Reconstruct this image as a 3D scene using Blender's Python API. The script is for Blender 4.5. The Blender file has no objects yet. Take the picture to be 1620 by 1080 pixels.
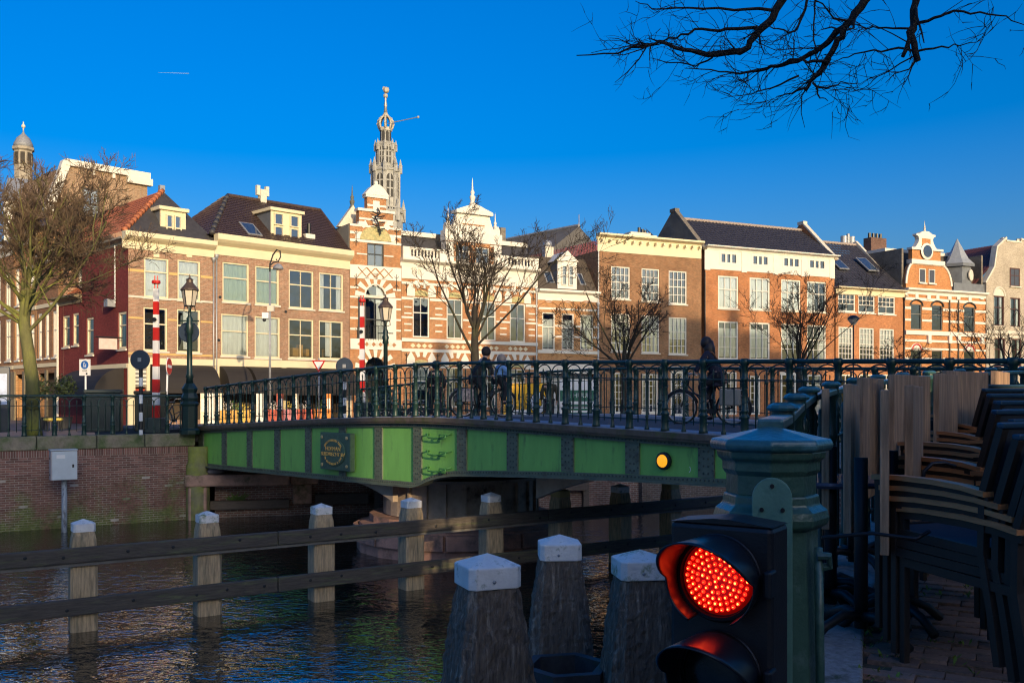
import bpy, bmesh, math, random
from mathutils import Vector, Matrix
R = math.radians
SC = bpy.context.scene
COL = SC.collection
# ------------------------------------------------------------------ camera, sky, sun, exposure
EYE = 1.12            # camera height above the quay
F, CX, HY = 1500.0, 810.0, 628.0   # focal length / principal x / horizon row, in photo pixels (1620 wide)
cam_d = bpy.data.cameras.new('camera'); cam = bpy.data.objects.new('camera', cam_d); COL.objects.link(cam)
cam_d.sensor_width = 36; cam_d.lens = F/1620*36; cam_d.shift_y = (HY-540)/1620
cam_d.clip_start = .05; cam_d.clip_end = 3000
cam.location = (0, 0, EYE); cam.rotation_euler = (R(90), 0, 0)
SC.camera = cam
SUN_AZ = (.42, -.9075)          # horizontal direction TOWARDS the sun (behind the camera, to the right)
SUN_EL = R(12.5)
W = bpy.data.worlds.new('World'); SC.world = W; W.use_nodes = True
nt = W.node_tree; bg = nt.nodes['Background']
sky = nt.nodes.new('ShaderNodeTexSky'); sky.sky_type = 'NISHITA'; sky.sun_disc = False
sky.sun_elevation = SUN_EL; sky.sun_rotation = math.atan2(SUN_AZ[0], SUN_AZ[1])
sky.air_density = 1.0; sky.dust_density = 5.0; sky.ozone_density = 4.0; sky.altitude = 0
hs = nt.nodes.new('ShaderNodeHueSaturation'); hs.inputs['Hue'].default_value = .514; hs.inputs['Saturation'].default_value = 1.43; hs.inputs['Value'].default_value = .96
nt.links.new(sky.outputs[0], hs.inputs['Color']); nt.links.new(hs.outputs[0], bg.inputs['Color'])
bg.inputs['Strength'].default_value = .15
sd = bpy.data.lights.new('sun', 'SUN'); sd.energy = 2.55; sd.angle = R(.55); sd.color = (1, .755, .47)
sun = bpy.data.objects.new('sun', sd); COL.objects.link(sun)
sdir = Vector((SUN_AZ[0]*math.cos(SUN_EL), SUN_AZ[1]*math.cos(SUN_EL), math.sin(SUN_EL)))
sun.rotation_euler = sdir.to_track_quat('Z', 'Y').to_euler()
SC.view_settings.view_transform = 'Standard'; SC.view_settings.look = 'None'
SC.view_settings.exposure = .80; SC.view_settings.gamma = 1
SC.cycles.use_denoising = True
try: SC.cycles.denoiser = 'OPENIMAGEDENOISE'
except Exception: pass
SC.cycles.pixel_filter_type = 'BLACKMAN_HARRIS'; SC.cycles.filter_width = 1.15
SC.cycles.max_bounces = 8; SC.cycles.transparent_max_bounces = 12

# ------------------------------------------------------------------ helpers
def at(px, py, Y):
    return Vector(((px-CX)/F*Y, Y, EYE+(HY-py)/F*Y))
def lerp(a, b, t): return a+(b-a)*t
rnd = random.Random(7)

class MB:
    """collects vertices and faces; build() links them as ONE mesh object"""
    def __init__(s): s.v = []; s.f = []
    def add(s, vs, fs):
        o = len(s.v); s.v += [tuple(v) for v in vs]; s.f += [tuple(i+o for i in f) for f in fs]; return s
    def quad(s, a, b, c, d): return s.add([a, b, c, d], [(0, 1, 2, 3)])
    def box(s, x0, x1, y0, y1, z0, z1):
        return s.add([(x0,y0,z0),(x1,y0,z0),(x1,y1,z0),(x0,y1,z0),(x0,y0,z1),(x1,y0,z1),(x1,y1,z1),(x0,y1,z1)],
                     [(0,3,2,1),(4,5,6,7),(0,1,5,4),(1,2,6,5),(2,3,7,6),(3,0,4,7)])
    def prism(s, pts, y0, y1):
        """polygon given in x,z (counter-clockwise seen from -y), extruded along y"""
        n = len(pts)
        vs = [(p[0], y0, p[1]) for p in pts]+[(p[0], y1, p[1]) for p in pts]
        fs = [tuple(range(n)), tuple(range(2*n-1, n-1, -1))]+[(i, i+n, (i+1) % n+n, (i+1) % n) for i in range(n)]
        return s.add(vs, fs)
    def slab(s, pts, z0, z1):
        """polygon in x,y extruded along z"""
        n = len(pts)
        vs = [(p[0], p[1], z0) for p in pts]+[(p[0], p[1], z1) for p in pts]
        fs = [tuple(range(n-1, -1, -1)), tuple(range(n, 2*n))]+[(i, (i+1) % n, (i+1) % n+n, i+n) for i in range(n)]
        return s.add(vs, fs)
    def beam(s, a, b, w, h, up=(0, 0, 1)):
        a = Vector(a); b = Vector(b); d = (b-a).normalized(); u = Vector(up)
        sd_ = d.cross(u)
        if sd_.length < 1e-4: sd_ = d.cross(Vector((1, 0, 0)))
        sd_.normalize(); u = sd_.cross(d)
        c = [sd_*(-w/2)-u*(h/2), sd_*(w/2)-u*(h/2), sd_*(w/2)+u*(h/2), sd_*(-w/2)+u*(h/2)]
        return s.add([a+x for x in c]+[b+x for x in c], [(3,2,1,0),(4,5,6,7),(0,1,5,4),(1,2,6,5),(2,3,7,6),(3,0,4,7)])
    def tube(s, path, r, n=8, cap=True, closed=False):
        P = [Vector(p) for p in path]; m = len(P)
        rr = r if isinstance(r, (list, tuple)) else [r]*m
        vs = []; fs = []; ref = None
        for i in range(m):
            if closed: t = P[(i+1) % m]-P[i-1]
            else: t = P[min(i+1, m-1)]-P[max(i-1, 0)]
            if t.length < 1e-9: t = Vector((0, 0, 1))
            t.normalize()
            if ref is None:
                ref = Vector((0, 0, 1)) if abs(t.z) < .9 else Vector((1, 0, 0))
            a = t.cross(ref)
            if a.length < 1e-5: a = t.cross(Vector((.3, 1, .2)))
            a.normalize(); b = t.cross(a).normalized(); ref = a.cross(t)
            for k in range(n):
                an = 2*math.pi*k/n; vs.append(P[i]+a*(math.cos(an)*rr[i])+b*(math.sin(an)*rr[i]))
        lim = m if closed else m-1
        for i in range(lim):
            j = (i+1) % m
            for k in range(n):
                fs.append((i*n+k, j*n+k, j*n+(k+1) % n, i*n+(k+1) % n))
        if cap and not closed:
            fs.append(tuple(range(n-1, -1, -1))[::-1]); fs.append(tuple((m-1)*n+k for k in range(n-1, -1, -1)))
        return s.add(vs, fs)
    def lathe(s, prof, n=16, c=(0, 0), ph=0, sx=1, sy=1):
        vs = []; fs = []; m = len(prof)
        for (r, z) in prof:
            for k in range(n):
                a = 2*math.pi*k/n+ph; vs.append((c[0]+r*math.cos(a)*sx, c[1]+r*math.sin(a)*sy, z))
        for i in range(m-1):
            for k in range(n):
                fs.append((i*n+k, i*n+(k+1) % n, (i+1)*n+(k+1) % n, (i+1)*n+k))
        fs.append(tuple(range(n-1, -1, -1))); fs.append(tuple((m-1)*n+k for k in range(n)))
        return s.add(vs, fs)
    def sphere(s, c, r, n=10, m=7, sx=1, sy=1, sz=1):
        pr = [(max(1e-4, math.sin(math.pi*i/m))*r, -math.cos(math.pi*i/m)*r) for i in range(m+1)]
        vs = []; fs = []
        for (q, z) in pr:
            for k in range(n):
                a = 2*math.pi*k/n; vs.append((c[0]+q*math.cos(a)*sx, c[1]+q*math.sin(a)*sy, c[2]+z*sz))
        for i in range(m):
            for k in range(n): fs.append((i*n+k, i*n+(k+1) % n, (i+1)*n+(k+1) % n, (i+1)*n+k))
        return s.add(vs, fs)
    def xf(s, M_):
        s.v = [tuple(M_ @ Vector(v)) for v in s.v]; return s
    def build(s, name, mat, parent=None, smooth=False, bevel=0, kind=None, label=None, cat=None, group=None, fix=False):
        me = bpy.data.meshes.new(name); me.from_pydata(s.v, [], s.f)
        if fix:
            bm = bmesh.new(); bm.from_mesh(me); bmesh.ops.recalc_face_normals(bm, faces=bm.faces); bm.to_mesh(me); bm.free()
        if mat is not None: me.materials.append(mat)
        if smooth: me.shade_smooth()
        return link(name, me, parent, bevel, kind, label, cat, group)
def link(name, me, parent=None, bevel=0, kind=None, label=None, cat=None, group=None, loc=None):
    o = bpy.data.objects.new(name, me); COL.objects.link(o)
    if parent is not None: o.parent = parent
    if loc is not None: o.location = loc
    if bevel:
        b = o.modifiers.new('bevel', 'BEVEL'); b.width = bevel; b.segments = 2; b.limit_method = 'ANGLE'; b.angle_limit = R(40)
    tag(o, label, cat, group, kind); return o
def tag(o, label=None, cat=None, group=None, kind=None):
    if label: o['label'] = label
    if cat: o['category'] = cat
    if group: o['group'] = group
    if kind: o['kind'] = kind
    return o
def thing(name, label, cat, loc=(0, 0, 0), rz=0, group=None):
    o = bpy.data.objects.new(name, None); COL.objects.link(o); o.empty_display_size = .2
    o.location = loc; o.rotation_euler = (0, 0, rz)
    return tag(o, label, cat, group)
def copy_tree(o, parent=None):
    c = o.copy(); COL.objects.link(c); c.parent = parent
    for ch in list(o.children): copy_tree(ch, c)
    return c

# ------------------------------------------------------------------ materials
MATS = {}
def _new(name):
    m = bpy.data.materials.new(name); m.use_nodes = True
    n = m.node_tree; return m, n, n.nodes['Principled BSDF'], n.nodes.new, n.links.new
def mat(name, col, rough=.6, metal=0., var=.18, scale=4., bump=0., bscale=30., col2=None, amt=.5, cscale=1.5, rndv=0., spec=.5, emit=None, stretch=(1, 1, 1), coat=0., zmoss=None):
    """plain surface: base colour, fine tone variation, an optional second colour in blotches (moss, rust, dirt), fine relief"""
    if name in MATS: return MATS[name]
    m, n, b, N, L = _new(name)
    tc = N('ShaderNodeTexCoord'); mp = N('ShaderNodeMapping'); mp.inputs['Scale'].default_value = stretch
    L(tc.outputs['Object'], mp.inputs[0])
    nz = N('ShaderNodeTexNoise'); nz.inputs['Scale'].default_value = scale; nz.inputs['Detail'].default_value = 6; nz.inputs['Roughness'].default_value = .65
    L(mp.outputs[0], nz.inputs[0])
    mr = N('ShaderNodeMapRange'); mr.inputs[1].default_value = .25; mr.inputs[2].default_value = .75
    mr.inputs[3].default_value = 1-var; mr.inputs[4].default_value = 1+var; L(nz.outputs[0], mr.inputs[0])
    mx = N('ShaderNodeMix'); mx.data_type = 'RGBA'; mx.blend_type = 'MULTIPLY'; mx.inputs[0].default_value = 1
    mx.inputs[6].default_value = (*col, 1)
    last = None
    if col2:
        n2 = N('ShaderNodeTexNoise'); n2.inputs['Scale'].default_value = cscale; n2.inputs['Detail'].default_value = 8; n2.inputs['Roughness'].default_value = .7
        L(mp.outputs[0], n2.inputs[0])
        r2 = N('ShaderNodeMapRange'); r2.inputs[1].default_value = .62-.25*amt; r2.inputs[2].default_value = .72-.12*amt; L(n2.outputs[0], r2.inputs[0])
        m2 = N('ShaderNodeMix'); m2.data_type = 'RGBA'; m2.inputs[6].default_value = (*col, 1); m2.inputs[7].default_value = (*col2, 1)
        if zmoss:
            sz = N('ShaderNodeSeparateXYZ'); L(tc.outputs['Object'], sz.inputs[0]); zr = N('ShaderNodeMapRange'); zr.inputs[1].default_value = zmoss[0]; zr.inputs[2].default_value = zmoss[1]; zr.inputs[3].default_value = .16; zr.inputs[4].default_value = -.06; L(sz.outputs[2], zr.inputs[0])
            az = N('ShaderNodeMath'); az.operation = 'ADD'; L(n2.outputs[0], az.inputs[0]); L(zr.outputs[0], az.inputs[1]); L(az.outputs[0], r2.inputs[0])
        L(r2.outputs[0], m2.inputs[0]); L(m2.outputs[2], mx.inputs[6])
    L(mr.outputs[0], mx.inputs[7])
    out = mx.outputs[2]
    if rndv:
        oi = N('ShaderNodeObjectInfo'); r3 = N('ShaderNodeMapRange'); r3.inputs[3].default_value = 1-rndv; r3.inputs[4].default_value = 1+rndv
        L(oi.outputs['Random'], r3.inputs[0]); m3 = N('ShaderNodeMix'); m3.data_type = 'RGBA'; m3.blend_type = 'MULTIPLY'; m3.inputs[0].default_value = 1
        L(out, m3.inputs[6]); L(r3.outputs[0], m3.inputs[7]); out = m3.outputs[2]
    L(out, b.inputs['Base Color'])
    b.inputs['Roughness'].default_value = rough; b.inputs['Metallic'].default_value = metal; b.inputs['Specular IOR Level'].default_value = spec
    if coat: b.inputs['Coat Weight'].default_value = coat; b.inputs['Coat Roughness'].default_value = .15
    if bump:
        n4 = N('ShaderNodeTexNoise'); n4.inputs['Scale'].default_value = bscale; n4.inputs['Detail'].default_value = 5; L(mp.outputs[0], n4.inputs[0])
        bp = N('ShaderNodeBump'); bp.inputs['Strength'].default_value = bump; bp.inputs['Distance'].default_value = .02
        L(n4.outputs[0], bp.inputs['Height']); L(bp.outputs[0], b.inputs['Normal'])
    if emit:
        b.inputs['Emission Color'].default_value = (*emit[0], 1); b.inputs['Emission Strength'].default_value = emit[1]
    MATS[name] = m; return m
def brick(name, c1, c2, mortar, bw=.22, rh=.072, stain=.25, msz=.012):
    if name in MATS: return MATS[name]
    m, n, b, N, L = _new(name)
    tc = N('ShaderNodeTexCoord'); sp = N('ShaderNodeSeparateXYZ'); L(tc.outputs['Object'], sp.inputs[0])
    ad = N('ShaderNodeMath'); ad.operation = 'ADD'; L(sp.outputs[0], ad.inputs[0]); L(sp.outputs[1], ad.inputs[1])
    cb = N('ShaderNodeCombineXYZ'); L(ad.outputs[0], cb.inputs[0]); L(sp.outputs[2], cb.inputs[1])
    bt = N('ShaderNodeTexBrick'); bt.inputs['Scale'].default_value = 1; bt.inputs['Brick Width'].default_value = bw; bt.inputs['Row Height'].default_value = rh
    bt.inputs['Mortar Size'].default_value = msz; bt.inputs['Mortar Smooth'].default_value = .2; bt.inputs['Bias'].default_value = 0
    bt.inputs['Color1'].default_value = (*c1, 1); bt.inputs['Color2'].default_value = (*c2, 1); bt.inputs['Mortar'].default_value = (*mortar, 1)
    L(cb.outputs[0], bt.inputs['Vector'])
    nz = N('ShaderNodeTexNoise'); nz.inputs['Scale'].default_value = .55; nz.inputs['Detail'].default_value = 7; nz.inputs['Roughness'].default_value = .7; L(cb.outputs[0], nz.inputs[0])
    mr = N('ShaderNodeMapRange'); mr.inputs[1].default_value = .3; mr.inputs[2].default_value = .7; mr.inputs[3].default_value = 1-stain; mr.inputs[4].default_value = 1+stain*.7; L(nz.outputs[0], mr.inputs[0])
    mx = N('ShaderNodeMix'); mx.data_type = 'RGBA'; mx.blend_type = 'MULTIPLY'; mx.inputs[0].default_value = 1
    n5 = N('ShaderNodeTexNoise'); n5.inputs['Scale'].default_value = 4.5; n5.inputs['Detail'].default_value = 4; n5.inputs['Roughness'].default_value = .8
    mp5 = N('ShaderNodeMapping'); mp5.inputs['Scale'].default_value = (1, 2.2, 1); L(cb.outputs[0], mp5.inputs[0]); L(mp5.outputs[0], n5.inputs[0])
    r5 = N('ShaderNodeMapRange'); r5.inputs[1].default_value = .3; r5.inputs[2].default_value = .7; r5.inputs[3].default_value = .62; r5.inputs[4].default_value = 1.3; L(n5.outputs[0], r5.inputs[0])
    m5 = N('ShaderNodeMix'); m5.data_type = 'RGBA'; m5.blend_type = 'MULTIPLY'; m5.inputs[0].default_value = 1; L(bt.outputs[0], m5.inputs[6]); L(r5.outputs[0], m5.inputs[7])
    L(m5.outputs[2], mx.inputs[6]); L(mr.outputs[0], mx.inputs[7]); L(mx.outputs[2], b.inputs['Base Color'])
    bp = N('ShaderNodeBump'); bp.inputs['Strength'].default_value = .5; bp.inputs['Distance'].default_value = .01; bp.invert = True
    L(bt.outputs[1], bp.inputs['Height']); L(bp.outputs[0], b.inputs['Normal'])
    b.inputs['Roughness'].default_value = .85; b.inputs['Specular IOR Level'].default_value = .25
    MATS[name] = m; return m
def glass(name='window_glass', tint=(.75, .82, .88), refl=.5):
    if name in MATS: return MATS[name]
    m = bpy.data.materials.new(name); m.use_nodes = True; n = m.node_tree; n.nodes.clear(); N = n.nodes.new; L = n.links.new
    out = N('ShaderNodeOutputMaterial'); mx = N('ShaderNodeMixShader'); tr = N('ShaderNodeBsdfTransparent'); gl = N('ShaderNodeBsdfGlossy')
    tr.inputs[0].default_value = (*tint, 1); gl.inputs['Roughness'].default_value = .015; gl.inputs[0].default_value = (.9, .95, 1, 1)
    lw = N('ShaderNodeLayerWeight'); lw.inputs[0].default_value = refl
    tc = N('ShaderNodeTexCoord'); nz = N('ShaderNodeTexNoise'); nz.inputs['Scale'].default_value = .8; L(tc.outputs['Object'], nz.inputs[0])
    bp = N('ShaderNodeBump'); bp.inputs['Strength'].default_value = .05; bp.inputs['Distance'].default_value = .3; L(nz.outputs[0], bp.inputs['Height']); L(bp.outputs[0], gl.inputs['Normal'])
    mr = N('ShaderNodeMapRange'); mr.inputs[3].default_value = .16; mr.inputs[4].default_value = .95; L(lw.outputs['Fresnel'], mr.inputs[0])
    L(mr.outputs[0], mx.inputs[0]); L(tr.outputs[0], mx.inputs[1]); L(gl.outputs[0], mx.inputs[2]); L(mx.outputs[0], out.inputs[0])
    MATS[name] = m; return m

CREAM = mat('cream_paint', (.66, .57, .37), .5, var=.06, scale=1.5)
WHITE = mat('white_paint', (.66, .62, .53), .5, var=.06, scale=1.5)
STONE = mat('pale_stone', (.58, .53, .43), .75, var=.12, scale=3)
DARKWOOD = mat('dark_paint', (.03, .035, .035), .4)
GREYM = mat('grey_metal', (.32, .33, .34), .45, .4)
LEAD = mat('lead_grey', (.22, .23, .25), .6, .1, var=.25)
IRON = mat('black_iron', (.012, .014, .014), .5)
GREEN = mat('bottle_green_paint', (.016, .046, .035), .38, var=.25, scale=9, bump=.15, bscale=60, col2=(.035, .055, .04), amt=.35, cscale=6)
GLASS = glass()
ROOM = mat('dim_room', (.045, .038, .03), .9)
CURT = mat('curtain_white', (.72, .70, .64), .9, var=.12, scale=6, stretch=(6, 1, .3))
CURTG = mat('curtain_green', (.42, .48, .36), .9, var=.2, scale=6, stretch=(6, 1, .3))
RED = mat('signal_red', (.5, .018, .012), .4, var=.08)
SIGNW = mat('sign_white', (.75, .75, .74), .4, var=.05)
BLACK = mat('matt_black', (.012, .013, .016), .45)
NAVY = mat('sign_back', (.02, .035, .06), .4)
def text(body, size, m, parent, loc, rot=(R(90), 0, 0), name='lettering', ext=.003, align='CENTER', sx=1.0, kind=None):
    cu = bpy.data.curves.new(name, 'FONT'); cu.body = body; cu.size = size; cu.extrude = ext; cu.align_x = align; cu.align_y = 'CENTER'; cu.resolution_u = 3
    ob = bpy.data.objects.new(name, cu); COL.objects.link(ob)
    dg = bpy.context.evaluated_depsgraph_get(); me = bpy.data.meshes.new_from_object(ob.evaluated_get(dg))
    bpy.data.objects.remove(ob); me.materials.clear(); me.materials.append(m)
    o = link(name, me, parent, kind=kind); o.location = loc; o.rotation_euler = rot; o.scale = (sx, 1, 1); return o
# ------------------------------------------------------------------ the setting: water, ground, quays
WATER_Z = -2.68
def water_mat():
    m, n, b, N, L = _new('canal_water')
    b.inputs['Base Color'].default_value = (.004, .007, .006, 1); b.inputs['Roughness'].default_value = .015; b.inputs['IOR'].default_value = 2.4
    b.inputs['Specular IOR Level'].default_value = 1.0
    tc = N('ShaderNodeTexCoord')
    def layer(sx, sy, rot, scale, detail, dist):
        mp = N('ShaderNodeMapping'); mp.inputs['Scale'].default_value = (sx, sy, 1); mp.inputs['Rotation'].default_value = (0, 0, rot); L(tc.outputs['Object'], mp.inputs[0])
        z = N('ShaderNodeTexNoise'); z.inputs['Scale'].default_value = scale; z.inputs['Detail'].default_value = detail; z.inputs['Roughness'].default_value = .55; z.inputs['Distortion'].default_value = dist
        L(mp.outputs[0], z.inputs[0]); return z.outputs[0]
    a = layer(1, 1.5, R(12), 3.2, 2, .6); c = layer(1, 1.4, R(-8), 10.0, 1, .4)
    s = N('ShaderNodeMath'); s.operation = 'MULTIPLY_ADD'; s.inputs[1].default_value = .22; L(c, s.inputs[0]); L(a, s.inputs[2])
    bp = N('ShaderNodeBump'); bp.inputs['Strength'].default_value = 1; bp.inputs['Distance'].default_value = .030
    pt = layer(1, 1.8, R(20), .22, 2, .3); pr5 = N('ShaderNodeMapRange'); pr5.inputs[1].default_value = .35; pr5.inputs[2].default_value = .65; pr5.inputs[3].default_value = .55; pr5.inputs[4].default_value = 1.0; L(pt, pr5.inputs[0]); L(pr5.outputs[0], bp.inputs['Strength'])
    L(s.outputs[0], bp.inputs['Height']); L(bp.outputs[0], b.inputs['Normal'])
    return m
MB().quad((-150, -60, WATER_Z), (200, -60, WATER_Z), (200, 140, WATER_Z), (-150, 140, WATER_Z)).build('water', water_mat(), kind='structure')
PAVE = mat('street_brick_paving', (.16, .115, .095), .85, var=.35, scale=6, bump=.3, bscale=25, col2=(.10, .09, .08), amt=.5, cscale=.6)
ASPH = mat('asphalt', (.055, .055, .06), .85, var=.25, scale=20, bump=.3, bscale=120)
MOSSB = (.055, .075, .02)
QSTONE = mat('mossy_quay_stone', (.24, .205, .15), .85, var=.3, scale=5, bump=.4, bscale=25, col2=(.085, .12, .04), amt=.85, cscale=1.4)
# far bank
QA = Vector((-14.2, 26.8)); QB = Vector((-9.9, 29.6)); QE = (QB-QA).normalized(); QN = Vector((-QE.y, QE.x))   # QN points inland
edge = [QA-QE*40, QA-QE*8, QB, Vector((-9.2, 30.1)), Vector((4.2, 33.4)), Vector((30, 44)), Vector((80, 64)), Vector((250, 130))]
inl = [e+QN*14 for e in edge[:3]]+[Vector((-14, 44)), Vector((1, 47)), Vector((24, 58)), Vector((74, 78)), Vector((244, 144))]
far = [Vector((-260, 20)), Vector((-200, 200)), Vector((-120, 380)), Vector((-40, 380)), Vector((20, 380)), Vector((120, 380)), Vector((220, 380)), Vector((420, 380))]
g = MB()
for i in range(len(edge)-1):
    g.quad((*edge[i], -.01), (*edge[i+1], -.01), (*inl[i+1], -.5), (*inl[i], -.5))
    g.quad((*inl[i], -.5), (*inl[i+1], -.5), (*far[i+1], -.5), (*far[i], -.5))
g.build('ground', PAVE, kind='structure')
# quay wall under the left bank
QBRICK = mat('old_quay_brick', (.21, .10, .08), .9, var=.3, scale=9, bump=.3, bscale=60, col2=(.13, .14, .045), amt=.3, cscale=1.1, rndv=.4)
QBRICKS = mat('old_quay_brick_rest', (.19, .092, .072), .9, var=.6, scale=9, bump=.4, bscale=50, col2=(.12, .14, .04), amt=.3, cscale=1.1, zmoss=(-2.7, -.9))
MORTAR = mat('lime_mortar', (.42, .38, .33), .95, var=.3, scale=8, col2=(.12, .14, .05), amt=.35, cscale=.9, zmoss=(-2.7, -.9))
a = math.atan2(QE.y, QE.x)
QW = thing('quay_wall', 'old brick quay wall with mossy stone coping below the left railing', 'quay wall', (QB.x, QB.y, 0), a)
MB().box(-48, -.02, -.004, 1.2, -4, -.4).build('wall_core', MORTAR, QW)
cx = 0.0; i = 0
for ln in (1.5, 1.35, 1.6, 1.4, 1.55, 1.5, 1.4, 1.5, 20):
    MB().box(cx-ln+.006, cx-.006, -.06, .45, -.4, 0).build('coping_stone', QSTONE, QW, bevel=.03); cx -= ln
bm1 = MB().box(-.105, .105, -.012, .05, -.027, .027); me_b = bpy.data.meshes.new('brick'); me_b.from_pydata(bm1.v, [], bm1.f); me_b.materials.append(QBRICK)
bm2 = MB().box(-.027, .027, -.012, .05, -.1, .1); me_s = bpy.data.meshes.new('brick'); me_s.from_pydata(bm2.v, [], bm2.f); me_s.materials.append(QBRICK)
rest = MB(); nb = 0
for k in range(100):
    x = -.06-k*.066
    if k < 84: link('brick', me_s, QW, loc=(x, rnd.uniform(-.006, .006), -.505)); nb += 1
    else: rest.box(x-.027, x+.027, -.012, .05, -.605, -.405)
for r in range(31):
    z = -.64-r*.068
    for k in range(31):
        x = -.13-k*.222-(.111 if r % 2 else 0)
        dy = rnd.uniform(-.01, .006)
        if nb < 298 and r < 9 and k < 25:
            o = link('brick', me_b, QW, loc=(x, dy, z)); nb += 1
        else:
            if rnd.random() < .02: continue
            rest.box(x-.105, x+.105, -.012+dy, .05, z-.027, z+.027)
rest.build('brick_courses', QBRICKS, QW, kind='stuff')
# stone abutment under the far bridge end and along the far bank
AB = thing('bridge_abutment', 'weathered stone and brick abutment under the left end of the bridge', 'abutment', (-9.55, 29.35, 0), math.atan2(3.4, 13.4))
ABST = mat('brown_stone', (.36, .22, .16), .85, var=.35, scale=4, bump=.4, bscale=20, col2=(.07, .08, .03), amt=.4, cscale=1.2)
ABBR = brick('abutment_brick', (.24, .12, .09), (.17, .10, .08), (.32, .28, .24), stain=.5)
MB().box(.3, 15, .55, 2, -4, -.55).build('wall', ABBR, AB)
MB().lathe([(.36, -4), (.36, -1.0), (.30, -.9), (.30, -.42)], 14, (-.18, .25)).build('corner_pillar', mat('mossy_pillar', (.2, .19, .10), .9, var=.3, scale=4, bump=.4, col2=(.24, .26, .05), amt=.8, cscale=1.2), AB, smooth=True)
MB().box(-.55, 2.6, -.12, .6, -1.65, -1.28).build('ledge_stone', ABST, AB, bevel=.06)
MB().box(2.62, 3.5, .05, .6, -1.65, -1.2).build('ledge_stone', ABST, AB, bevel=.05)
MB().box(-.45, .1, -.05, .56, -4, -1.65).build('pier_stone', ABST, AB, bevel=.06)
MB().box(2.7, 3.3, .2, .56, -2.3, -1.66).build('pier_stone', ABST, AB, bevel=.05)
MB().box(.15, 2.6, .32, .56, -2.42, -2.14).build('waling_timber', mat('wet_timber', (.10, .075, .055), .7, var=.4, scale=5, stretch=(1, 6, 6)), AB, bevel=.02)
MB().box(3.4, 5.1, .30, .56, -2.36, -2.0).build('waling_timber', MATS['wet_timber'], AB, bevel=.02)
MB().box(6.2, 12.6, .30, .56, -2.1, -1.72).build('waling_timber', MATS['wet_timber'], AB, bevel=.02)
for q in range(9):
    MB().box(5.3+q*.9, 5.5+q*.9, .36, .56, -4, -.9).build('fender_pile', MATS['wet_timber'], AB)
MB().lathe([(.25, -1.26), (.3, -1.18), (.16, -1.02), (.14, -.9)], 14, (.35, .2)).build('bearing_stone', mat('bearing_grey', (.17, .15, .14), .9, var=.3), AB, smooth=True)
wd = MB()
for q in range(60):
    an = rnd.uniform(0, 6.28); ln = rnd.uniform(.12, .4); p = Vector((1.0+rnd.gauss(0, .12), .25, -2.13))
    d = Vector((math.cos(an), -abs(math.sin(an))*.6, rnd.uniform(.3, 1))).normalized()
    wd.add([p, p+d*ln*.6+Vector((.03, 0, .02)), p+d*ln, p+d*ln*.6-Vector((.03, 0, 0))], [(0, 1, 2, 3)])
tag(wd.build('weed_tuft', mat('weed_green', (.10, .16, .03), .7, var=.3)), kind='stuff').matrix_world = Matrix.Translation((-9.55, 29.35, 0)) @ Matrix.Rotation(math.atan2(3.4, 13.4), 4, 'Z')
# far quay wall right of the abutment
FW = thing('far_quay_wall', 'grey brown far bank quay wall seen below the bridge', 'quay wall', (4.6, 33.15, 0), math.atan2(10.6, 25.8))
MB().box(0, 60, .1, 1, -4, -.3).build('wall', brick('far_quay_brick', (.15, .10, .075), (.11, .08, .065), (.2, .18, .15), stain=.5), FW)
MB().box(-.05, 60, .02, .5, -.3, 0).build('coping', QSTONE, FW, bevel=.02)

# ------------------------------------------------------------------ near bank: terrace with brick paving
def gz(Y): return min(.37, max(0., .052*(Y-3.4)))
T = [(.74, 2.72), (.976, 3.42), (1.242, 4.14), (1.523, 4.86), (1.879, 5.58), (2.28, 6.3), (2.7, 7.0), (3.15, 7.65), (3.65, 8.3), (4.2, 8.9), (4.8, 9.5), (5.45, 10.1), (6.2, 10.7), (6.9, 11.2)]
te = [(.12, -6), (.22, 0), (.38, 1.6), (.58, 2.72)]+[(x-.14, y+.05) for (x, y) in T[1:]]
near = MB()
ext = [(25, y) for (_, y) in te]
for i in range(len(te)-1):
    (x0, y0), (x1, y1) = te[i], te[i+1]
    near.quad((x0, y0, gz(y0)-.02), (25, y0, gz(y0)-.02), (25, y1, gz(y1)-.02), (x1, y1, gz(y1)-.02))
    near.quad((x0, y0, gz(y0)-.02), (x1, y1, gz(y1)-.02), (x1, y1, -4), (x0, y0, -4))
near.quad((6.76, 11.25, .37-.02), (25, 11.25, .35), (70, 40, .35), (10, 16.2, .35))
near.quad((-6, -60, -.02), (120, -60, -.02), (120, -6, -.02), (.12, -6, -.02)); near.quad((25, -6, -.02), (120, -6, -.02), (120, 40, .3), (25, 11.25, .35))
near.build('terrace_ground', mat('joint_sand', (.09, .082, .065), .95, var=.4, scale=12, bump=.4, bscale=80, col2=(.04, .06, .015), amt=.45, cscale=2), kind='structure')
PB = mat('paving_clinker', (.27, .165, .12), .75, var=.3, scale=14, bump=.35, bscale=60, col2=(.045, .055, .02), amt=.3, cscale=5, rndv=.35)
PBR = mat('paving_clinker_rest', (.25, .155, .115), .75, var=.5, scale=9, bump=.35, bscale=60, col2=(.045, .055, .02), amt=.35, cscale=3)
pv = bpy.data.objects.new('terrace_paving', None); COL.objects.link(pv); tag(pv, kind='structure')
pd = Vector((.88, -.47)); pe = Vector((.47, .88))     # brick length runs across the terrace, rows follow the quay
bmp = MB().box(-.098, .098, -.047, .047, -.03, 0); mep = bpy.data.meshes.new('brick'); mep.from_pydata(bmp.v, [], bmp.f); mep.materials.append(PB)
def edge_x(Y):
    for i in range(len(te)-1):
        if te[i][1] <= Y <= te[i+1][1]:
            t = (Y-te[i][1])/(te[i+1][1]-te[i][1]); return lerp(te[i][0], te[i+1][0], t)
    return 99
cand = []
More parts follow.
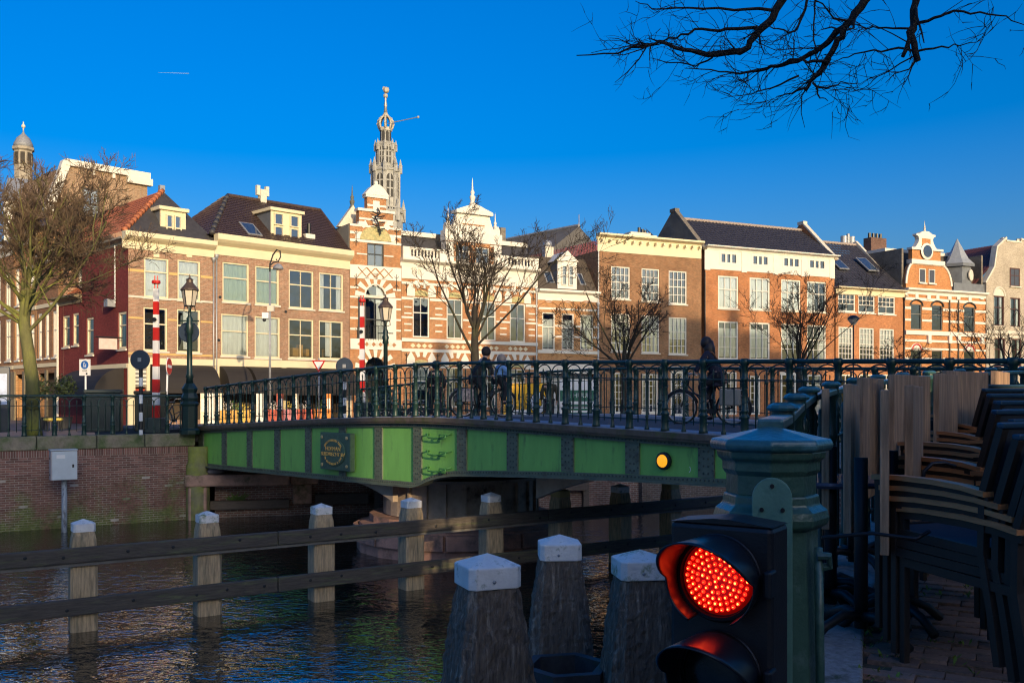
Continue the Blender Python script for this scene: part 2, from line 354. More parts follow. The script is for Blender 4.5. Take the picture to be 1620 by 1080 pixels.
for r in range(-6, 60):
    for c in range(-4, 30):
        p = Vector((.9, 3.3))+pe*(r*.1)+pd*(c*.202+(.101 if r % 2 else 0))
        if p.y < 2.9 or p.y > 9 or p.x < edge_x(p.y)+.46 or p.x/p.y > .62: continue
        cand.append(p)
cand.sort(key=lambda p: p.length if p.x/p.y < .56 and p.y > 3.55 else p.length+4)
rest = MB(); ang = math.atan2(pd.y, pd.x)
for i, p in enumerate(cand):
    z = gz(p.y)+rnd.uniform(-.006, .003)
    if i < 296:
        o = link('brick', mep, pv, loc=(p.x, p.y, z)); o.rotation_euler = (rnd.uniform(-.02, .02), rnd.uniform(-.02, .02), ang+rnd.uniform(-.012, .012))
    else:
        q = MB().box(-.098, .098, -.047, .047, -.03, 0).xf(Matrix.Translation((p.x, p.y, z)) @ Matrix.Rotation(ang, 4, 'Z')); rest.add(q.v, q.f)
tag(rest.build('brick_field', PBR, pv), kind='stuff')
KERB = mat('kerb_granite', (.34, .32, .30), .85, var=.35, scale=30, bump=.4, bscale=70, col2=(.06, .075, .03), amt=.3, cscale=4)
for i in range(3, len(te)-1):
    (x0, y0), (x1, y1) = te[i], te[i+1]; d = Vector((x1-x0, y1-y0)).normalized(); nn = Vector((d.y, -d.x))
    a0 = Vector((x0, y0))+d*.006; a1 = Vector((x1, y1))-d*.006
    z0, z1 = gz(y0)+.012, gz(y1)+.012; w = .42
    m = MB(); pts = [a0, a0+nn*w, a1+nn*w, a1]
    m.add([(*pts[0], z0), (*pts[1], z0), (*pts[2], z1), (*pts[3], z1), (*pts[0], z0-.25), (*pts[1], z0-.25), (*pts[2], z1-.25), (*pts[3], z1-.25)],
          [(0, 1, 2, 3), (7, 6, 5, 4), (0, 4, 5, 1), (1, 5, 6, 2), (2, 6, 7, 3), (3, 7, 4, 0)])
    m.build('kerb_stone', KERB, pv, bevel=.012)
gr = MB()
for q in range(900):
    p = Vector((rnd.uniform(.9, 3.6), rnd.uniform(3.4, 7.2)))
    if p.x < edge_x(p.y)+.40: continue
    if rnd.random() > .35 and p.x > edge_x(p.y)+.62: continue
    z = gz(p.y)
    for w in range(4):
        an = rnd.uniform(0, 6.28); l = rnd.uniform(.01, .035); d = Vector((math.cos(an), math.sin(an), rnd.uniform(.4, 1.4)))*l; sdv = Vector((-d.y, d.x, 0))*.25
        b0 = Vector((p.x+rnd.uniform(-.02, .02), p.y+rnd.uniform(-.02, .02), z-.004)); gr.add([b0, b0+d*.6+sdv, b0+d, b0+d*.6-sdv], [(0, 1, 2, 3)])
gr.build('weeds', mat('paving_weeds', (.16, .24, .03), .7, var=.4, scale=30), kind='stuff', label='small green weeds sprouting in the paving joints of the terrace')
# ------------------------------------------------------------------ the green swing bridge
SP = .791                                       # spacing of the railing posts
BX, BY = Vector((.666, -.746)), Vector((.746, .666))
BO = Vector((-.0126, 18.96))
BR = thing('swing_bridge', 'green riveted steel swing bridge with arched iron railing across the canal', 'bridge', (BO.x, BO.y, 0), math.atan2(BX.y, BX.x))
DZ = [(-22, .03), (-18.5, .18), (-14, .36), (-9, .537), (-4, .65), (0, .615), (4, .534), (8, .46), (12, .375), (16, .33), (40, .33)]
def smooth_interp(tab, k):
    if k <= tab[0][0]: return tab[0][1]
    for i in range(len(tab)-1):
        if k <= tab[i+1][0]:
            x0, y0 = tab[i]; x1, y1 = tab[i+1]; h = x1-x0; t = (k-x0)/h
            def sl(j):
                if j <= 0 or j >= len(tab)-1: return 0
                return (tab[j+1][1]-tab[j-1][1])/(tab[j+1][0]-tab[j-1][0])
            m0, m1 = sl(i)*h, sl(i+1)*h
            return (2*t**3-3*t*t+1)*y0+(t**3-2*t*t+t)*m0+(-2*t**3+3*t*t)*y1+(t**3-t*t)*m1
    return tab[-1][1]
dz = lambda k: smooth_interp(DZ, k)
BZ = [(-19, -1.03), (-12, -.97), (-4.3, -.885), (-3.9, -.86), (-3.2, -.68), (-2.6, -.575), (-1.9, -.52), (0, -.44), (2, -.37), (5, -.30), (9, -.24)]
bz = lambda k: smooth_interp(BZ, k)
WD = 5.6
GRNP = mat('bridge_green', (.21, .53, .11), .42, var=.14, scale=2.2, bump=.06, bscale=12, col2=(.13, .30, .08), amt=.22, cscale=2.6, coat=.15, stretch=(1.6, 1, .4))
STRAP = mat('grey_green_steel', (.125, .155, .105), .55, var=.25, scale=5, bump=.2, bscale=40, col2=(.07, .06, .045), amt=.35, cscale=4)
EDGE = mat('mossy_deck_edge', (.13, .10, .07), .8, var=.4, scale=6, bump=.4, bscale=30, col2=(.09, .10, .03), amt=.45, cscale=4)
def ribbon(k0, k1, step, y0, y1, zt, zb_, m):
    ks = []; k = k0
    while k < k1-1e-6: ks.append(k); k += step
    ks.append(k1)
    for a_, b_ in zip(ks[:-1], ks[1:]):
        xa, xb = a_*SP, b_*SP
        v = [(xa, y0, zb_(a_)), (xb, y0, zb_(b_)), (xb, y1, zb_(b_)), (xa, y1, zb_(a_)), (xa, y0, zt(a_)), (xb, y0, zt(b_)), (xb, y1, zt(b_)), (xa, y1, zt(a_))]
        m.add(v, [(0, 3, 2, 1), (4, 5, 6, 7), (0, 1, 5, 4), (2, 3, 7, 6)]+([(3, 0, 4, 7)] if a_ == k0 else [])+([(1, 2, 6, 5)] if b_ == ks[-1] else []))
    return m
ribbon(-18.8, 8.3, .5, .55, WD-.55, lambda k: dz(k)-.02, lambda k: dz(k)-.3, MB()).build('deck', ASPH, BR)
ribbon(-18.8, 8.3, .5, -.10, .55, lambda k: dz(k)+.04, lambda k: dz(k)-.06, MB()).build('footway', mat('footway_concrete', (.30, .32, .36), .8, var=.15, scale=10), BR)
ribbon(-18.8, 8.3, .5, WD-.55, WD+.10, lambda k: dz(k)+.04, lambda k: dz(k)-.06, MB()).build('footway', MATS['footway_concrete'], BR)
ribbon(-18.8, 8.3, .5, -.17, -.102, lambda k: dz(k)+.02, lambda k: dz(k)-.075, MB()).build('deck_edge', EDGE, BR)
ribbon(-18.8, 8.3, .5, -.15, .04, lambda k: dz(k)-.079, lambda k: dz(k)-.115, MB()).build('top_flange', EDGE, BR)
ribbon(-18.8, 8.3, .5, -.055, -.02, lambda k: dz(k)-.117, lambda k: dz(k)-.20, MB()).build('top_angle', STRAP, BR)
ribbon(-18.8, 8.3, .25, -.16, .10, lambda k: bz(k), lambda k: bz(k)-.03, MB()).build('bottom_flange', STRAP, BR)
ribbon(-18.8, 8.3, .25, -.055, -.02, lambda k: bz(k)+.09, lambda k: bz(k)+.001, MB()).build('bottom_angle', STRAP, BR)
stiff = [-18.55, -16.45, -14.35, -12.24, -10.1, -7.97, -5.94, -3.97, -1.96, .07, 2.03, 4.05, 6.04, 8.05]
for k0, k1 in zip(stiff[:-1], stiff[1:]):
    ribbon(k0, k1, .25, 0, .02, lambda k: dz(k)-.12, lambda k: bz(k)+.0, MB()).build('web_panel', GRNP, BR)
riv = MB()
def rivet(x, y, z, r=.021):
    riv.add([(x-r, y, z), (x, y, z+r), (x+r, y, z), (x, y, z-r), (x-r*.5, y-.012, z+r*.5), (x+r*.5, y-.012, z+r*.5), (x+r*.5, y-.012, z-r*.5), (x-r*.5, y-.012, z-r*.5)],
            [(4, 7, 6, 5), (0, 3, 7, 4), (1, 0, 4, 5), (2, 1, 5, 6), (3, 2, 6, 7)])
for i, k in enumerate(stiff):
    hw = .16 if i not in (0,) else .19
    m = MB(); m.box(k*SP-hw, k*SP+hw, -.034, 0, bz(k)+.095, dz(k)-.20)
    m.build('stiffener', STRAP, BR)
    z = bz(k)+.16
    while z < dz(k)-.24:
        for dx in (-.045, .045): rivet(k*SP+dx, -.034, z)
        for dx in (-hw+.025, hw-.025): rivet(k*SP+dx, -.034, z+.055)
        z += .12
k = -18.5
while k < 8.2:
    rivet(k*SP, -.055, bz(k)+.05, .02); rivet(k*SP+.05, -.055, dz(k)-.16, .017); k += .11
riv.build('rivets', mat('rivet_heads', (.055, .065, .05), .5), BR, kind='stuff')
# far girder, cross beams and the pivot drum below
ribbon(-18.8, 8.3, .5, WD-.02, WD, lambda k: dz(k)-.08, lambda k: bz(k), MB()).build('far_girder', STRAP, BR)
for q in range(-18, 9, 2):
    MB().box(q*SP-.06, q*SP+.06, .1, WD-.1, bz(q)+.1, dz(q)-.31).build('cross_beam', STRAP, BR)
BRW = mat('brown_grey_steel', (.42, .33, .24), .6, var=.3, scale=3, bump=.15, bscale=30, col2=(.09, .055, .035), amt=.4, cscale=1.5)
pivx, pivy = -6.2*SP, 2.6
MB().lathe([(1.95, -1.78), (1.95, -.95), (2.1, -.93), (2.1, -.86)], 40, (pivx, pivy)).build('pivot_drum', BRW, BR, smooth=False)
for q in range(14):
    an = math.pi+q*.24; MB().box(-.03, .03, -2.02, -1.9, -1.78, -.94).xf(Matrix.Translation((pivx, pivy, 0)) @ Matrix.Rotation(an-2.9, 4, 'Z')).build('drum_rib', BRW, BR)
def bracket(k0, k1, deep, y0, y1, sgn):
    pts = []
    n = 12
    for i in range(n+1):
        t = i/n; k = lerp(k0, k1, t); pts.append((k*SP, bz(k)-.035))
    low = [(lerp(k0, k1, t/n)*SP, bz(lerp(k0, k1, t/n))-.04-deep*((t/n)**2 if sgn > 0 else (1-t/n)**2)) for t in range(n, -1, -1)]
    m = MB().prism(low[::-1]+pts[::-1], y0, y1); m.build('cantilever_bracket', BRW, BR)
bracket(-8.6, -5.7, .42, .25, .4, 1); bracket(-.3, 3.3, .5, .9, 1.05, -1)
# fixed masonry pier that carries the drum
pc = BO+BX*pivx+BY*pivy
PR = thing('pivot_pier', 'round brown stone pier standing in the canal under the bridge', 'pier', (pc.x, pc.y, 0))
PRM = mat('red_brown_pier_stone', (.42, .23, .16), .85, var=.3, scale=3, bump=.3, bscale=20, col2=(.12, .09, .07), amt=.5, cscale=1.2)
MB().lathe([(2.62, -5), (2.62, -2.4), (2.55, -2.02), (2.3, -1.96), (2.3, -1.80)], 18, ph=.1).build('stone_drum', PRM, PR)
for q in range(18):
    an = 2*math.pi*q/18+.1
    MB().box(-.44, .44, -2.68, -2.56, -2.42, -2.06).xf(Matrix.Rotation(an+math.pi/18+math.pi/2, 4, 'Z')).build('stone', PRM, PR, bevel=.02)
# the three grab rungs
ka = -3.35
for z in (.24, -.13, -.49):
    x0, x1 = -3.45*SP, -2.5*SP; m = MB()
    m.tube([(x0, -.0, z+.06), (x0+.02, -.10, z+.07), (x0+.10, -.13, z+.06), (x0+.12, -.13, z), (x1-.25, -.13, z-.02), (x1-.22, -.13, z+.06), (x1-.02, -.12, z+.07), (x1+.06, 0, z+.09)], .018, 6)
    m.tube([(x1-.25, -.13, z-.02), (x1-.03, -.12, z-.02), (x1-.02, -.12, z+.06)], .018, 6)
    m.build('grab_rung', mat('rung_green', (.05, .19, .05), .5), BR, smooth=True)
# amber navigation lamp
k = 4.95; lx, lz = k*SP, .045
m = MB().lathe([(.135, 0), (.15, .02), (.15, .07), (.12, .085)], 24).xf(Matrix.Translation((lx, 0, lz)) @ Matrix.Rotation(R(90), 4, 'X')); lp = m.build('navigation_lamp', BLACK, BR, smooth=False)
m = MB().lathe([(.112, .08), (.10, .105), (.06, .118), (.01, .122)], 24).xf(Matrix.Translation((lx, 0, lz)) @ Matrix.Rotation(R(90), 4, 'X'))
m.build('amber_lens', mat('amber_lens', (.85, .33, .01), .25, var=.25, scale=30, emit=((1, .42, .02), .55)), lp, smooth=True)
m = MB(); 
for q in range(9):
    a0 = -1.1+q*.22; a1 = a0+.22; r0, r1 = .05, .062
    m.add([(5.55*SP+r0*math.cos(a0), -.006, -.07+r0*math.sin(a0)), (5.55*SP+r1*math.cos(a0), -.006, -.07+r1*math.sin(a0)), (5.55*SP+r1*math.cos(a1), -.006, -.07+r1*math.sin(a1)), (5.55*SP+r0*math.cos(a1), -.006, -.07+r0*math.sin(a1))], [(0, 1, 2, 3)])
m.build('paint_scuff', SIGNW, BR)
# builder's plate
px0, px1, pz0, pz1 = -8.98*SP, -7.2*SP, -.70, .235
pl = MB().box(px0, px1, -.19, -.04, pz0, pz1).build('builders_plate', mat('plate_green', (.075, .135, .085), .5, var=.3, scale=12, bump=.2), BR, bevel=.02)
GOLD = mat('gold_lettering', (.85, .52, .13), .5, .0, var=.2)
pcx, pcz = (px0+px1)/2-.02, (pz0+pz1)/2-.02
MB().lathe([(.52, 0), (.52, .03), (.47, .04)], 36, sx=1.0, sy=.66).xf(Matrix.Translation((pcx, -.19, pcz)) @ Matrix.Rotation(R(90), 4, 'X')).build('plate_disc', MATS['plate_green'], pl, smooth=False)
for dx in (px0+.10, px1-.14):
    for dz_ in (pz0+.12, pz1-.12):
        MB().lathe([(.045, 0), (.045, .02), (.02, .035)], 10).xf(Matrix.Translation((dx, -.19, dz_)) @ Matrix.Rotation(R(90), 4, 'X')).build('bolt', mat('brass_bolt', (.6, .45, .22), .4, .3), pl)
text('HOFMAN', .15, GOLD, pl, (pcx, -.236, pcz+.085), ext=.006, sx=1.15)
text('SLIEDRECHT BV', .13, GOLD, pl, (pcx, -.236, pcz-.05), ext=.006, sx=1.22)
def arc_text(body, r, a0, a1, size, flip=False):
    for i, ch in enumerate(body):
        if ch == ' ': continue
        an = lerp(a0, a1, (i+.5)/len(body)); x = pcx+r*math.cos(an); z = pcz+r*.68*math.sin(an)
        rot = an-math.pi/2 if not flip else an+math.pi/2
        text(ch, size, GOLD, pl, (x, -.236, z), rot=(R(90), -rot, 0), ext=.006, sx=1.1)
arc_text('GECONSTRUEERD DOOR', .44, R(152), R(28), .075)
arc_text('TE SLIEDRECHT A 1998', .43, R(205), R(338), .075, True)

# railings -----------------------------------------------------------
RH = 1.15
def post_mesh(h=RH, name='post', r=.05):
    m = MB()
    m.lathe([(r*1.5, 0), (r*1.5, .03), (r*1.3, .06), (r*1.22, .26), (r*1.55, .275), (r*1.55, .30), (r*1.05, .32), (r*1.02, .36), (r*1.3, .37), (r*1.3, .39), (r*.95, .41),
             (r*.9, h-.30), (r*1.25, h-.285), (r*1.25, h-.26), (r*.95, h-.24), (r*1.0, h-.06), (r*1.45, h-.04), (r*1.45, h+.02), (r*1.1, h+.05)], 10)
    hx = [(math.cos(t*.55)*r*.93, math.sin(t*.55)*r*.93, .42+t*(h-.74)/44) for t in range(45)]
    m.tube(hx, .011, 4)
    me = bpy.data.meshes.new(name); me.from_pydata(m.v, [], m.f); me.materials.append(GREEN); me.shade_smooth(); return me
def bal_mesh(h=RH):
    m = MB(); m.lathe([(.042, 0), (.042, .03), (.026, .07), (.021, .2), (.034, .22), (.021, .25), (.018, h-.36), (.03, h-.33), (.03, h-.31), (.018, h-.28), (.018, h-.17), (.012, h-.12)], 8)
    me = bpy.data.meshes.new('baluster'); me.from_pydata(m.v, [], m.f); me.materials.append(GREEN); me.shade_smooth(); return me
def rod_mesh(h=RH):
    m = MB(); m.lathe([(.010, .12), (.010, h-.21), (.019, h-.19), (.010, h-.175), (.018, h-.155), (.001, h-.11)], 6)
    me = bpy.data.meshes.new('rod'); me.from_pydata(m.v, [], m.f); me.materials.append(GREEN); me.shade_smooth(); return me
def arch_mesh(wd, h=RH):
    m = MB(); r = wd/2-.012; m.tube([(wd/2-r*math.cos(math.pi*i/10), 0, h-.20+.16*math.sin(math.pi*i/10)) for i in range(11)], .012, 5)
    me = bpy.data.meshes.new('arch'); me.from_pydata(m.v, [], m.f); me.materials.append(GREEN); me.shade_smooth(); return me
PM, BM_, RM = post_mesh(), bal_mesh(), rod_mesh(); AM = arch_mesh(SP/2)
def railing(parent, n0, n1, zf, y=0., spacing=SP, half=True, sk=1):
    """posts, slim balusters, spear rods and little arches from index n0 to n1 along local x"""
    for q in range(n0, n1+1):
        link('post', PM, parent, loc=(q*spacing, y, zf(q)))
        if q == n1: break
        link('baluster', BM_, parent, loc=((q+.5)*spacing, y, zf(q+.5)))
        for t in (.25, .75): link('rod', RM, parent, loc=((q+t)*spacing, y, zf(q+t)))
        for t in (0, .5):
            o = link('arch', AM, parent, loc=((q+t)*spacing, y, zf(q+t))); o.rotation_euler = (0, -math.atan2(zf(q+t+.5)-zf(q+t), spacing/2), 0)
    for nm, hh, rr in (('top_rail', RH+.005, .034), ('middle_rail', RH-.28, .009), ('bottom_rail', .17, .009)):
        m = MB(); m.tube([(q*spacing/2, y, zf(q/2)+hh) for q in range(n0*2, n1*2+1)], rr, 8); m.build(nm, GREEN, parent, smooth=True)
railing(BR, -18, 8, lambda k: dz(k)+.04, -.06)
railing(BR, -18, 10, lambda k: dz(k)+.04, WD+.0)
RA = thing('ramp_railing', 'dark green iron railing on the bank beyond the right bridge end', 'railing', (BO.x, BO.y, 0), math.atan2(BX.y, BX.x))
railing(RA, 8, 15, lambda k: dz(k)+.04, -.062)
m = ribbon(8.31, 30, 1, -.3, 9, lambda k: dz(k)-.012, lambda k: dz(k)-.4, MB()); o = m.build('road', ASPH, kind='structure'); o.matrix_world = BR.matrix_world = Matrix.Translation((BO.x, BO.y, 0)) @ Matrix.Rotation(math.atan2(BX.y, BX.x), 4, 'Z')
m = ribbon(8.32, 16, 1, -.45, .35, lambda k: dz(k)+.035, lambda k: dz(k)-.3, MB()); o = m.build('pavement', KERB, kind='structure'); o.matrix_world = BR.matrix_world
m = ribbon(-30, -18.81, 1, -.3, 6, lambda k: dz(k)-.01, lambda k: dz(k)-.45, MB()); o = m.build('road', ASPH, kind='structure'); o.matrix_world = BR.matrix_world
NA = thing('near_abutment', 'brick abutment under the right end of the bridge', 'abutment', (BO.x, BO.y, 0), math.atan2(BX.y, BX.x))
MB().box(8.34*SP, 12.5*SP, -.30, 7, -4, .05).build('wall', ABBR, NA); MB().box(8.33*SP, 8.33*SP+.5, -.36, -.302, -4, .05).build('quoin', ABST, NA)
# left quay railing
LQ = thing('quay_railing', 'dark green iron railing on top of the left quay wall', 'railing', (QB.x+QN.x*.18, QB.y+QN.y*.18, 0), math.atan2(QE.y, QE.x))
railing(LQ, -16, 0, lambda k: 0., 0.)
# ------------------------------------------------------------------ timber guide fence in the water
TIMB = mat('weathered_timber', (.50, .36, .20), .8, var=.45, scale=7, bump=.5, bscale=18, stretch=(5, 5, .5), col2=(.24, .20, .12), amt=.5, cscale=2.5)
BEAM = mat('dark_tarred_beam', (.085, .07, .052), .7, var=.5, scale=6, bump=.5, bscale=20, stretch=(.5, 5, 5), col2=(.13, .15, .06), amt=.35, cscale=2)
CAPW = mat('white_post_cap', (.86, .82, .74), .6, var=.15, scale=8, bump=.25, bscale=40, col2=(.25, .27, .16), amt=.28, cscale=9)
CAPM = mat('lichen_post_cap', (.84, .80, .72), .65, var=.15, scale=8, bump=.25, bscale=40, col2=(.20, .25, .08), amt=.5, cscale=9)
CAPY = mat('yellow_post_cap', (.45, .33, .12), .65, var=.2, scale=8, bump=.25)
def fence_pt(px):
    a_ = (px-CX)/F; Y = 30.06/(1.5047-a_); return Vector((a_*Y, Y))
f0, f1 = fence_pt(135), fence_pt(1070); fd = (f1-f0).normalized(); fang = math.atan2(fd.y, fd.x)
FE = thing('timber_guide_fence', 'low timber guide fence of capped posts and two tarred beams in the water', 'fence', (f0.x, f0.y, 0), fang)
def chamf(w, c): return [(-w+c, -w), (w-c, -w), (w, -w+c), (w, w-c), (w-c, w), (-w+c, w), (-w, w-c), (-w, -w+c)]
def timber_post(m, secs, c=.25):
    """secs: list of (z, half width); chamfered square section"""
    n = 8; vs = []; fs = []
    for (z, w) in secs: vs += [(x, y, z) for x, y in chamf(w, w*c)]
    for i in range(len(secs)-1):
        for k in range(n): fs.append((i*n+k, i*n+(k+1) % n, (i+1)*n+(k+1) % n, (i+1)*n+k))
    fs.append(tuple(range(n-1, -1, -1))); fs.append(tuple((len(secs)-1)*n+k for k in range(n)))
    return m.add(vs, fs)
def cap_mesh(m, w, z, h, pk, c=.2):
    n = 8; vs = [(x, y, z) for x, y in chamf(w, w*c)]+[(x, y, z+h) for x, y in chamf(w, w*c)]+[(0, 0, z+h+pk)]
    fs = [(k, (k+1) % n, (k+1) % n+n, k+n) for k in range(n)]+[(k+n, (k+1) % n+n, 2*n) for k in range(n)]+[tuple(range(n-1, -1, -1))]
    return m.add(vs, fs)
tops = EYE-2.02
for px, cm in ((-30, CAPW), (135, CAPW), (333, CAPM), (515, CAPM), (658, CAPW), (785, CAPW), (895, CAPY), (990, CAPW), (1070, CAPY)):
    s = (fence_pt(px)-f0).dot(fd)
    m = timber_post(MB(), [(-4.5, .21), (tops-.62, .205), (tops-.30, .185), (tops-.15, .155)], .2).xf(Matrix.Translation((s, .2, 0)) @ Matrix.Rotation(R(rnd.uniform(-4, 4)), 4, 'Z'))
    p = m.build('post', TIMB, FE)
    cap_mesh(MB(), .168, tops-.17, .13, .07).xf(Matrix.Translation((s, .2, 0))).build('cap', cm, p)
L0, L1 = -4, (fence_pt(1150)-f0).dot(fd)
for z0, z1 in ((-1.545, -1.30), (-2.385, -2.12)):
    bs = [L0, 3.2, 9.2, L1]
    for s0, s1 in zip(bs[:-1], bs[1:]):
        b_ = MB().box(s0, s1-.012, -.10, .0, z0, z1).build('beam', BEAM, FE, bevel=.02)
        x = s0+.6
        while x < s1-.2:
            MB().lathe([(.028, 0), (.028, .012), (.012, .02)], 8).xf(Matrix.Translation((x, -.10, lerp(z0, z1, rnd.uniform(.35, .65)))) @ Matrix.Rotation(R(90), 4, 'X')).build('bolt', IRON, b_); x += rnd.uniform(.5, 1.5)
MB().box(L0, L1, -.06, -.005, -1.60, -1.548).build('cable_duct', mat('pale_duct', (.16, .15, .13), .7, var=.3), FE)

# ------------------------------------------------------------------ mooring dolphin: three heavy capped posts
DOLT = mat('heavy_dark_timber', (.15, .11, .075), .8, var=.65, scale=8, bump=1.0, bscale=14, stretch=(6, 6, .45), col2=(.36, .29, .21), amt=.35, cscale=3)
for (px, Y, ty, w, cm, lab, rz) in ((771, 6.06, 875, .165, CAPW, 'thick dark timber mooring post with white cap, left of the three nearest', 22),
                                (885, 8.1, 845, .165, CAPW, 'thick dark timber mooring post with white cap, middle and farthest of three', 2),
                                (1012, 7.1, 869, .172, CAPM, 'thick mooring post whose white cap is grown with green lichen, beside the signal', 8)):
    p = at(px, ty, Y)
    t = thing('mooring_post', lab, 'mooring post', (p.x, p.y, 0), R(rz), 'mooring posts in the canal')
    z = p.z
    m = timber_post(MB(), [(-5, .31), (z-1.6, .295), (z-1.0, .272), (z-.55, .225), (z-.2, .168)], .28)
    o = m.build('post', DOLT, t)
    s2 = o.modifiers.new('sub', 'SUBSURF'); s2.subdivision_type = 'SIMPLE'; s2.levels = 4; s2.render_levels = 4
    tx = bpy.data.textures.get('grain') or bpy.data.textures.new('grain', 'CLOUDS'); tx.noise_scale = .05
    dm = o.modifiers.new('grain', 'DISPLACE'); dm.texture = tx; dm.strength = .034; dm.mid_level = .5
    c = cap_mesh(MB(), w+.012, z-.20, .135, .068, .22).build('cap', cm, t, bevel=.008)
    for an in (0, 90):
        MB().lathe([(.012, 0), (.012, .006), (.004, .01)], 8).xf(Matrix.Rotation(R(an), 4, 'Z') @ Matrix.Translation((-.02, -w-.012, z-.15)) @ Matrix.Rotation(R(90), 4, 'X')).build('screw', GREYM, c)
hp = at(895, 1050, 7.3)
HX = thing('hexagonal_steel_collar', 'hexagonal open steel collar between the three mooring posts', 'steel collar', (hp.x, hp.y, hp.z), R(12))
hm = mat('rusty_dark_steel', (.05, .055, .06), .6, .3, var=.4, scale=8, col2=(.06, .07, .03), amt=.4, cscale=6)
ho, hi = [(.36*math.cos(R(60*i)), .36*math.sin(R(60*i))) for i in range(6)], [(.28*math.cos(R(60*i)), .28*math.sin(R(60*i))) for i in range(6)]
for i in range(6):
    j = (i+1) % 6
    MB().slab([ho[i], ho[j], hi[j], hi[i]], -.5, 0).build('side_plate', hm, HX)
MB().slab(ho, -.52, -.5).build('base_plate', hm, HX)

# ------------------------------------------------------------------ grey cabinet on a pipe by the quay wall
cp = at(99, 735, 26.75)
CB = thing('steel_cabinet', 'pale grey steel control cabinet on a pipe in front of the quay wall', 'cabinet', (cp.x, cp.y, 0), math.atan2(QE.y, QE.x))
gcab = mat('pale_grey_steel', (.5, .56, .6), .5, .1, var=.12, scale=3)
cz = cp.z
MB().box(-.34, .32, -.30, .05, cz-.41, cz+.42).build('housing', mat('cabinet_side', (.42, .38, .38), .5, var=.15), CB, bevel=.02)
MB().box(-.31, .335, -.335, -.302, cz-.40, cz+.40).build('door', gcab, CB, bevel=.015)
MB().box(-.36, .35, -.34, .06, cz+.42, cz+.45).build('top_plate', gcab, CB)
MB().tube([(.03, -.12, -3.2), (.03, -.12, cz-.41)], .075, 12).build('pipe', mat('flaking_pipe', (.30, .34, .38), .6, .1, var=.3, scale=8, col2=(.05, .05, .055), amt=.6, cscale=5, stretch=(3, 3, .8)), CB, smooth=True)
MB().box(.20, .25, -.345, -.336, cz-.06, cz+.03).build('lock', BLACK, CB); MB().box(-.20, .02, -.339, -.336, cz+.20, cz+.30).build('number_plate', SIGNW, CB)
for z in (cz-.25, cz+.2): MB().lathe([(.02, 0), (.02, .02)], 8).xf(Matrix.Translation((-.345, -.2, z)) @ Matrix.Rotation(R(-90), 4, 'Y')).build('hinge', IRON, CB)

# ------------------------------------------------------------------ near railing, its big end post and the red signal
NG = mat('near_post_green', (.058, .125, .085), .33, var=.2, scale=14, bump=.22, bscale=45, col2=(.12, .20, .16), amt=.25, cscale=8, coat=.25)
NP = thing('newel_post', 'heavy octagonal green cast iron end post in front of the terrace', 'post', (.742, 2.72, 0)); NP.scale = (.91, .91, .984)
ph = math.pi/8+R(8)
pr = [(.20, 0), (.20, .12), (.165, .16), (.158, .30), (.142, .76), (.142, .765)]
MB().lathe(pr, 8, ph=ph).build('shaft', NG, NP, bevel=.008)
MB().lathe([(.143, .76), (.172, .775), (.178, .795), (.172, .815), (.15, .83), (.146, .86)], 8, ph=ph).build('ring', NG, NP, bevel=.006)
MB().lathe([(.138, .858), (.138, .915), (.150, .93), (.150, .955), (.165, .965), (.168, .985)], 8, ph=ph).build('neck', NG, NP, bevel=.005)
MB().lathe([(.17, .984), (.185, .99), (.19, 1.003), (.183, 1.018), (.150, 1.024), (.02, 1.052), (.001, 1.053)], 8, ph=ph).build('cap', mat('cap_sky_tinted_green', (.055, .155, .15), .3, var=.15, scale=10, bump=.2, bscale=50, col2=(.10, .24, .26), amt=.3, cscale=5, coat=.3), NP, bevel=.005)  # blue in this green is sky reflection put into the colour
# mounting plate with rounded top, facing the canal side
pa = R(-14); mp_ = [(-.058, .30), (.058, .30), (.058, .86)]+[(.058*math.cos(R(t)), .86+.058*math.sin(R(t))) for t in range(15, 180, 15)]+[(-.058, .86)]
PLT = MB().prism(mp_, -.19, -.172).xf(Matrix.Rotation(pa, 4, 'Z')).build('mounting_plate', mat('plate_sage', (.13, .27, .20), .45, var=.15, scale=12, bump=.2, bscale=50), NP, bevel=.003)
for (dx, z) in ((0, .895), (-.03, .83), (.03, .83)):
    MB().lathe([(.0065, 0), (.0065, .004)], 10).xf(Matrix.Rotation(pa, 4, 'Z') @ Matrix.Translation((dx, -.1905, z)) @ Matrix.Rotation(R(90), 4, 'X')).build('bolt_hole', BLACK, PLT)
MB().tube([(.10, -.15, .70), (.13, -.16, .70), (.14, -.14, .67), (.10, -.13, .66)], .012, 6).build('cable_clip', NG, NP)
MB().tube([(.115, -.13, 0), (.112, -.135, .4), (.105, -.14, .72)], .014, 8).build('cable_pipe', NG, NP, smooth=True)
SG = thing('bridge_signal', 'black signal head with lit red lamp fixed to the green end post', 'traffic signal', (.512, 2.34, 0), R(-33))
sgm = mat('signal_housing', (.016, .015, .017), .42, var=.3, scale=12, bump=.08, bscale=120)
H0, H1 = .19, .805
MB().box(-.132, .132, 0, .13, H0, H1).build('housing', sgm, SG, bevel=.012)
MB().prism([(-.132, H1+.001), (.132, H1+.001), (.02, H1+.014), (-.02, H1+.014)], .004, .126).build('roof', sgm, SG)
MB().box(.02, .06, .13, .26, .45, .50).build('arm', NG, SG)
visor_m = mat('visor_plastic', (.010, .013, .018), .28, var=.2, scale=8)
ledm = mat('led_glow', (1, .1, .03), .3, var=0, emit=((1, .015, .006), 1.7)); ledc = mat('led_core', (1, .6, .3), .3, var=0, emit=((1, .07, .012), 14))
lensr = mat('red_lens', (.25, .004, .003), .25, var=.2, emit=((1, .006, .003), .07)); lensd = mat('dark_lens', (.02, .018, .016), .25, var=.6, scale=40)
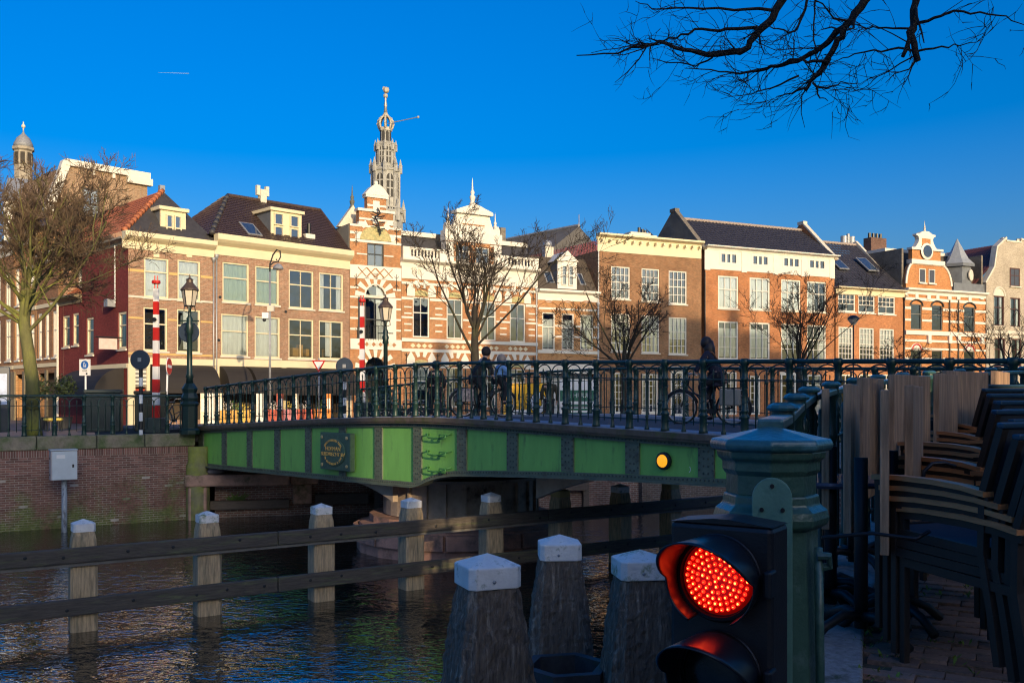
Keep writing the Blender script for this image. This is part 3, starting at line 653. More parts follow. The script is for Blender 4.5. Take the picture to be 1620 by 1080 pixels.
for (lz_, lit) in ((.676, True), (.440, False)):
    RTX = Matrix.Translation((0, 0, lz_)) @ Matrix.Rotation(R(90), 4, 'X') @ Matrix.Scale(.88, 4)
    MB().lathe([(.120, 0), (.124, .012), (.118, .022), (.108, .024), (.106, .006)], 40).xf(RTX).build('bezel', sgm, SG, smooth=False)
    ln = MB().lathe([(.104, .008), (.095, .014), (.05, .02), (.002, .022)], 36).xf(RTX).build('lens', lensr if lit else lensd, SG, smooth=True)
    if lit:
        leds = MB(); cores = MB()
        for rad, cnt in ((.008, 3), (.024, 8), (.040, 14), (.056, 20), (.072, 26), (.088, 32)):
            for q in range(cnt):
                an = 2*math.pi*q/cnt+rad*31; x, z = rad*.88*math.cos(an)+rnd.gauss(0, .0006), rad*.88*math.sin(an)+rnd.gauss(0, .0006); d = .0195-.0055*(rad/.09)**2
                leds.sphere((x, -d-.002, lz_+z), .0050, 8, 5); cores.sphere((x, -d-.0052+.0006, lz_+z), rnd.uniform(.0022, .0034), 6, 4)
        leds.build('led_array', ledm, ln, kind='stuff', smooth=True); cores.build('led_cores', ledc, ln, kind='stuff', smooth=True)
    vs = MB(); nA, nL = 44, 8; a0, a1 = R(-62), R(242)
    grid = []
    for i in range(nA+1):
        an = lerp(a0, a1, i/nA); top = max(0, math.sin(an)); lng = .045+.15*(top**.75 if top > 0 else 0)+.012
        row = []
        for j in range(nL+1):
            r_ = .107+.006*(j/nL); row.append((r_*math.cos(an), -.015-lng*j/nL, lz_+r_*math.sin(an)))
        grid.append(row)
    for i in range(nA):
        for j in range(nL): vs.quad(grid[i][j], grid[i+1][j], grid[i+1][j+1], grid[i][j+1])
    v = vs.build('visor', visor_m, SG, smooth=True)
    b_ = v.modifiers.new('weld', 'WELD'); b_.merge_threshold = .0002
    so = v.modifiers.new('thick', 'SOLIDIFY'); so.thickness = .0035
    MB().box(.118, .138, -.03, .02, lz_-.035, lz_+.03).build('latch', BLACK, SG, bevel=.006)
# terrace railing
TR = thing('terrace_railing', 'green iron railing curving along the terrace edge behind the end post', 'railing')
CAPB = MATS['cap_sky_tinted_green']  # same painted sky reflection on collars and top rails
for i in range(1, len(T)):
    x, y = T[i]; link('post', PM, TR, loc=(x, y, gz(y)-.10)).scale = (.6, .6, 1)
    MB().lathe([(.03, RH-.105), (.052, RH-.10), (.058, RH-.09), (.052, RH-.08), (.03, RH-.07)], 12).xf(Matrix.Translation((x, y, gz(y)+.02))).build('collar', CAPB, TR, smooth=False)
for i in range(len(T)-1):
    a_, b_ = Vector((*T[i], gz(T[i][1])+.99)), Vector((*T[i+1], gz(T[i+1][1])+.99))
    MB().beam(a_+Vector((0, 0, .05)), b_+Vector((0, 0, .05)), .075, .035).build('top_rail', CAPB, TR, bevel=.008)
    MB().tube([a_-Vector((0, 0, .22)), b_-Vector((0, 0, .22))], .010, 6).build('middle_rail', GREEN, TR)
    MB().tube([a_-Vector((0, 0, .85)), b_-Vector((0, 0, .85))], .010, 6).build('bottom_rail', GREEN, TR)
    for t in (.25, .5, .75):
        p = a_.lerp(b_, t); link('rod' if t != .5 else 'baluster', RM if t != .5 else BM_, TR, loc=(p.x, p.y, p.z-1.06))

# ------------------------------------------------------------------ stacked terrace chairs
CHM = mat('chair_metal', (.05, .038, .03), .5, .3, var=.2); TEAK = mat('teak_arm', (.62, .25, .09), .5, var=.35, scale=9, stretch=(.6, 6, 6), bump=.15, bscale=60, rndv=.2)
CHF = mat('chair_fabric', (.05, .06, .075), .7, var=.15, scale=60)
def make_chair():
    t = thing('terrace_chair', '', 'chair')
    for s in (-1, 1):
        y = s*.27
        MB().beam((.27, y, 0), (.27, y, .625), .03, .03).build('front_leg', CHM, t, bevel=.004)
        m = MB(); pts = [(-.36, y, 0), (-.33, y, .18), (-.285, y, .40), (-.29, y, .62), (-.33, y, .74), (-.375, y, .87)]
        for a_, b_ in zip(pts[:-1], pts[1:]): m.beam(a_, b_, .03, .03, (0, 1, 0))
        m.build('back_leg', CHM, t)
        ar = MB(); P_ = [(.295, .630), (.15, .638), (-.05, .637), (-.2, .628), (-.31, .612)]
        for (x0, z0), (x1, z1) in zip(P_[:-1], P_[1:]):
            ar.add([(x0, y-.026, z0), (x1, y-.026, z1), (x1, y+.026, z1), (x0, y+.026, z0), (x0, y-.026, z0+.02), (x1, y-.026, z1+.02), (x1, y+.026, z1+.02), (x0, y+.026, z0+.02)],
                   [(0, 3, 2, 1), (4, 5, 6, 7), (0, 1, 5, 4), (1, 2, 6, 5), (2, 3, 7, 6), (3, 0, 4, 7)])
        ar.build('arm_rest', TEAK, t)
        u = MB()
        for (x0, z0), (x1, z1) in zip(P_[:-1], P_[1:]): u.beam((x0-.01, y, z0-.015), (x1-.01, y, z1-.015), .03, .028)
        u.build('arm_rail', CHM, t)
        MB().beam((.27, y, .425), (-.285, y, .405), .028, .035).build('seat_rail', CHM, t)
    MB().beam((.262, -.27, .425), (.262, .27, .425), .028, .035).build('seat_rail', CHM, t)
    MB().add([(.26, -.25, .436), (.26, .25, .436), (0, .25, .416), (0, -.25, .416), (-.28, .25, .42), (-.28, -.25, .42)], [(0, 1, 2, 3), (3, 2, 4, 5)]).build('seat', CHF, t)
    m = MB(); pr_ = [(-.285, .46), (-.29, .62), (-.33, .74), (-.372, .868)]
    for (x0, z0), (x1, z1) in zip(pr_[:-1], pr_[1:]):
        m.add([(x0, -.255, z0), (x0, .255, z0), (x1, .255, z1), (x1, -.255, z1), (x0-.012, -.255, z0), (x0-.012, .255, z0), (x1-.012, .255, z1), (x1-.012, -.255, z1)], [(0, 1, 2, 3), (7, 6, 5, 4), (0, 3, 7, 4), (2, 1, 5, 6)])
    m.build('backrest', CHF, t)
    MB().beam((-.376, -.285, .878), (-.376, .285, .878), .035, .022).build('top_bar', mat('chair_top_bar', (.03, .075, .11), .35, .2), t, bevel=.006)
    return t
proto = make_chair()
cdir = Vector((-.35, .937)); cang = math.atan2(cdir.y, cdir.x); first = True
ORD = ['nearest', 'second nearest', 'third', 'fourth', 'fifth', 'farthest']; LEV = ['bottom chair', 'second chair up', 'third chair up', 'top chair']
for si in range(6):
    base = Vector((1.97, 3.73))+Vector((.42, .907))*(.80*si)+cdir*rnd.uniform(-.04, .04)
    for lv in range(4):
        o = proto if first else copy_tree(proto); first = False
        p = base+cdir*(.048*lv)
        o.location = (p.x, p.y, gz(p.y)+.038*lv); o.rotation_euler = (0, 0, cang+R(rnd.uniform(-2, 2)))
        tag(o, f'{LEV[lv]} with teak arms in the {ORD[si]} chair stack on the terrace', 'chair', 'stacked terrace chairs')
cc = at(1446, 772, 4.1)
MB().tube([at(1300, 850, 3.9), at(1380, 843, 3.9), at(1450, 852, 3.72), at(1470, 840, 3.75)], .008, 6).build('security_cable', BLACK, None, smooth=True, label='thin black security cable looped round the nearest chair stack', cat='cable')
MB().tube([at(1458, 770, 4.2), at(1462, 745, 4.2), at(1475, 733, 4.2), at(1495, 732, 4.2), at(1512, 738, 4.2)], .009, 6).build('security_cable', BLACK, None, smooth=True, label='black cable arching over the teak arms of stacked chairs', cat='cable')

# ------------------------------------------------------------------ folded terrace tables with upright tops
TTOP = mat('grey_teak_top', (.42, .265, .155), .65, var=.6, scale=7, stretch=(7, 7, .5), bump=.35, bscale=30, rndv=.15)
def table_base(t, h):
    MB().tube([(0, 0, .05), (0, 0, h)], .032, 10).build('column', IRON, t, smooth=True)
    for q in range(4):
        an = R(45+90*q); c, s_ = math.cos(an), math.sin(an)
        MB().tube([(0, 0, .10), (c*.12, s_*.12, .115), (c*.25, s_*.25, .075), (c*.33, s_*.33, .015)], [.026, .022, .02, .022], 8).build('foot', IRON, t, smooth=True)
spots = [(1306, 4.9, 1.16, 0), (1348, 4.6, 1.18, 3.6), (1378, 5.5, 1.23, 10), (1400, 4.2, 1.15, .3), (1440, 5.7, 1.25, 18), (1447, 4.4, 1.17, 4), (1497, 6.2, 1.27, 10), (1528, 6.7, 1.30, 24), (1583, 7.5, 1.32, 9)]
NUM = ['first', 'second', 'third', 'fourth', 'fifth', 'sixth', 'seventh', 'eighth', 'ninth', 'tenth', 'eleventh']
for i, (px, Y, tz, an) in enumerate(spots):
    X = (px-CX)/F*Y; z0 = gz(Y)
    t = thing('folded_table', f'folded terrace table with upright wooden top, {NUM[i]} from the green end post', 'table', (X, Y, z0), math.pi/2-math.atan((px-CX)/F)-R(an), 'folded terrace tables')
    top = tz-z0
    MB().tube([(0, .10, .05), (0, .10, top-.30)], .03, 10).build('column', IRON, t, smooth=True)
    for q in range(4):
        a2 = R(45+90*q); c, s_ = math.cos(a2), math.sin(a2)
        MB().tube([(0, .10, .10), (c*.10, .1+s_*.10, .115), (c*.2, .1+s_*.2, .075), (c*.28, .1+s_*.28, .015)], [.026, .022, .02, .022], 6).build('foot', IRON, t, smooth=True)
    ns = 6; wtot = .66
    for q in range(ns):
        x0 = -wtot/2+q*wtot/ns
        MB().box(x0+.001, x0+wtot/ns-.001, -.018+.0015*(q % 2), .018, top-.68, top+rnd.uniform(-.002, .002)).build('slat', TTOP, t, bevel=.004)
tp = at(1330, 756, 4.85)
t = thing('round_table', 'small round dark terrace table standing open beside the end post', 'table', (tp.x-.06, tp.y, gz(4.85)))
MB().lathe([(.30, tp.z-gz(4.85)-.028), (.315, tp.z-gz(4.85)-.014), (.31, tp.z-gz(4.85)), (.001, tp.z-gz(4.85)+.002)], 40).build('table_top', mat('table_top_sky_tint', (.14, .15, .21), .18, var=.35, scale=6), t)  # bluish colour stands in for sky mirrored in the dark top
table_base(t, tp.z-gz(4.85)-.03)
# ------------------------------------------------------------------ houses along the far bank
ZB = -.5
class Line:
    """a facade line on the ground: points are found by the photo column they appear in"""
    def __init__(s, px, Y, vpx):
        s.p = Vector(((px-CX)/F*Y, Y)); s.d = Vector(((vpx-CX)/F, 1))
    def pt(s, px):
        a_ = (px-CX)/F; Y = (s.d.x/s.d.y*s.p.y-s.p.x)/(s.d.x/s.d.y-a_); return Vector((a_*Y, Y))
LL = Line(203, 53, 2335); LM = Line(553, LL.pt(553).y, 3185); LR = Line(850, LM.pt(850).y, 4013); LS = Line(203, 53, -664)
DETAIL = {}
class House:
    def __init__(s, name, label, P0, P1, cat='house', zb=ZB):
        d = P1-P0; s.W = d.length; s.a = math.atan2(d.y, d.x); s.zb = zb
        s.root = thing(name, label, cat, (P0.x, P0.y, zb), s.a)
        s.P0 = P0; s.d = d.normalized(); s.n = Vector((-s.d.y, s.d.x)); s.op = []
    def uz(s, px, py, y=0.):
        """facade coordinates (along, up) of what shows at a photo pixel, on the plane y behind the facade"""
        r = Vector(((px-CX)/F, 1)); P = s.P0+s.n*y
        den = r.x*s.d.y-r.y*s.d.x; t = (P.x*s.d.y-P.y*s.d.x)/den
        q = r*t; return ((q-P).dot(s.d), EYE+(HY-py)/F*t-s.zb)
    def u(s, px, y=0.): return s.uz(px, 500, y)[0]
    def z(s, px, py, y=0.): return s.uz(px, py, y)[1]
    def part(s, m, name, mt, parent=None, **k): return m.build(name, mt, parent or s.root, **k)
    def wall(s, H, mt, D=9, sides=True, rev=.16, revm=None, z0=0, name='wall', W0=0, W1=None):
        W1 = s.W if W1 is None else W1
        us = sorted(set([W0, W1]+[v for o in s.op for v in o[:2]])); zs = sorted(set([z0, H]+[v for o in s.op for v in o[2:4]]))
        us = [u for u in us if W0 <= u <= W1]; zs = [z for z in zs if z0 <= z <= H]
        m = MB()
        for i in range(len(us)-1):
            for j in range(len(zs)-1):
                cu, cz_ = (us[i]+us[i+1])/2, (zs[j]+zs[j+1])/2
                if any(o[0] < cu < o[1] and o[2] < cz_ < o[3] for o in s.op): continue
                m.quad((us[i], 0, zs[j]), (us[i+1], 0, zs[j]), (us[i+1], 0, zs[j+1]), (us[i], 0, zs[j+1]))
        for (a_, b_, c, d_) in s.op:
            m.quad((a_, 0, c), (a_, 0, d_), (a_, rev, d_), (a_, rev, c)); m.quad((b_, 0, d_), (b_, 0, c), (b_, rev, c), (b_, rev, d_))
            m.quad((a_, 0, d_), (b_, 0, d_), (b_, rev, d_), (a_, rev, d_)); m.quad((a_, 0, c), (a_, rev, c), (b_, rev, c), (b_, 0, c))
        if sides:
            if sides != 'R': m.quad((W0, 0, z0), (W0, 0, H), (W0, D, H), (W0, D, z0))
            m.quad((W1, 0, H), (W1, 0, z0), (W1, D, z0), (W1, D, H))
            m.quad((W0, D, z0), (W0, D, H), (W1, D, H), (W1, D, z0))
            m.quad((W0, .01, H), (W1, .01, H), (W1, D, H), (W0, D, H))
        return s.part(m, name, mt)
    def win(s, u0, u1, z0, z1, fm=CREAM, fw=.09, tr=None, nx=1, ny=0, ntop=None, curt=None, sill=STONE, rec=.10, hole=True, sep=.03, y=0., parent=None, name='window', bars=None, door=False, room=True):
        """window: frame (the part) with glazing bars, pane, curtain, sill and a dim room behind as sub-parts"""
        if hole: s.op.append((u0, u1, z0, z1))
        r = y+rec; m = MB()
        m.box(u0, u0+fw, r-.05, r+.05, z0, z1); m.box(u1-fw, u1, r-.05, r+.05, z0, z1); m.box(u0+fw, u1-fw, r-.05, r+.05, z1-fw, z1); m.box(u0+fw, u1-fw, r-.05, r+.05, z0, z0+fw)
        w = s.part(m, name, fm, parent)
        sub = w if parent is None else parent
        a_, b_, c, d_ = u0+fw, u1-fw, z0+fw, z1-fw
        g_ = MB(); cuts = []
        if tr:
            for t in (tr if isinstance(tr, (list, tuple)) else [tr]):
                zt = lerp(c, d_, t); cuts.append(zt); g_.box(a_, b_, r-.045, r+.03, zt-.035, zt+.035)
        segs = [c]+cuts+[d_]
        for si_ in range(len(segs)-1):
            n_ = nx if (si_ == 0 or ntop is None) else ntop
            for q in range(1, n_):
                uu = lerp(a_, b_, q/n_); g_.box(uu-sep/2, uu+sep/2, r-.035, r+.02, segs[si_]+(.036 if si_ else 0), segs[si_+1]-(.036 if si_ < len(segs)-2 else 0))
            if ny:
                nr = ny if isinstance(ny, int) else ny[si_]
                for q in range(1, nr):
                    zz = lerp(segs[si_], segs[si_+1], q/nr); g_.box(a_, b_, r-.03, r+.018, zz-sep/2, zz+sep/2)
        if g_.v: s.part(g_, 'glazing_bars', fm if bars is None else bars, sub)
        s.part(MB().quad((a_, r+.024, c), (b_, r+.024, c), (b_, r+.024, d_), (a_, r+.024, d_)), 'pane', GLASS, sub)
        y2 = r+.10
        if curt:
            k = MB(); lo, hi = c, d_
            def cloth(x0, x1, za, zb_):
                n_ = max(2, int((x1-x0)/.09)); pv_ = []
                for q in range(n_+1): pv_.append((lerp(x0, x1, q/n_), y2+.02*math.sin(q*1.9+x0*7)))
                for q in range(n_): k.quad((*pv_[q], za), (*pv_[q+1], za), (*pv_[q+1], zb_), (*pv_[q], zb_))
            cm = CURT
            if curt == 'W': cloth(a_, b_, c, d_)
            elif curt == 'G': cloth(a_, b_, c, d_); cm = CURTG
            elif curt == 'S': cloth(a_, lerp(a_, b_, .22), c, d_); cloth(lerp(a_, b_, .78), b_, c, d_)
            elif curt == 'L': cloth(a_, lerp(a_, b_, .5), c, d_)
            elif curt == 'R': cloth(lerp(a_, b_, .62), b_, c, d_)
            elif curt == 'T': cloth(a_, b_, lerp(c, d_, .42), d_)
            elif curt == 'P': cloth(lerp(a_, b_, .3), lerp(a_, b_, .62), c+.1, d_)
            elif curt == 'B': cloth(a_, b_, c+.08, lerp(c, d_, .85))
            s.part(k, 'curtain', cm, sub)
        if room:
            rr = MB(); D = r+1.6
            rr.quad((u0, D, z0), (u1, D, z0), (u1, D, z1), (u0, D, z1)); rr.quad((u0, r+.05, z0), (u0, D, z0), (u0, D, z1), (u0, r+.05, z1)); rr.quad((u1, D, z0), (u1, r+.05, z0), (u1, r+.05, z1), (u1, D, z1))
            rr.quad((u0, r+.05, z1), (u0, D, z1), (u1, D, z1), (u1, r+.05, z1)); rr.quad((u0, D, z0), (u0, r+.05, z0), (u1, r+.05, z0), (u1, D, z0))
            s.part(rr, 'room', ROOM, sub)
        if sill: s.part(MB().box(u0-.08, u1+.08, y-.09, y+.05, z0-.11, z0-.002), 'sill', sill, sub)
        return w
    def pwin(s, x0, x1, py0, py1, **k):
        """window from photo columns x0..x1 and rows py0 (top) and py1 (bottom), both read at its middle"""
        xm = (x0+x1)/2; return s.win(s.u(x0), s.u(x1), s.z(xm, py1), s.z(xm, py0), **k)
    def band(s, z0, z1, mt, proud=.03, W0=0, W1=None, cut=True, name='stone_band', gap=.02):
        """a course of stone across the facade, stopped at the openings"""
        W1 = s.W if W1 is None else W1; xs = [(W0, W1)]
        if cut:
            for (a_, b_, c, d_) in s.op:
                if c < z1 and d_ > z0:
                    nx_ = []
                    for (p, q) in xs:
                        if b_+gap <= p or a_-gap >= q: nx_.append((p, q)); continue
                        if a_-gap > p: nx_.append((p, a_-gap))
                        if b_+gap < q: nx_.append((b_+gap, q))
                    xs = nx_
        for (p, q) in xs:
            if q-p > .04: s.part(MB().box(p, q, -proud, .03, z0, z1), name, mt)
    def cornice(s, z0, z1, mt, proud=.35, W0=0, W1=None, lip=True, frieze=None, name='cornice'):
        W1 = s.W if W1 is None else W1; h = z1-z0
        c = s.part(MB().add([(W0, .02, z0), (W0, -.06, z0), (W0, -.08, z0+h*.45), (W0, -proud*.7, z0+h*.6), (W0, -proud, z0+h*.72), (W0, -proud, z1), (W0, .02, z1)]+
                   [(W1, .02, z0), (W1, -.06, z0), (W1, -.08, z0+h*.45), (W1, -proud*.7, z0+h*.6), (W1, -proud, z0+h*.72), (W1, -proud, z1), (W1, .02, z1)],
                   [(i, i+7, (i+1) % 7+7, (i+1) % 7) for i in range(7)]+[tuple(range(7)), tuple(range(13, 6, -1))]), name, mt, fix=True)
        return c
def tiles(p00, p10, p11, p01, tw=.24, th=.30, amp=.03):
    """a tiled roof plane: rolled pantiles in overlapping rows; p00-p10 is the eave, p01-p11 the ridge"""
    p00, p10, p11, p01 = map(Vector, (p00, p10, p11, p01)); m = MB()
    Wd = max((p10-p00).length, (p11-p01).length); Hh = ((p01+p11)/2-(p00+p10)/2).length
    nc = max(1, int(Wd/tw)); nr = max(1, int(Hh/th)); nrm = (p10-p00).cross(p01-p00)
    if nrm.length < 1e-6: nrm = (p10-p00).cross(p11-p10)
    nrm.normalize()
    prof = [0, .75, 1, .6, 0.05]
    for r in range(nr):
        rows = []
        for e in (0, 1):
            v = (r+e*1.02)/nr; lift = .028*(1-e); row = []
            for c in range(nc):
                for t in range(4):
                    u_ = (c+t/4)/nc; q = p00.lerp(p10, u_).lerp(p01.lerp(p11, u_), min(1, v)); row.append(q+nrm*(lift+amp*prof[t]))
            row.append(p10.lerp(p11, min(1, v))+nrm*lift); rows.append(row)
        o = len(m.v); n = len(rows[0]); m.v += [tuple(x) for x in rows[0]+rows[1]]
        m.f += [(o+k, o+k+1, o+n+k+1, o+n+k) for k in range(n-1)]
    return m
SLATE = mat('dark_slate', (.045, .042, .042), .6, var=.4, scale=5, bump=.2, bscale=40)
BRNT = mat('dark_brown_tile', (.062, .038, .028), .5, var=.35, scale=4, rndv=.05)
BLKT = mat('black_glazed_tile', (.045, .042, .045), .4, var=.45, scale=4)
ORGT = mat('orange_clay_tile', (.34, .105, .04), .65, var=.4, scale=3.5, col2=(.16, .06, .035), amt=.35, cscale=1.2)
REDT = mat('red_clay_tile', (.28, .06, .04), .6, var=.3, scale=4)
ZINC = mat('zinc_sheet', (.16, .17, .18), .5, .2, var=.25, scale=2)
ASPR = mat('brown_bitumen', (.075, .058, .042), .85, var=.35, scale=6, bump=.2)
AWN = mat('dark_awning', (.019, .015, .012), .75, var=.2, scale=3)
B_TAN = brick('tan_brick', (.37, .195, .12), (.28, .145, .09), (.35, .27, .19))
B_ORA = brick('orange_brick', (.48, .16, .05), (.37, .12, .042), (.38, .24, .13), stain=.35)
B_MID = brick('neo_orange_brick', (.46, .18, .065), (.37, .14, .052), (.40, .28, .16))
B_SML = brick('light_orange_brick', (.52, .24, .085), (.44, .19, .065), (.42, .3, .17))
B_BRN = brick('brown_brick', (.32, .145, .065), (.23, .105, .05), (.28, .2, .12), stain=.3)
B_NEO = brick('bright_orange_brick', (.54, .185, .045), (.45, .145, .04), (.44, .3, .16))
B_PAL = brick('pale_cream_brick', (.46, .39, .29), (.38, .32, .24), (.42, .37, .3))
B_REDP = brick('red_painted_brick', (.20, .038, .032), (.175, .033, .028), (.16, .035, .03), stain=.2)
B_GRY = brick('grey_side_brick', (.20, .17, .13), (.16, .135, .105), (.2, .18, .15), stain=.4)
YEL = mat('yellow_brick_band', (.55, .36, .13), .8, var=.15)
def downpipe(H, u, z0, z1, mt=None):
    m = MB(); m.tube([(u, -.09, z0), (u, -.09, z1-.3)], .05, 8); m.lathe([(.06, z1-.32), (.12, z1-.12), (.13, z1)], 8, (u, -.1)); H.part(m, 'downpipe', mt or GREYM, smooth=True)
def anchor(H, u, z, s=.55):
    m = MB(); m.tube([(u, -.05, z-s), (u, -.05, z+s)], .025, 6); m.tube([(u-.16, -.05, z+s*.75), (u, -.05, z+s*.45), (u+.16, -.05, z+s*.75)], .02, 5); m.tube([(u-.16, -.05, z-s*.6), (u, -.05, z-s*.3), (u+.16, -.05, z-s*.6)], .02, 5)
    H.part(m, 'wall_anchor', IRON)
def awning(H, u0, u1, zt, zb_, out=1.5, mt=AWN):
    m = MB(); pr_ = [(-.03-out*math.sin(t*math.pi/16)*1.0, zb_+(zt-zb_)*math.cos(t*math.pi/16)) for t in range(9)]; pr_[-1] = (-.03-out, zb_)
    n = len(pr_)
    vs = [(u0, y, z) for y, z in pr_]+[(u1, y, z) for y, z in pr_]+[(u0, -.03, zb_), (u1, -.03, zb_)]
    fs = [(i, i+1, n+i+1, n+i) for i in range(n-1)]+[tuple([2*n]+list(range(n-1, -1, -1))), tuple([2*n+1]+list(range(n, 2*n)))]
    m.add(vs, fs); return H.part(m, 'awning', mt, fix=True)
def dormer(H, u0, u1, z0, z1, y0, D, wins, fm=CREAM, roofm=CREAM, ped=False, cheek=ZINC):
    """dormer box standing on the roof: front board, cheeks, flat or pitched top, windows as sub-parts"""
    fr = H.part(MB().box(u0, u1, y0, y0+.12, z0, z1), 'dormer', fm)
    H.part(MB().box(u0+.02, u1-.02, y0+.121, y0+D, z0, z1-.02), 'cheek', cheek, fr)
    if ped: H.part(MB().prism([(u0-.12, z1), (u1+.12, z1), ((u0+u1)/2, z1+(u1-u0)*.48)], y0-.1, y0+D), 'gable_roof', fm, fr)
    else:
        H.part(MB().box(u0-.14, u1+.14, y0-.16, y0+D, z1, z1+.2), 'flat_roof', roofm, fr)
    for (a_, b_, c, d_, kw) in wins:
        w = H.win(a_, b_, c, d_, hole=False, y=y0-.14, rec=.08, sill=None, parent=fr, name='window_frame', fm=kw.pop('fm', fm), room=False, **kw)
        H.part(MB().quad((a_+.05, y0-.015, c+.05), (b_-.05, y0-.015, c+.05), (b_-.05, y0-.015, d_-.05), (a_+.05, y0-.015, d_-.05)), 'dark_backing', mat('dormer_dark', (.05, .06, .08), .5), fr)  # plain dark sheet behind the pane, no room modelled
    return fr

# --- corner house with orange tiles -------------------------------------------------
h = House('corner_house', 'tan brick corner house with orange tile roof slope and two windows per floor', LL.pt(203), LL.pt(338))
ztop = h.z(207, 367); zf = h.z(215, 394)
h.pwin(228, 267, 408, 471, tr=.66, curt='W'); h.pwin(281, 317, 412, 475, tr=.66, curt='W')
h.pwin(227, 265, 486.5, 555, tr=.63, curt=None); h.pwin(280, 317, 489.5, 557.6, tr=.63, curt='P')
zfa0, zfa1 = h.z(270, 577), h.z(270, 567)
h.op.append((h.u(236), h.W-.3, .3, zfa0-.15)); h.op.append((.35, h.u(231), .05, h.z(215, 612)))
h.wall(zf+.05, B_TAN, 10, sides='R')
h.cornice(zf, ztop, CREAM, .5, -.35)
h.band(h.z(247, 473), h.z(247, 470), STONE, .05); h.band(h.z(240, 505.5), h.z(240, 502.5), YEL, .012); h.band(h.z(240, 432), h.z(240, 428), YEL, .012); h.band(h.z(240, 561), h.z(240, 558), YEL, .012)
h.band(zfa0, zfa1, CREAM, .10, cut=False, name='shop_fascia')
for px in (247, 299): h.part(MB().box(h.u(px)-.17, h.u(px)+.17, -.05, .02, h.z(px, 407), zf), 'keystone', CREAM)
h.part(MB().box(-.05, .35, -.12, .02, 0, zfa0), 'pilaster', CREAM); h.part(MB().box(h.u(231), h.u(236), -.12, .02, 0, zfa0), 'pilaster', CREAM)
for q in range(4): h.part(MB().box(.35, h.u(231), -.05, -.01, h.z(215, 612)+.15+q*.22, h.z(215, 612)+.25+q*.22), 'louvre', WHITE)
h.part(MB().box(.35, h.u(231), -.009, .03, h.z(215, 612)+.02, zfa0), 'louvre_panel', mat('grey_back', (.2, .19, .17), .8))
h.part(MB().box(.40, h.u(231)-.05, .06, .12, .05, h.z(215, 615)), 'door', mat('red_door', (.38, .05, .015), .5))
h.part(MB().box(.7, h.u(231)-.35, .04, .059, .6, h.z(215, 622)), 'door_pane', DARKWOOD)
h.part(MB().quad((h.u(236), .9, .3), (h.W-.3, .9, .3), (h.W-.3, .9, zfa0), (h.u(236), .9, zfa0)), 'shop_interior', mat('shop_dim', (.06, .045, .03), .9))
awning(h, h.u(238), h.W-.25, zfa0-.02, h.z(280, 622), 1.4)
downpipe(h, h.W-.05, 0, zf)
zr = h.z(255, 303, 3.2); ua = h.u(255, 3.2); we = h.W+.3
tl = tiles((-.25, 11, ztop), (-.25, 0, ztop), (ua, 3.0, zr), (ua, 11, zr), .30, .34, .04); h.part(tl, 'roof_slope', ORGT, kind=None)
h.part(MB().add([(-.25, .0, ztop), (we, .0, ztop), (ua, 3.0, zr)], [(0, 1, 2)]), 'hip_slope', SLATE)
h.part(MB().add([(we, 0, ztop), (we, 11, ztop), (ua, 11, zr), (ua, 3, zr)], [(0, 1, 2, 3)]), 'roof_slope', SLATE)
m = MB(); nrd = 14
for q in range(nrd):
    p = Vector((-.25, 0, ztop)).lerp(Vector((ua, 3.0, zr)), q/nrd); e = Vector((-.25, 0, ztop)).lerp(Vector((ua, 3.0, zr)), (q+1.08)/nrd)
    h.part(MB().tube([p+Vector((0, 0, .06)), e+Vector((0, 0, .02))], [.17, .13], 8), 'ridge_tile', ORGT, smooth=True)
h.part(MB().box(ua-.15, ua+.15, 3.0, 3.3, zr-.1, zr+.35), 'vent', GREYM)
d0, d1 = h.u(254, .6), h.u(294, .6); dzt, dzb = h.z(275, 334, .6), h.z(275, 372, .6)
um = (d0+d1)/2
dormer(h, d0, d1, dzb-.3, dzt, .6, 2.6, [(d0+.3, um-.03, dzb+.15, dzt-.25, dict(tr=.22, fw=.07)), (um+.03, d1-.3, dzb+.15, dzt-.25, dict(tr=.22, fw=.07))])

# --- tan house with the big mansard ---------------------------------------------------
h = House('mansard_house', 'tan brick house with brown mansard roof, cream cornice and four windows per floor', LL.pt(338.5), LL.pt(553))
ztop = h.z(344, 371); zf = h.z(341, 402.5)
for (x0, x1, t, b, c, nb_) in ((352, 394, 416, 478, 'B', 1), (404, 441.5, 422, 482, 'B', 1), (457, 496, 427.6, 488, None, 2), (505, 543, 432.4, 491, 'S', 2)):
    h.pwin(x0, x1, t, b, tr=.62, nx=nb_, curt=c if c != 'B' else 'G')
for (x0, x1, t, b, c, nb_) in ((350, 393, 497, 563, 'W', 1), (403, 443, 501, 566, 'W', 1), (456.5, 496, 504.8, 567, None, 2), (504.6, 542.6, 507.6, 568, 'P', 2)):
    w = h.pwin(x0, x1, t, b, tr=.60, nx=nb_, curt=c)
zfa0, zfa1 = h.z(440, 581), h.z(440, 570)
for (a_, b_) in ((.4, 4.4), (5.0, 9.4), (9.9, h.W-.4)): h.op.append((a_, b_, .25, zfa0-.2))
h.wall(zf+.05, B_TAN, 10)
h.cornice(zf, ztop, CREAM, .55, 0)
h.band(zfa0, zfa1, CREAM, .12, cut=False, name='shop_fascia')
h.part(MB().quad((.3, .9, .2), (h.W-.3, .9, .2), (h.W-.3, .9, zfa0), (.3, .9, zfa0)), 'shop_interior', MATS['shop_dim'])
for uu in (.2, 4.7, 9.65, h.W-.2): h.part(MB().box(uu-.16, uu+.16, -.10, .02, 0, zfa0), 'pilaster', CREAM)
awning(h, .3, h.u(385), zfa0-.02, h.z(360, 623), 1.4); awning(h, h.u(389), h.W-.2, zfa0-.02, h.z(470, 625), 1.5)
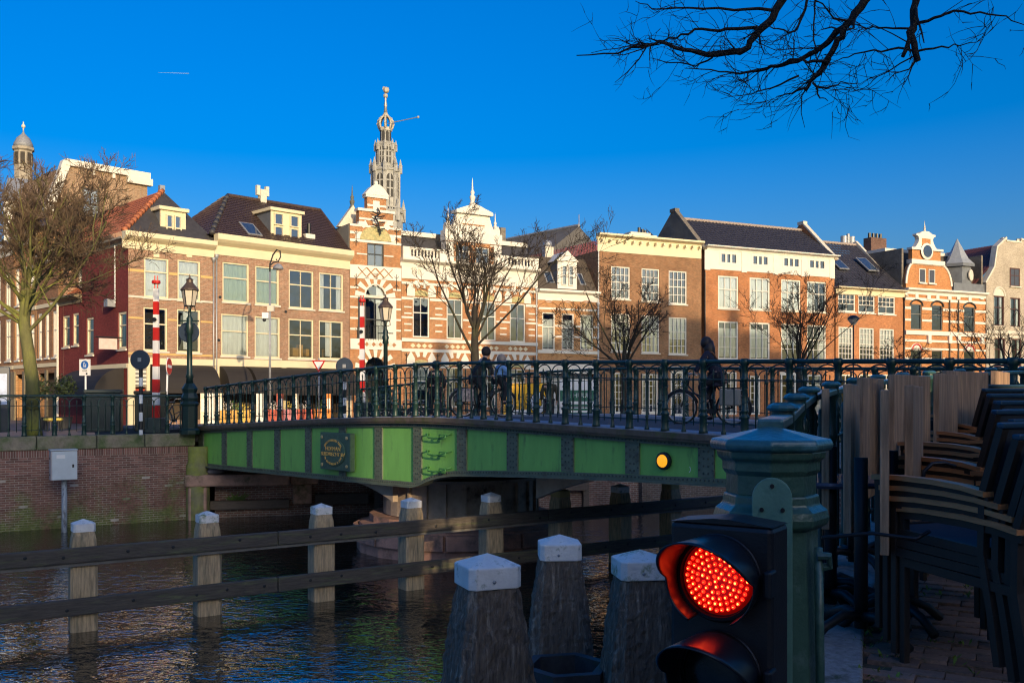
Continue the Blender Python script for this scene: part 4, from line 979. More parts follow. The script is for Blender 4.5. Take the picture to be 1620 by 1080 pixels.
# goods and furniture glimpsed in the shop windows upstairs
GOODS = mat('amber_goods', (.55, .28, .06), .6, var=.3, scale=9)
for (px, wd, py0, py1) in ((463, .45, 550, 563), (473, .3, 545, 563), (484, .35, 552, 563), (513, .3, 552, 565)):
    u_ = h.u(px, .5); MBx = MB().box(u_, u_+wd, .5, .8, h.z(px, py1, .5), h.z(px, py0, .5)); h.part(MBx, 'shelf_box', GOODS)
# mansard
yr = 4.6; zr = h.z(420, 319, yr); ul, ur = h.u(360, yr), h.u(506.5, yr)
h.part(tiles((-.2, -.1, ztop), (h.W, -.1, ztop), (ur, yr, zr), (ul, yr, zr), .2, .26, .022), 'roof_slope', BRNT)
h.part(tiles((-.9, 9.6, ztop-.6), (-.2, -.1, ztop), (ul, yr, zr), (ul, yr+.6, zr), .3, .34, .04), 'hip_slope', BRNT)
h.part(MB().add([(h.W, -.1, ztop), (h.W, 9.6, ztop), (ur, yr, zr)], [(0, 1, 2)]), 'hip_slope', BRNT)
h.part(MB().add([(-.2, 9.6, ztop), (h.W, 9.6, ztop), (ur, yr, zr), (ul, yr, zr)], [(3, 2, 1, 0)]), 'back_slope', BRNT)
h.part(MB().tube([(ul, yr, zr+.03), (ur, yr, zr+.03)], .12, 8), 'ridge', BRNT); h.part(MB().tube([(ur, yr, zr+.03), (h.W, -.1, ztop+.05)], .10, 8), 'hip_ridge', BRNT)
for q in range(9):
    p = Vector((-.2, -.1, ztop)).lerp(Vector((ul, yr, zr)), q/9); e = Vector((-.2, -.1, ztop)).lerp(Vector((ul, yr, zr)), (q+1.05)/9); h.part(MB().tube([p+Vector((0, 0, .05)), e], [.16, .12], 8), 'ridge_tile', SLATE, smooth=True)
d0, d1 = h.u(429, .75), h.u(477, .75); dzt, dzb = h.z(452, 336, .75), h.z(452, 384, .75); wsx = (d1-d0)
ws = []
for (fa, fb) in ((.08, .38), (.60, .90)):
    for (za, zb_) in ((.08, .50), (.54, .93)):
        ws.append((d0+wsx*fa, d0+wsx*fb, lerp(dzb, dzt, za), lerp(dzb, dzt, zb_), dict(fw=.07)))
dormer(h, d0, d1, dzb-.3, dzt, .75, 3.2, ws)
def skylight(H, px, py, yr_, wd, hg, slope):
    u_, z_ = H.uz(px, py, yr_); M_ = Matrix.Translation((u_, yr_-.08, z_)) @ Matrix.Rotation(slope, 4, 'X')
    f = H.part(MB().box(-wd/2, wd/2, -hg/2, hg/2, 0, .10).xf(M_), 'skylight', GREYM); H.part(MB().box(-wd/2+.1, wd/2-.1, -hg/2+.1, hg/2-.1, .101, .11).xf(M_), 'skylight_pane', mat('sky_pane', (.03, .05, .09), .05, spec=1), f)
sl = math.atan2(zr-ztop, yr+.1)
skylight(h, 395, 364, 1.0, 1.0, 1.5, sl)
u_, z_ = h.uz(488, 372, 1.0); h.part(MB().box(u_-.35, u_+.35, .75, 1.2, z_-.25, z_+.05), 'vent_base', WHITE); h.part(MB().tube([(u_, .95, z_), (u_, .95, z_+.75)], .12, 8), 'vent_pipe', IRON)
u_, z_ = h.uz(415, 318, yr); m = MB().box(u_-.22, u_+.22, yr-.2, yr+.2, z_-.3, z_+.75); h.part(m, 'chimney', STONE)
for sx_ in (-.45, .22): h.part(MB().box(u_+sx_, u_+sx_+.23, yr-.12, yr+.12, z_+.35, z_+1.0), 'chimney_pot', STONE)
downpipe(h, .12, 0, zf)
for (px, py) in ((348, 470), (346, 538), (452, 493)): h.part(MB().lathe([(.09, 0), (.09, .03)], 10).xf(Matrix.Translation((h.u(px), 0, h.z(px, py))) @ Matrix.Rotation(R(90), 4, 'X')), 'wall_tie', IRON)
def voussoirs(H, uc, zc, r0, r1, a0, a1, n, mt, every=2, name='voussoir', proud=.05, keyl=.15):
    """alternate wedge stones round an arch"""
    for i in range(n):
        if i % every: continue
        t0 = lerp(a0, a1, i/n); t1 = lerp(a0, a1, (i+1)/n); key = abs((t0+t1)/2-math.pi/2) < .12; rr = r1+(keyl if key else 0)
        p = [(uc+r0*math.cos(t0), zc+r0*math.sin(t0)), (uc+rr*math.cos(t0), zc+rr*math.sin(t0)), (uc+rr*math.cos(t1), zc+rr*math.sin(t1)), (uc+r0*math.cos(t1), zc+r0*math.sin(t1))]
        H.part(MB().prism(p, -proud, .02), name, mt)
def spandrel(H, u0, u1, z0, z1, mt, seg=12, parent=None):
    """wall corners left above an arched opening; z0 is the spring line, z1 the crown"""
    uc = (u0+u1)/2; rx = (u1-u0)/2; rz = z1-z0
    for sgn in (-1, 1):
        pts = [(uc+sgn*rx*math.cos(t*math.pi/2/seg), z0+rz*math.sin(t*math.pi/2/seg)) for t in range(seg+1)]
        corner = (uc+sgn*rx, z1)
        m = MB()
        for a_, b_ in zip(pts[:-1], pts[1:]):
            m.add([(a_[0], 0, a_[1]), (b_[0], 0, b_[1]), (corner[0], 0, corner[1])], [(0, 1, 2) if sgn > 0 else (0, 2, 1)])
            m.quad((a_[0], 0, a_[1]), (a_[0], .2, a_[1]), (b_[0], .2, b_[1]), (b_[0], 0, b_[1]))
        H.part(m, 'spandrel', mt)
def finial(H, u, z, y, s=1., mt=STONE, name='finial'):
    H.part(MB().lathe([(.16*s, 0), (.2*s, .1*s), (.12*s, .2*s), (.16*s, .35*s), (.2*s, .5*s), (.1*s, .62*s), (.14*s, .8*s), (.06*s, .95*s), (.03*s, 1.5*s), (.005, 1.7*s)], 10, (u, y)).xf(Matrix.Translation((0, 0, z))), name, mt, smooth=True)
def baluster_row(H, u0, u1, z0, z1, y, n, mt):
    H.part(MB().box(u0, u1, y-.12, y+.12, z0, z0+.14), 'balustrade_plinth', mt); H.part(MB().box(u0, u1, y-.14, y+.14, z1-.15, z1), 'balustrade_rail', mt)
    hh = z1-z0-.29
    pm = MB().lathe([(.09, 0), (.09, .08), (.06, .14), (.10, hh*.4), (.055, hh*.72), (.085, hh-.08), (.085, hh)], 8)
    me = bpy.data.meshes.new('baluster'); me.from_pydata(pm.v, [], pm.f); me.materials.append(mt); me.shade_smooth()
    for q in range(n): link('baluster', me, H.root, loc=(lerp(u0, u1, (q+.5)/n), y, z0+.14))

# --- narrow stepped gable with arched windows ----------------------------------------
h = House('stepped_gable_house', 'narrow neo renaissance gable house with white bands and arched balcony window', LM.pt(553.5), LM.pt(634.5))
zt = h.z(594, 357.5)
h.pwin(581, 607, 385.6, 422, fm=DARKWOOD, nx=2, tr=.55, sill=None, fw=.07)
u0, u1 = h.u(577.5), h.u(609.5); zs, zc = h.z(593, 470), h.z(593, 450.5); z0 = h.z(593, 539)
h.win(u0, u1, z0, zs-.06, fm=DARKWOOD, nx=2, tr=.5, curt='R', sill=None, fw=.07); h.win(u0, u1, zs+.02, zc, fm=DARKWOOD, sill=None, fw=.04, curt='R')
h.op[-2:] = [(u0, u1, z0, zc)]
lz0, lzs, lzc = 1.2, h.z(593, 583), h.z(593, 564)
h.win(u0, u1, lz0, lzs, fm=DARKWOOD, nx=2, sill=None, fw=.07); h.win(u0, u1, lzs+.05, lzc, fm=DARKWOOD, sill=None, fw=.04); h.op[-2:] = [(u0, u1, lz0, lzc)]
h.wall(zt, B_MID, 12)
spandrel(h, u0, u1, zs, zc, B_MID); spandrel(h, u0, u1, lzs, lzc, B_MID)
h.part(MB().box(u0, u1, -.03, .12, zs-.06, zs+.12), 'transom_stone', STONE)
ucc = (u0+u1)/2; rr = (u1-u0)/2
voussoirs(h, ucc, zs, rr+.02, rr+.75, R(2), R(178), 13, WHITE); voussoirs(h, ucc, lzs, rr+.02, rr+.75, R(2), R(178), 13, WHITE)
m = MB(); m.tube([(ucc+(rr+.03)*math.cos(t*math.pi/16), -.03, zs+(zc-zs+.03)*math.sin(t*math.pi/16)) for t in range(17)], .06, 6); h.part(m, 'arch_moulding', WHITE)
fz0, fz1 = h.z(594, 442), h.z(594, 421)
h.band(fz0, fz1, WHITE, .05, cut=False, name='frieze')
for bx in (.55, h.W-2.6):
    for q in range(3):
        uq = bx+q*.66; zq = (fz0+fz1)/2
        h.part(MB().beam((uq, -.06, zq-.3), (uq+.6, -.06, zq+.3), .03, .13, (0, 1, 0)), 'lattice_bar', B_MID); h.part(MB().beam((uq, -.063, zq+.3), (uq+.6, -.063, zq-.3), .03, .13, (0, 1, 0)), 'lattice_bar', B_MID)
for (ya, yb) in ((361, 357.5), (373, 369), (385, 381)): h.band(h.z(594, ya), h.z(594, yb), WHITE, .04)
h.band(h.z(594, 404.5), h.z(594, 402.5), WHITE, .03, W0=u0-.6, W1=u1+.6); h.band(h.z(594, 473), h.z(594, 470), WHITE, .04)
for py in (455, 486, 503, 520):
    for uu in (.02, h.W-.62): h.part(MB().box(uu, uu+.6, -.03, .02, h.z(594, py+3), h.z(594, py)), 'quoin_block', WHITE)
bz0, bz1 = h.z(594, 553), h.z(594, 536.5)
h.band(bz0, bz1, WHITE, .10, cut=False, name='balcony_frieze')
for q in range(11):
    uq = .5+q*(h.W-1)/11
    h.part(MB().prism([(uq, (bz0+bz1)/2), (uq+.17, bz0+.2), (uq+.34, (bz0+bz1)/2), (uq+.17, bz1-.2)], -.125, -.10), 'diamond_tile', STONE if q % 2 else B_MID)
m = MB()
for q in range(9): m.tube([(lerp(u0, u1, q/8), -.12, z0), (lerp(u0, u1, q/8), -.12, z0+1.0)], .015, 5)
m.tube([(u0, -.12, z0+1), (u1, -.12, z0+1)], .02, 5); h.part(m, 'balcony_railing', IRON)
h.part(MB().box(h.u(566)-.0, u0-.06, -.09, -.05, z0, zs-.05), 'shutter', DARKWOOD); h.part(MB().box(u1+.06, h.u(626), -.09, -.05, z0, zs-.05), 'shutter', WHITE)
# gable steps
def step(px0, px1, py0, py1, ped=None):
    a_, b_ = h.u(px0), h.u(px1); c, d_ = h.z((px0+px1)/2, py1), h.z((px0+px1)/2, py0)
    g_ = h.part(MB().box(a_, b_, 0, .5, c, d_), 'gable_step', B_MID)
    h.part(MB().box(a_-.12, b_+.12, -.10, .55, d_, d_+.18), 'coping', WHITE, g_); h.part(MB().box(a_, b_, -.035, .02, lerp(c, d_, .35), lerp(c, d_, .5)), 'stone_band', WHITE, g_)
    return a_, b_, c, d_
step(568, 622, 336, 357); a_, b_, c, d_ = step(581, 611, 313.5, 335)
pp = [(a_-.2, d_+.18)]+[(lerp(a_-.2, b_+.2, t/10), d_+.18+.75*math.sin(math.pi*t/10)) for t in range(1, 10)]+[(b_+.2, d_+.18)]
h.part(MB().prism(pp[::-1], -.12, .5), 'pediment', WHITE); h.part(MB().sphere((((a_+b_)/2), .15, d_+1.05), .16, 10, 7), 'ball', WHITE, smooth=True)
for px in (572, 616): 
    uu = h.u(px)
    h.part(MB().prism([(uu-.3, h.z(px, 357)), (uu+.3, h.z(px, 357)), (uu+.18, h.z(px, 350)), (uu-.18, h.z(px, 350))], -.06, .3), 'scroll', WHITE)
h.part(MB().box(h.u(590), h.u(600), -.05, .02, h.z(595, 334), h.z(595, 318)), 'shield', WHITE)
hub = h.u(594); zz = h.z(594, 380.5)
pp = [(hub+1.15*math.cos(math.pi*t/12), zz+.95*math.sin(math.pi*t/12)) for t in range(13)]
h.part(MB().prism(pp, -.07, .02), 'lunette', mat('lunette_mosaic', (.42, .36, .16), .7, var=.4, scale=9, col2=(.2, .25, .12), amt=.5, cscale=4)); voussoirs(h, hub, zz, 1.15, 1.5, 0, math.pi, 9, WHITE)
m = MB(); m.tube([(hub+.25, -.3, h.z(594, 371)), (hub, -.35, h.z(594, 352)), (hub-.2, -.35, h.z(594, 345)), (hub+.2, -.35, h.z(594, 338)), (hub, -.3, h.z(594, 330))], .06, 6)
for q in range(6): m.tube([(hub, -.33, h.z(594, 340+q*5)), (hub+(.5 if q % 2 else -.4), -.4, h.z(594, 337+q*5))], .045, 5)
h.part(m, 'iron_ornament', IRON)
for (px, py) in ((563, 376), (627, 374), (563, 446), (627, 447), (565, 530)): anchor(h, h.u(px), h.z(px, py))
# rear gable with spire seen over the neighbour
h.part(MB().prism([(-.05, 0), (-.02, 0), (-.02, zt), (-.05, zt)], .05, 9), 'side_wall', mat('grey_render', (.30, .27, .20), .85, var=.2, scale=1.5))
p0 = h.uz(558, 352, 1.5)
h.part(MB().prism([(p0[0]-1.1, zt), (p0[0]+.9, zt), (p0[0], p0[1]+1.2)], 1.4, 1.9), 'side_gable', STONE); finial(h, p0[0], p0[1]+1.0, 1.6, .95, mat('dark_finial', (.10, .11, .09), .7))

# --- wide neo-renaissance house ------------------------------------------------------
h = House('balustrade_house', 'wide white banded brick house with roof balustrade and central white gable', LM.pt(635), LM.pt(850))
WN = [(653, 679.5, 470, 533.5), (706.7, 732, 473, 536), (760, 784.5, 476.7, 538.5), (806.7, 831, 480, 541)]
for (x0, x1, t, b) in WN: h.pwin(x0, x1, t, b, fm=WHITE, nx=2, tr=.62, sill=None, curt=None)
LW = [(653, 679.5), (706.7, 732), (760, 784.5), (806.7, 831)]
for (x0, x1) in LW:
    h.win(h.u(x0), h.u(x1), .9, h.z((x0+x1)/2, 579+(x0-653)*.03), fm=WHITE, nx=2, tr=.65, sill=None, curt='T' if x0 < 700 else 'L')
zc0 = h.z(638, 414); zfr0 = h.z(638, 440)
h.wall(zc0, B_MID, 12)
h.band(zfr0, zc0-.3, WHITE, .05, cut=False, name='frieze'); h.cornice(zc0-.3, zc0+.28, WHITE, .5, -.1)
for q in range(5): 
    for w_ in (0, .45): h.part(MB().box(.8+q*3.1+w_, 1.05+q*3.1+w_, -.09, -.045, zfr0+.35, zfr0+.8), 'frieze_ornament', STONE)
for (ya, yb) in ((449, 445), (473.5, 469.5), (503, 500), (540, 534.5), (556, 551), (581, 578)): h.band(h.z(640, ya), h.z(640, yb), WHITE, .04 if ya != 540 else .09)
for px in (645, 694, 746, 796, 841):
    for py in (484, 494, 511, 521): h.part(MB().box(h.u(px)-.28, h.u(px)+.28, -.03, .02, h.z(640, py+2.3), h.z(640, py)), 'quoin_block', WHITE)
for (x0, x1, t, b) in WN:
    xm = (x0+x1)/2; uc = h.u(xm); zz = h.z(xm, t)+.08; r_ = (h.u(x1)-h.u(x0))/2
    h.part(MB().prism([(uc+r_*math.cos(math.pi*q/12), zz+r_*.62*math.sin(math.pi*q/12)) for q in range(13)], -.04, .02), 'lunette', MATS['lunette_mosaic'])
    voussoirs(h, uc, zz-.1, r_*1.05, r_*1.9, R(28), R(152), 7, WHITE)
    for s_ in (-1, 1): h.part(MB().prism([(uc+s_*r_*1.25-.3, zz-.05), (uc+s_*r_*1.25+.3, zz-.05), (uc+s_*r_*1.25+.3, zz+.45), (uc+s_*r_*1.25, zz+.95), (uc+s_*r_*1.25-.3, zz+.45)], -.07, .02), 'springer_stone', WHITE)
for (x0, x1) in LW:
    xm = (x0+x1)/2; uc = h.u(xm); zz = h.z(xm, 577+(x0-653)*.03); r_ = (h.u(x1)-h.u(x0))/2
    h.part(MB().prism([(uc+r_*math.cos(math.pi*q/12), zz+r_*.55*math.sin(math.pi*q/12)) for q in range(13)], -.04, .02), 'lunette', MATS['lunette_mosaic'])
    voussoirs(h, uc, zz-.1, r_*1.05, r_*1.9, R(28), R(152), 7, WHITE)
    for s_ in (-1, 1): h.part(MB().prism([(uc+s_*r_*1.25-.3, zz-.05), (uc+s_*r_*1.25+.3, zz-.05), (uc+s_*r_*1.25+.3, zz+.45), (uc+s_*r_*1.25, zz+.95), (uc+s_*r_*1.25-.3, zz+.45)], -.07, .02), 'springer_stone', WHITE)
    zd = h.z(640, 546)
    for q in range(4):
        uq = uc-.85+q*.45; h.part(MB().prism([(uq, zd), (uq+.2, zd-.16), (uq+.4, zd), (uq+.2, zd+.16)], -.03, .01), 'diamond_tile', CREAM)
for px in (643, 692, 745, 795, 843): anchor(h, h.u(px), h.z(640, 455), .35); anchor(h, h.u(px), h.z(640, 566), .35)
# balustrades and dark mansard strips behind
zb0 = zc0+.28
for (x0, x1, n) in ((636, 704, 9), (791, 850, 8)):
    a_, b_ = h.u(x0), h.u(x1); zb1 = h.z(640, 390)
    h.part(MB().box(a_, a_+.5, -.2, .2, zb0, zb1), 'pedestal', WHITE); h.part(MB().box(b_-.5, b_, -.2, .2, zb0, zb1), 'pedestal', WHITE); baluster_row(h, a_+.5, b_-.5, zb0, zb1, 0, n, WHITE)
    zr0, zr1 = zb0+.2, h.z(640, 371, 1.2)
    h.part(MB().add([(a_, .7, zr0), (b_, .7, zr0), (b_, 1.6, zr1), (a_, 1.6, zr1)], [(0, 1, 2, 3)]), 'mansard_strip', SLATE); h.part(MB().box(a_-.05, b_+.05, 1.45, 5, zr1, zr1+.32), 'roof_edge', WHITE)
# central gable
ga, gb = h.u(704), h.u(790); zg0 = zc0+.25; zgt = h.z(747, 368)
for (x0, x1, t, b) in ((719.5, 741.5, 389, 415), (751, 772.5, 391, 418)):
    h.win(h.u(x0), h.u(x1), h.z(747, b-1), h.z(747, t), fm=WHITE, nx=2, tr=.6, sill=None, y=-.15, hole=False, fw=.07)
zw0, zw1 = h.z(747, 416), h.z(747, 390)
w0, w1, w2, w3 = h.u(719.5), h.u(741.5), h.u(751), h.u(772.5)
for (a_, b_, c, d_) in ((ga, w0, zg0, zgt), (w1, w2, zg0, zgt), (w3, gb, zg0, zgt), (w0, w1, zw1, zgt), (w2, w3, zw1, zgt), (w0, w1, zg0, zw0), (w2, w3, zg0, zw0)):
    h.part(MB().box(a_, b_, -.15, .5, c, d_), 'gable_wall', B_MID)
h.part(MB().box(ga, gb, 1.9, 2.0, zg0, zgt), 'gable_back', B_GRY)
for uu in (ga, gb-.55): h.part(MB().box(uu-.04, uu+.59, -.22, .52, zg0, zgt-.8), 'pilaster', WHITE)
for py in (398, 408): h.band(h.z(747, py+1.5), h.z(747, py-1), WHITE, .18, W0=ga+.6, W1=gb-.6, cut=False) if False else None
for (a_, b_) in ((ga+.6, w0-.05), (w3+.05, gb-.6), (w1+.05, w2-.05)):
    for py in (386, 398, 409): h.part(MB().box(a_, b_, -.175, -.14, h.z(747, py+2), h.z(747, py)), 'stone_band', WHITE)
h.part(MB().box(ga-.1, gb+.1, -.24, .5, zgt-.75, zgt), 'gable_cornice', WHITE)
ta, tb = h.u(727.5), h.u(768); zt0, zt1 = zgt, h.z(748, 340)
h.part(MB().box(ta, tb, -.12, .5, zt0, zt1), 'attic_block', WHITE)
for uu in (ta+.15, tb-1.05): h.part(MB().box(uu, uu+.9, -.15, -.11, zt0+.5, zt1-.7), 'brick_panel', B_MID)
h.part(MB().prism([(ta-.45, zt1), (tb+.45, zt1), (tb+.45, zt1+.22), ((ta+tb)/2, h.z(748, 323)), (ta-.45, zt1+.22)], -.35, .55), 'pediment', WHITE); finial(h, (ta+tb)/2, h.z(748, 324), .05, 1.15, WHITE)
for s_, (e0, e1) in ((-1, (ta, ga)), (1, (tb, gb))):
    pts = [(e0, zgt), (e0, zgt+1.5)]+[(lerp(e0, e1, t/8), zgt+.35+1.15*(1-t/8)**2+.25*math.sin(t/8*9)) for t in range(1, 8)]+[(e1, zgt+.35), (e1, zgt)]
    h.part(MB().prism(pts if s_ < 0 else pts, -.1, .3), 'volute', WHITE, fix=True); finial(h, e1-s_*.3, zgt+.2, .1, .85, WHITE)
downpipe(h, h.W-.12, 0, zfr0, mat('pale_pipe', (.5, .5, .48), .5))
h.part(MB().box(h.u(792, 3), h.u(800, 3), 3, 3.8, zc0, h.z(795, 360, 3)), 'chimney', B_GRY)
h.part(MB().box(1, h.W-.5, 2, 10, zc0, zc0+2.2), 'roof_block', SLATE)

# --- small house with slate mansard and gabled dormer ---------------------------------
h = House('small_mansard_house', 'small light orange brick house with slate mansard and gabled white dormer', LR.pt(850.5), LR.pt(947))
zt = h.z(854, 457); zf = h.z(854, 474)
for (x0, x1, t) in ((858, 878, 494), (888.6, 908, 496), (918, 938.5, 498)): h.pwin(x0, x1, t, 553.5, fm=WHITE, nx=2, ntop=1, tr=.62, curt='B', sill=None)
h.op.append((.3, h.W-.3, .2, h.z(900, 590)))
h.wall(zf+.05, B_SML, 9)
h.band(zf, zt-.5, WHITE, .04, cut=False, name='frieze'); h.cornice(zt-.55, zt, WHITE, .4)
for py in (486, 513, 530): h.band(h.z(860, py+3), h.z(860, py), WHITE, .03)
h.band(h.z(860, 558.5), h.z(860, 553.5), WHITE, .1, cut=False, name='sill_band'); h.band(h.z(860, 590), h.z(860, 572), WHITE, .08, cut=False, name='shop_fascia')
h.part(MB().quad((.3, .8, .1), (h.W-.3, .8, .1), (h.W-.3, .8, 4), (.3, .8, 4)), 'shop_interior', mat('bright_shop', (.35, .37, .38), .6))
for xm in (868, 898, 928):
    uc = h.u(xm); zz = h.z(xm, 492); m = MB(); m.tube([(uc+1.05*math.cos(R(t)), -.04, zz-.25+1.0*math.sin(R(t))) for t in range(20, 161, 14)], .06, 6); h.part(m, 'arch_moulding', B_MID)
    h.part(MB().prism([(uc-.22, zz+.65), (uc+.22, zz+.65), (uc+.3, zf), (uc-.3, zf)], -.06, .02), 'keystone', WHITE)
zr = h.z(900, 409, 2.0)
h.part(MB().add([(.1, .0, zt), (h.W, .0, zt), (h.W, 2.0, zr), (.1, 2.0, zr)], [(0, 1, 2, 3)]), 'mansard', ASPR); h.part(MB().add([(.1, 2, zr), (h.W, 2, zr), (h.W, 9, zr+.1), (.1, 9, zr+.1)], [(0, 1, 2, 3)]), 'flat_roof', ASPR)
h.part(MB().add([(.1, 0, zt), (.1, 2, zr), (.1, 9, zr), (.1, 9, zt)], [(0, 1, 2, 3)]), 'mansard_side', ASPR)
d0, d1 = h.u(883, -.0), h.u(913.5, -.0); dzb, dzt = zt, h.z(898, 413)
dormer(h, d0, d1, dzb, dzt, .1, 2.2, [(d0+.35, (d0+d1)/2-.08, dzb+.4, dzt-.35, dict(tr=.5, fw=.06, fm=WHITE)), ((d0+d1)/2+.08, d1-.35, dzb+.4, dzt-.35, dict(tr=.5, fw=.06, fm=WHITE))], fm=WHITE, ped=True)
sl = math.atan2(zr-zt, 2); skylight(h, 867, 440, .9, .7, 1.2, sl); skylight(h, 918, 443, .9, .5, 1.2, sl)
yb = 5; h.part(tiles((0, yb, h.z(840, 416, yb)), (h.u(945, yb), yb, h.z(945, 420, yb)), (h.u(945, yb+5), yb+5, h.z(945, 381, yb+5)), (h.u(835, yb+5), yb+5, h.z(835, 406, yb+5)), .3, .4, .05), 'rear_roof', REDT)
u_ = h.u(860, 4.5); h.part(MB().box(u_, u_+.75, 4.2, 4.8, zr, h.z(865, 391, 4.5)), 'chimney', STONE); h.part(MB().sphere((u_+.37, 4.5, h.z(865, 387, 4.5)), .38, 10, 6), 'chimney_cowl', GREYM, smooth=True)
downpipe(h, h.W-.1, 0, zf, MATS['pale_pipe'])

# --- brown house with cream cornice -----------------------------------------------------
h = House('brown_house', 'brown brick house with cream bracketed cornice and many paned sash windows', LR.pt(945), LR.pt(1109))
zt = h.z(950, 369.5); zf = h.z(950, 397.5)
cs = ['S', 'L', 'S']
for i, (x0, x1) in enumerate(((967, 996.5), (1015, 1043), (1058, 1086.5))):
    h.pwin(x0, x1, 421.5+i*3.6, 473+i*4, fm=WHITE, nx=4, tr=.52, ny=[3, 3] if False else 2, curt=None, fw=.1, sep=.05)
    h.pwin(x0, x1, 496+i*3, 556+i*2.2, fm=WHITE, nx=4, tr=.62, ny=[3, 2], curt=[None, 'R', 'T'][i], fw=.1, sep=.05)
for (x0, x1, t) in ((967, 993, 589), (1015, 1041, 591)): h.win(h.u(x0), h.u(x1), .35, h.z(x0, t), fm=WHITE, nx=4, ny=[4, 2], tr=.7, fw=.12, sep=.05, curt='S')
h.win(h.u(1061), h.u(1083), .05, h.z(1072, 586), fm=WHITE, nx=2, tr=.7, fw=.22, sill=None, name='door', curt=None)
h.wall(zf+.05, B_BRN, 10)
h.band(zf, zt-.45, CREAM, .05, cut=False, name='frieze'); h.cornice(zt-.5, zt, CREAM, .55, -.1)
for q in range(14): h.part(MB().box(.3+q*(h.W-.6)/13-.07, .3+q*(h.W-.6)/13+.07, -.42, -.05, zt-.62, zt-.42), 'cornice_bracket', CREAM)
h.part(MB().box(h.u(1058), h.u(1086), -.2, .0, h.z(1072, 585), h.z(1072, 580)), 'door_canopy', WHITE)
m = MB()
for q in range(5):
    zq = 1.6+q*.42
    for s_ in (-1, 1): m.tube([(h.u(1072)+s_*(.1+.35*abs(math.sin(t*.5))), -.02, zq+.2*math.cos(t*.8)) for t in range(9)], .03, 5)
h.part(m, 'door_grille', WHITE)
u_ = h.u(1010, 5); h.part(MB().box(u_-1.2, u_+1.6, 4.6, 6, zt, h.z(1010, 372, 5)), 'roof_box', WHITE); h.part(MB().box(u_-.9, u_+1.1, 4.8, 5.8, h.z(1010, 372, 5), h.z(1010, 368, 5)), 'roof_box_cap', STONE)
for dx in (.2, .55, .8): h.part(MB().tube([(u_+dx, 5.2, h.z(1010, 370, 5)), (u_+dx, 5.2, h.z(1010, 358+dx*6, 5))], .14, 8), 'flue', BLACK)
yb = 6; h.part(MB().add([(h.u(1025, yb), yb, zt), (h.W+.4, yb, zt), (h.W+.4, yb+3, h.z(1066, 364, yb+3)), (h.u(1035, yb+3), yb+3, h.z(1035, 373, yb+3))], [(0, 1, 2, 3)]), 'rear_roof', SLATE)
h.part(MB().tube([(.05, -.1, zf), (.05, -.1, 0)], .05, 8), 'downpipe', MATS['pale_pipe'])

# --- orange house with white attic storey ------------------------------------------------
h = House('white_attic_house', 'orange brick house with white attic storey and black tiled roof', LR.pt(1116), LR.pt(1320))
zt = h.z(1118.5, 388); zf = h.z(1118.5, 425)
X4 = [(1136, 1168), (1186, 1218), (1236, 1266.5), (1276.7, 1307)]
for i, (x0, x1) in enumerate(X4):
    h.pwin(x0, x1, 436.5+i*3, 488.3+i*1.75, fm=WHITE, nx=3, tr=.6, fw=.13, sep=.06, curt='W' if i != 3 else 'L')
    h.pwin(x0, x1, 508+i*2.1, 568.3+i*1.0, fm=WHITE, nx=3, ny=[2, 1], tr=.6, fw=.13, sep=.06, curt=['B', 'B', 'T', 'R'][i])
for i, (x0, x1) in enumerate(((1137.5, 1167.5), (1188, 1217), (1237, 1266), (1278, 1306.5))):
    h.pwin(x0, x1, 398.2+i*3.6, 419.5+i*2.8, fm=WHITE, nx=3, fw=.22, sep=.2, sill=None, rec=.0)
for (x0, x1, t) in ((1140, 1166, 588), (1186, 1203, 594), (1268, 1300, 592)): h.win(h.u(x0), h.u(x1), .15, h.z(x0, t), fm=WHITE, nx=3 if x1-x0 > 20 else 2, ny=[4, 1], tr=.75, fw=.14, sep=.06, curt='S', sill=None)
h.win(h.u(1234), h.u(1262), .05, h.z(1245, 588), fm=WHITE, nx=1, tr=.72, fw=.3, sill=None, name='door')
h.wall(zt-.3, B_ORA, 10)
ops = list(h.op); zz0, zz1 = zf, zt-.32
h.band(zz0, zz1, WHITE, .035, name='attic_boarding', gap=0.0)
for i, (x0, x1) in enumerate(((1137.5, 1167.5), (1188, 1217), (1237, 1266), (1278, 1306.5))):
    a_, b_ = h.u(x0), h.u(x1); c, d_ = h.z((x0+x1)/2, 419.5+i*2.8), h.z((x0+x1)/2, 398.2+i*3.6)
    if c > zz0: h.part(MB().box(a_, b_, -.034, .02, zz0, c), 'attic_boarding', WHITE)
    if d_ < zz1: h.part(MB().box(a_, b_, -.034, .02, d_, zz1), 'attic_boarding', WHITE)
for px in (1118.5, 1177, 1226.5, 1271, 1316): h.part(MB().box(h.u(px)-.28, h.u(px)+.28, -.075, -.0, zz0-.1, zz1), 'attic_pilaster', WHITE)
h.cornice(zt-.32, zt, WHITE, .5, -.1, h.W+.25)
yr = 4.2; zr = h.z(1094, 352, yr); zr = h.z(1275, 366, yr)
h.part(tiles((0, -.1, zt), (h.W, -.1, zt), (h.W, yr, zr), (0, yr, zr), .36, .42, .075), 'roof_slope', BLKT); h.part(MB().add([(0, yr, zr), (h.W, yr, zr), (h.W, 9, zt), (0, 9, zt)], [(0, 1, 2, 3)]), 'back_slope', BLKT)
h.part(MB().tube([(0, yr, zr+.05), (h.W, yr, zr+.05)], .16, 8), 'ridge', mat('pale_ridge', (.30, .24, .2), .7))
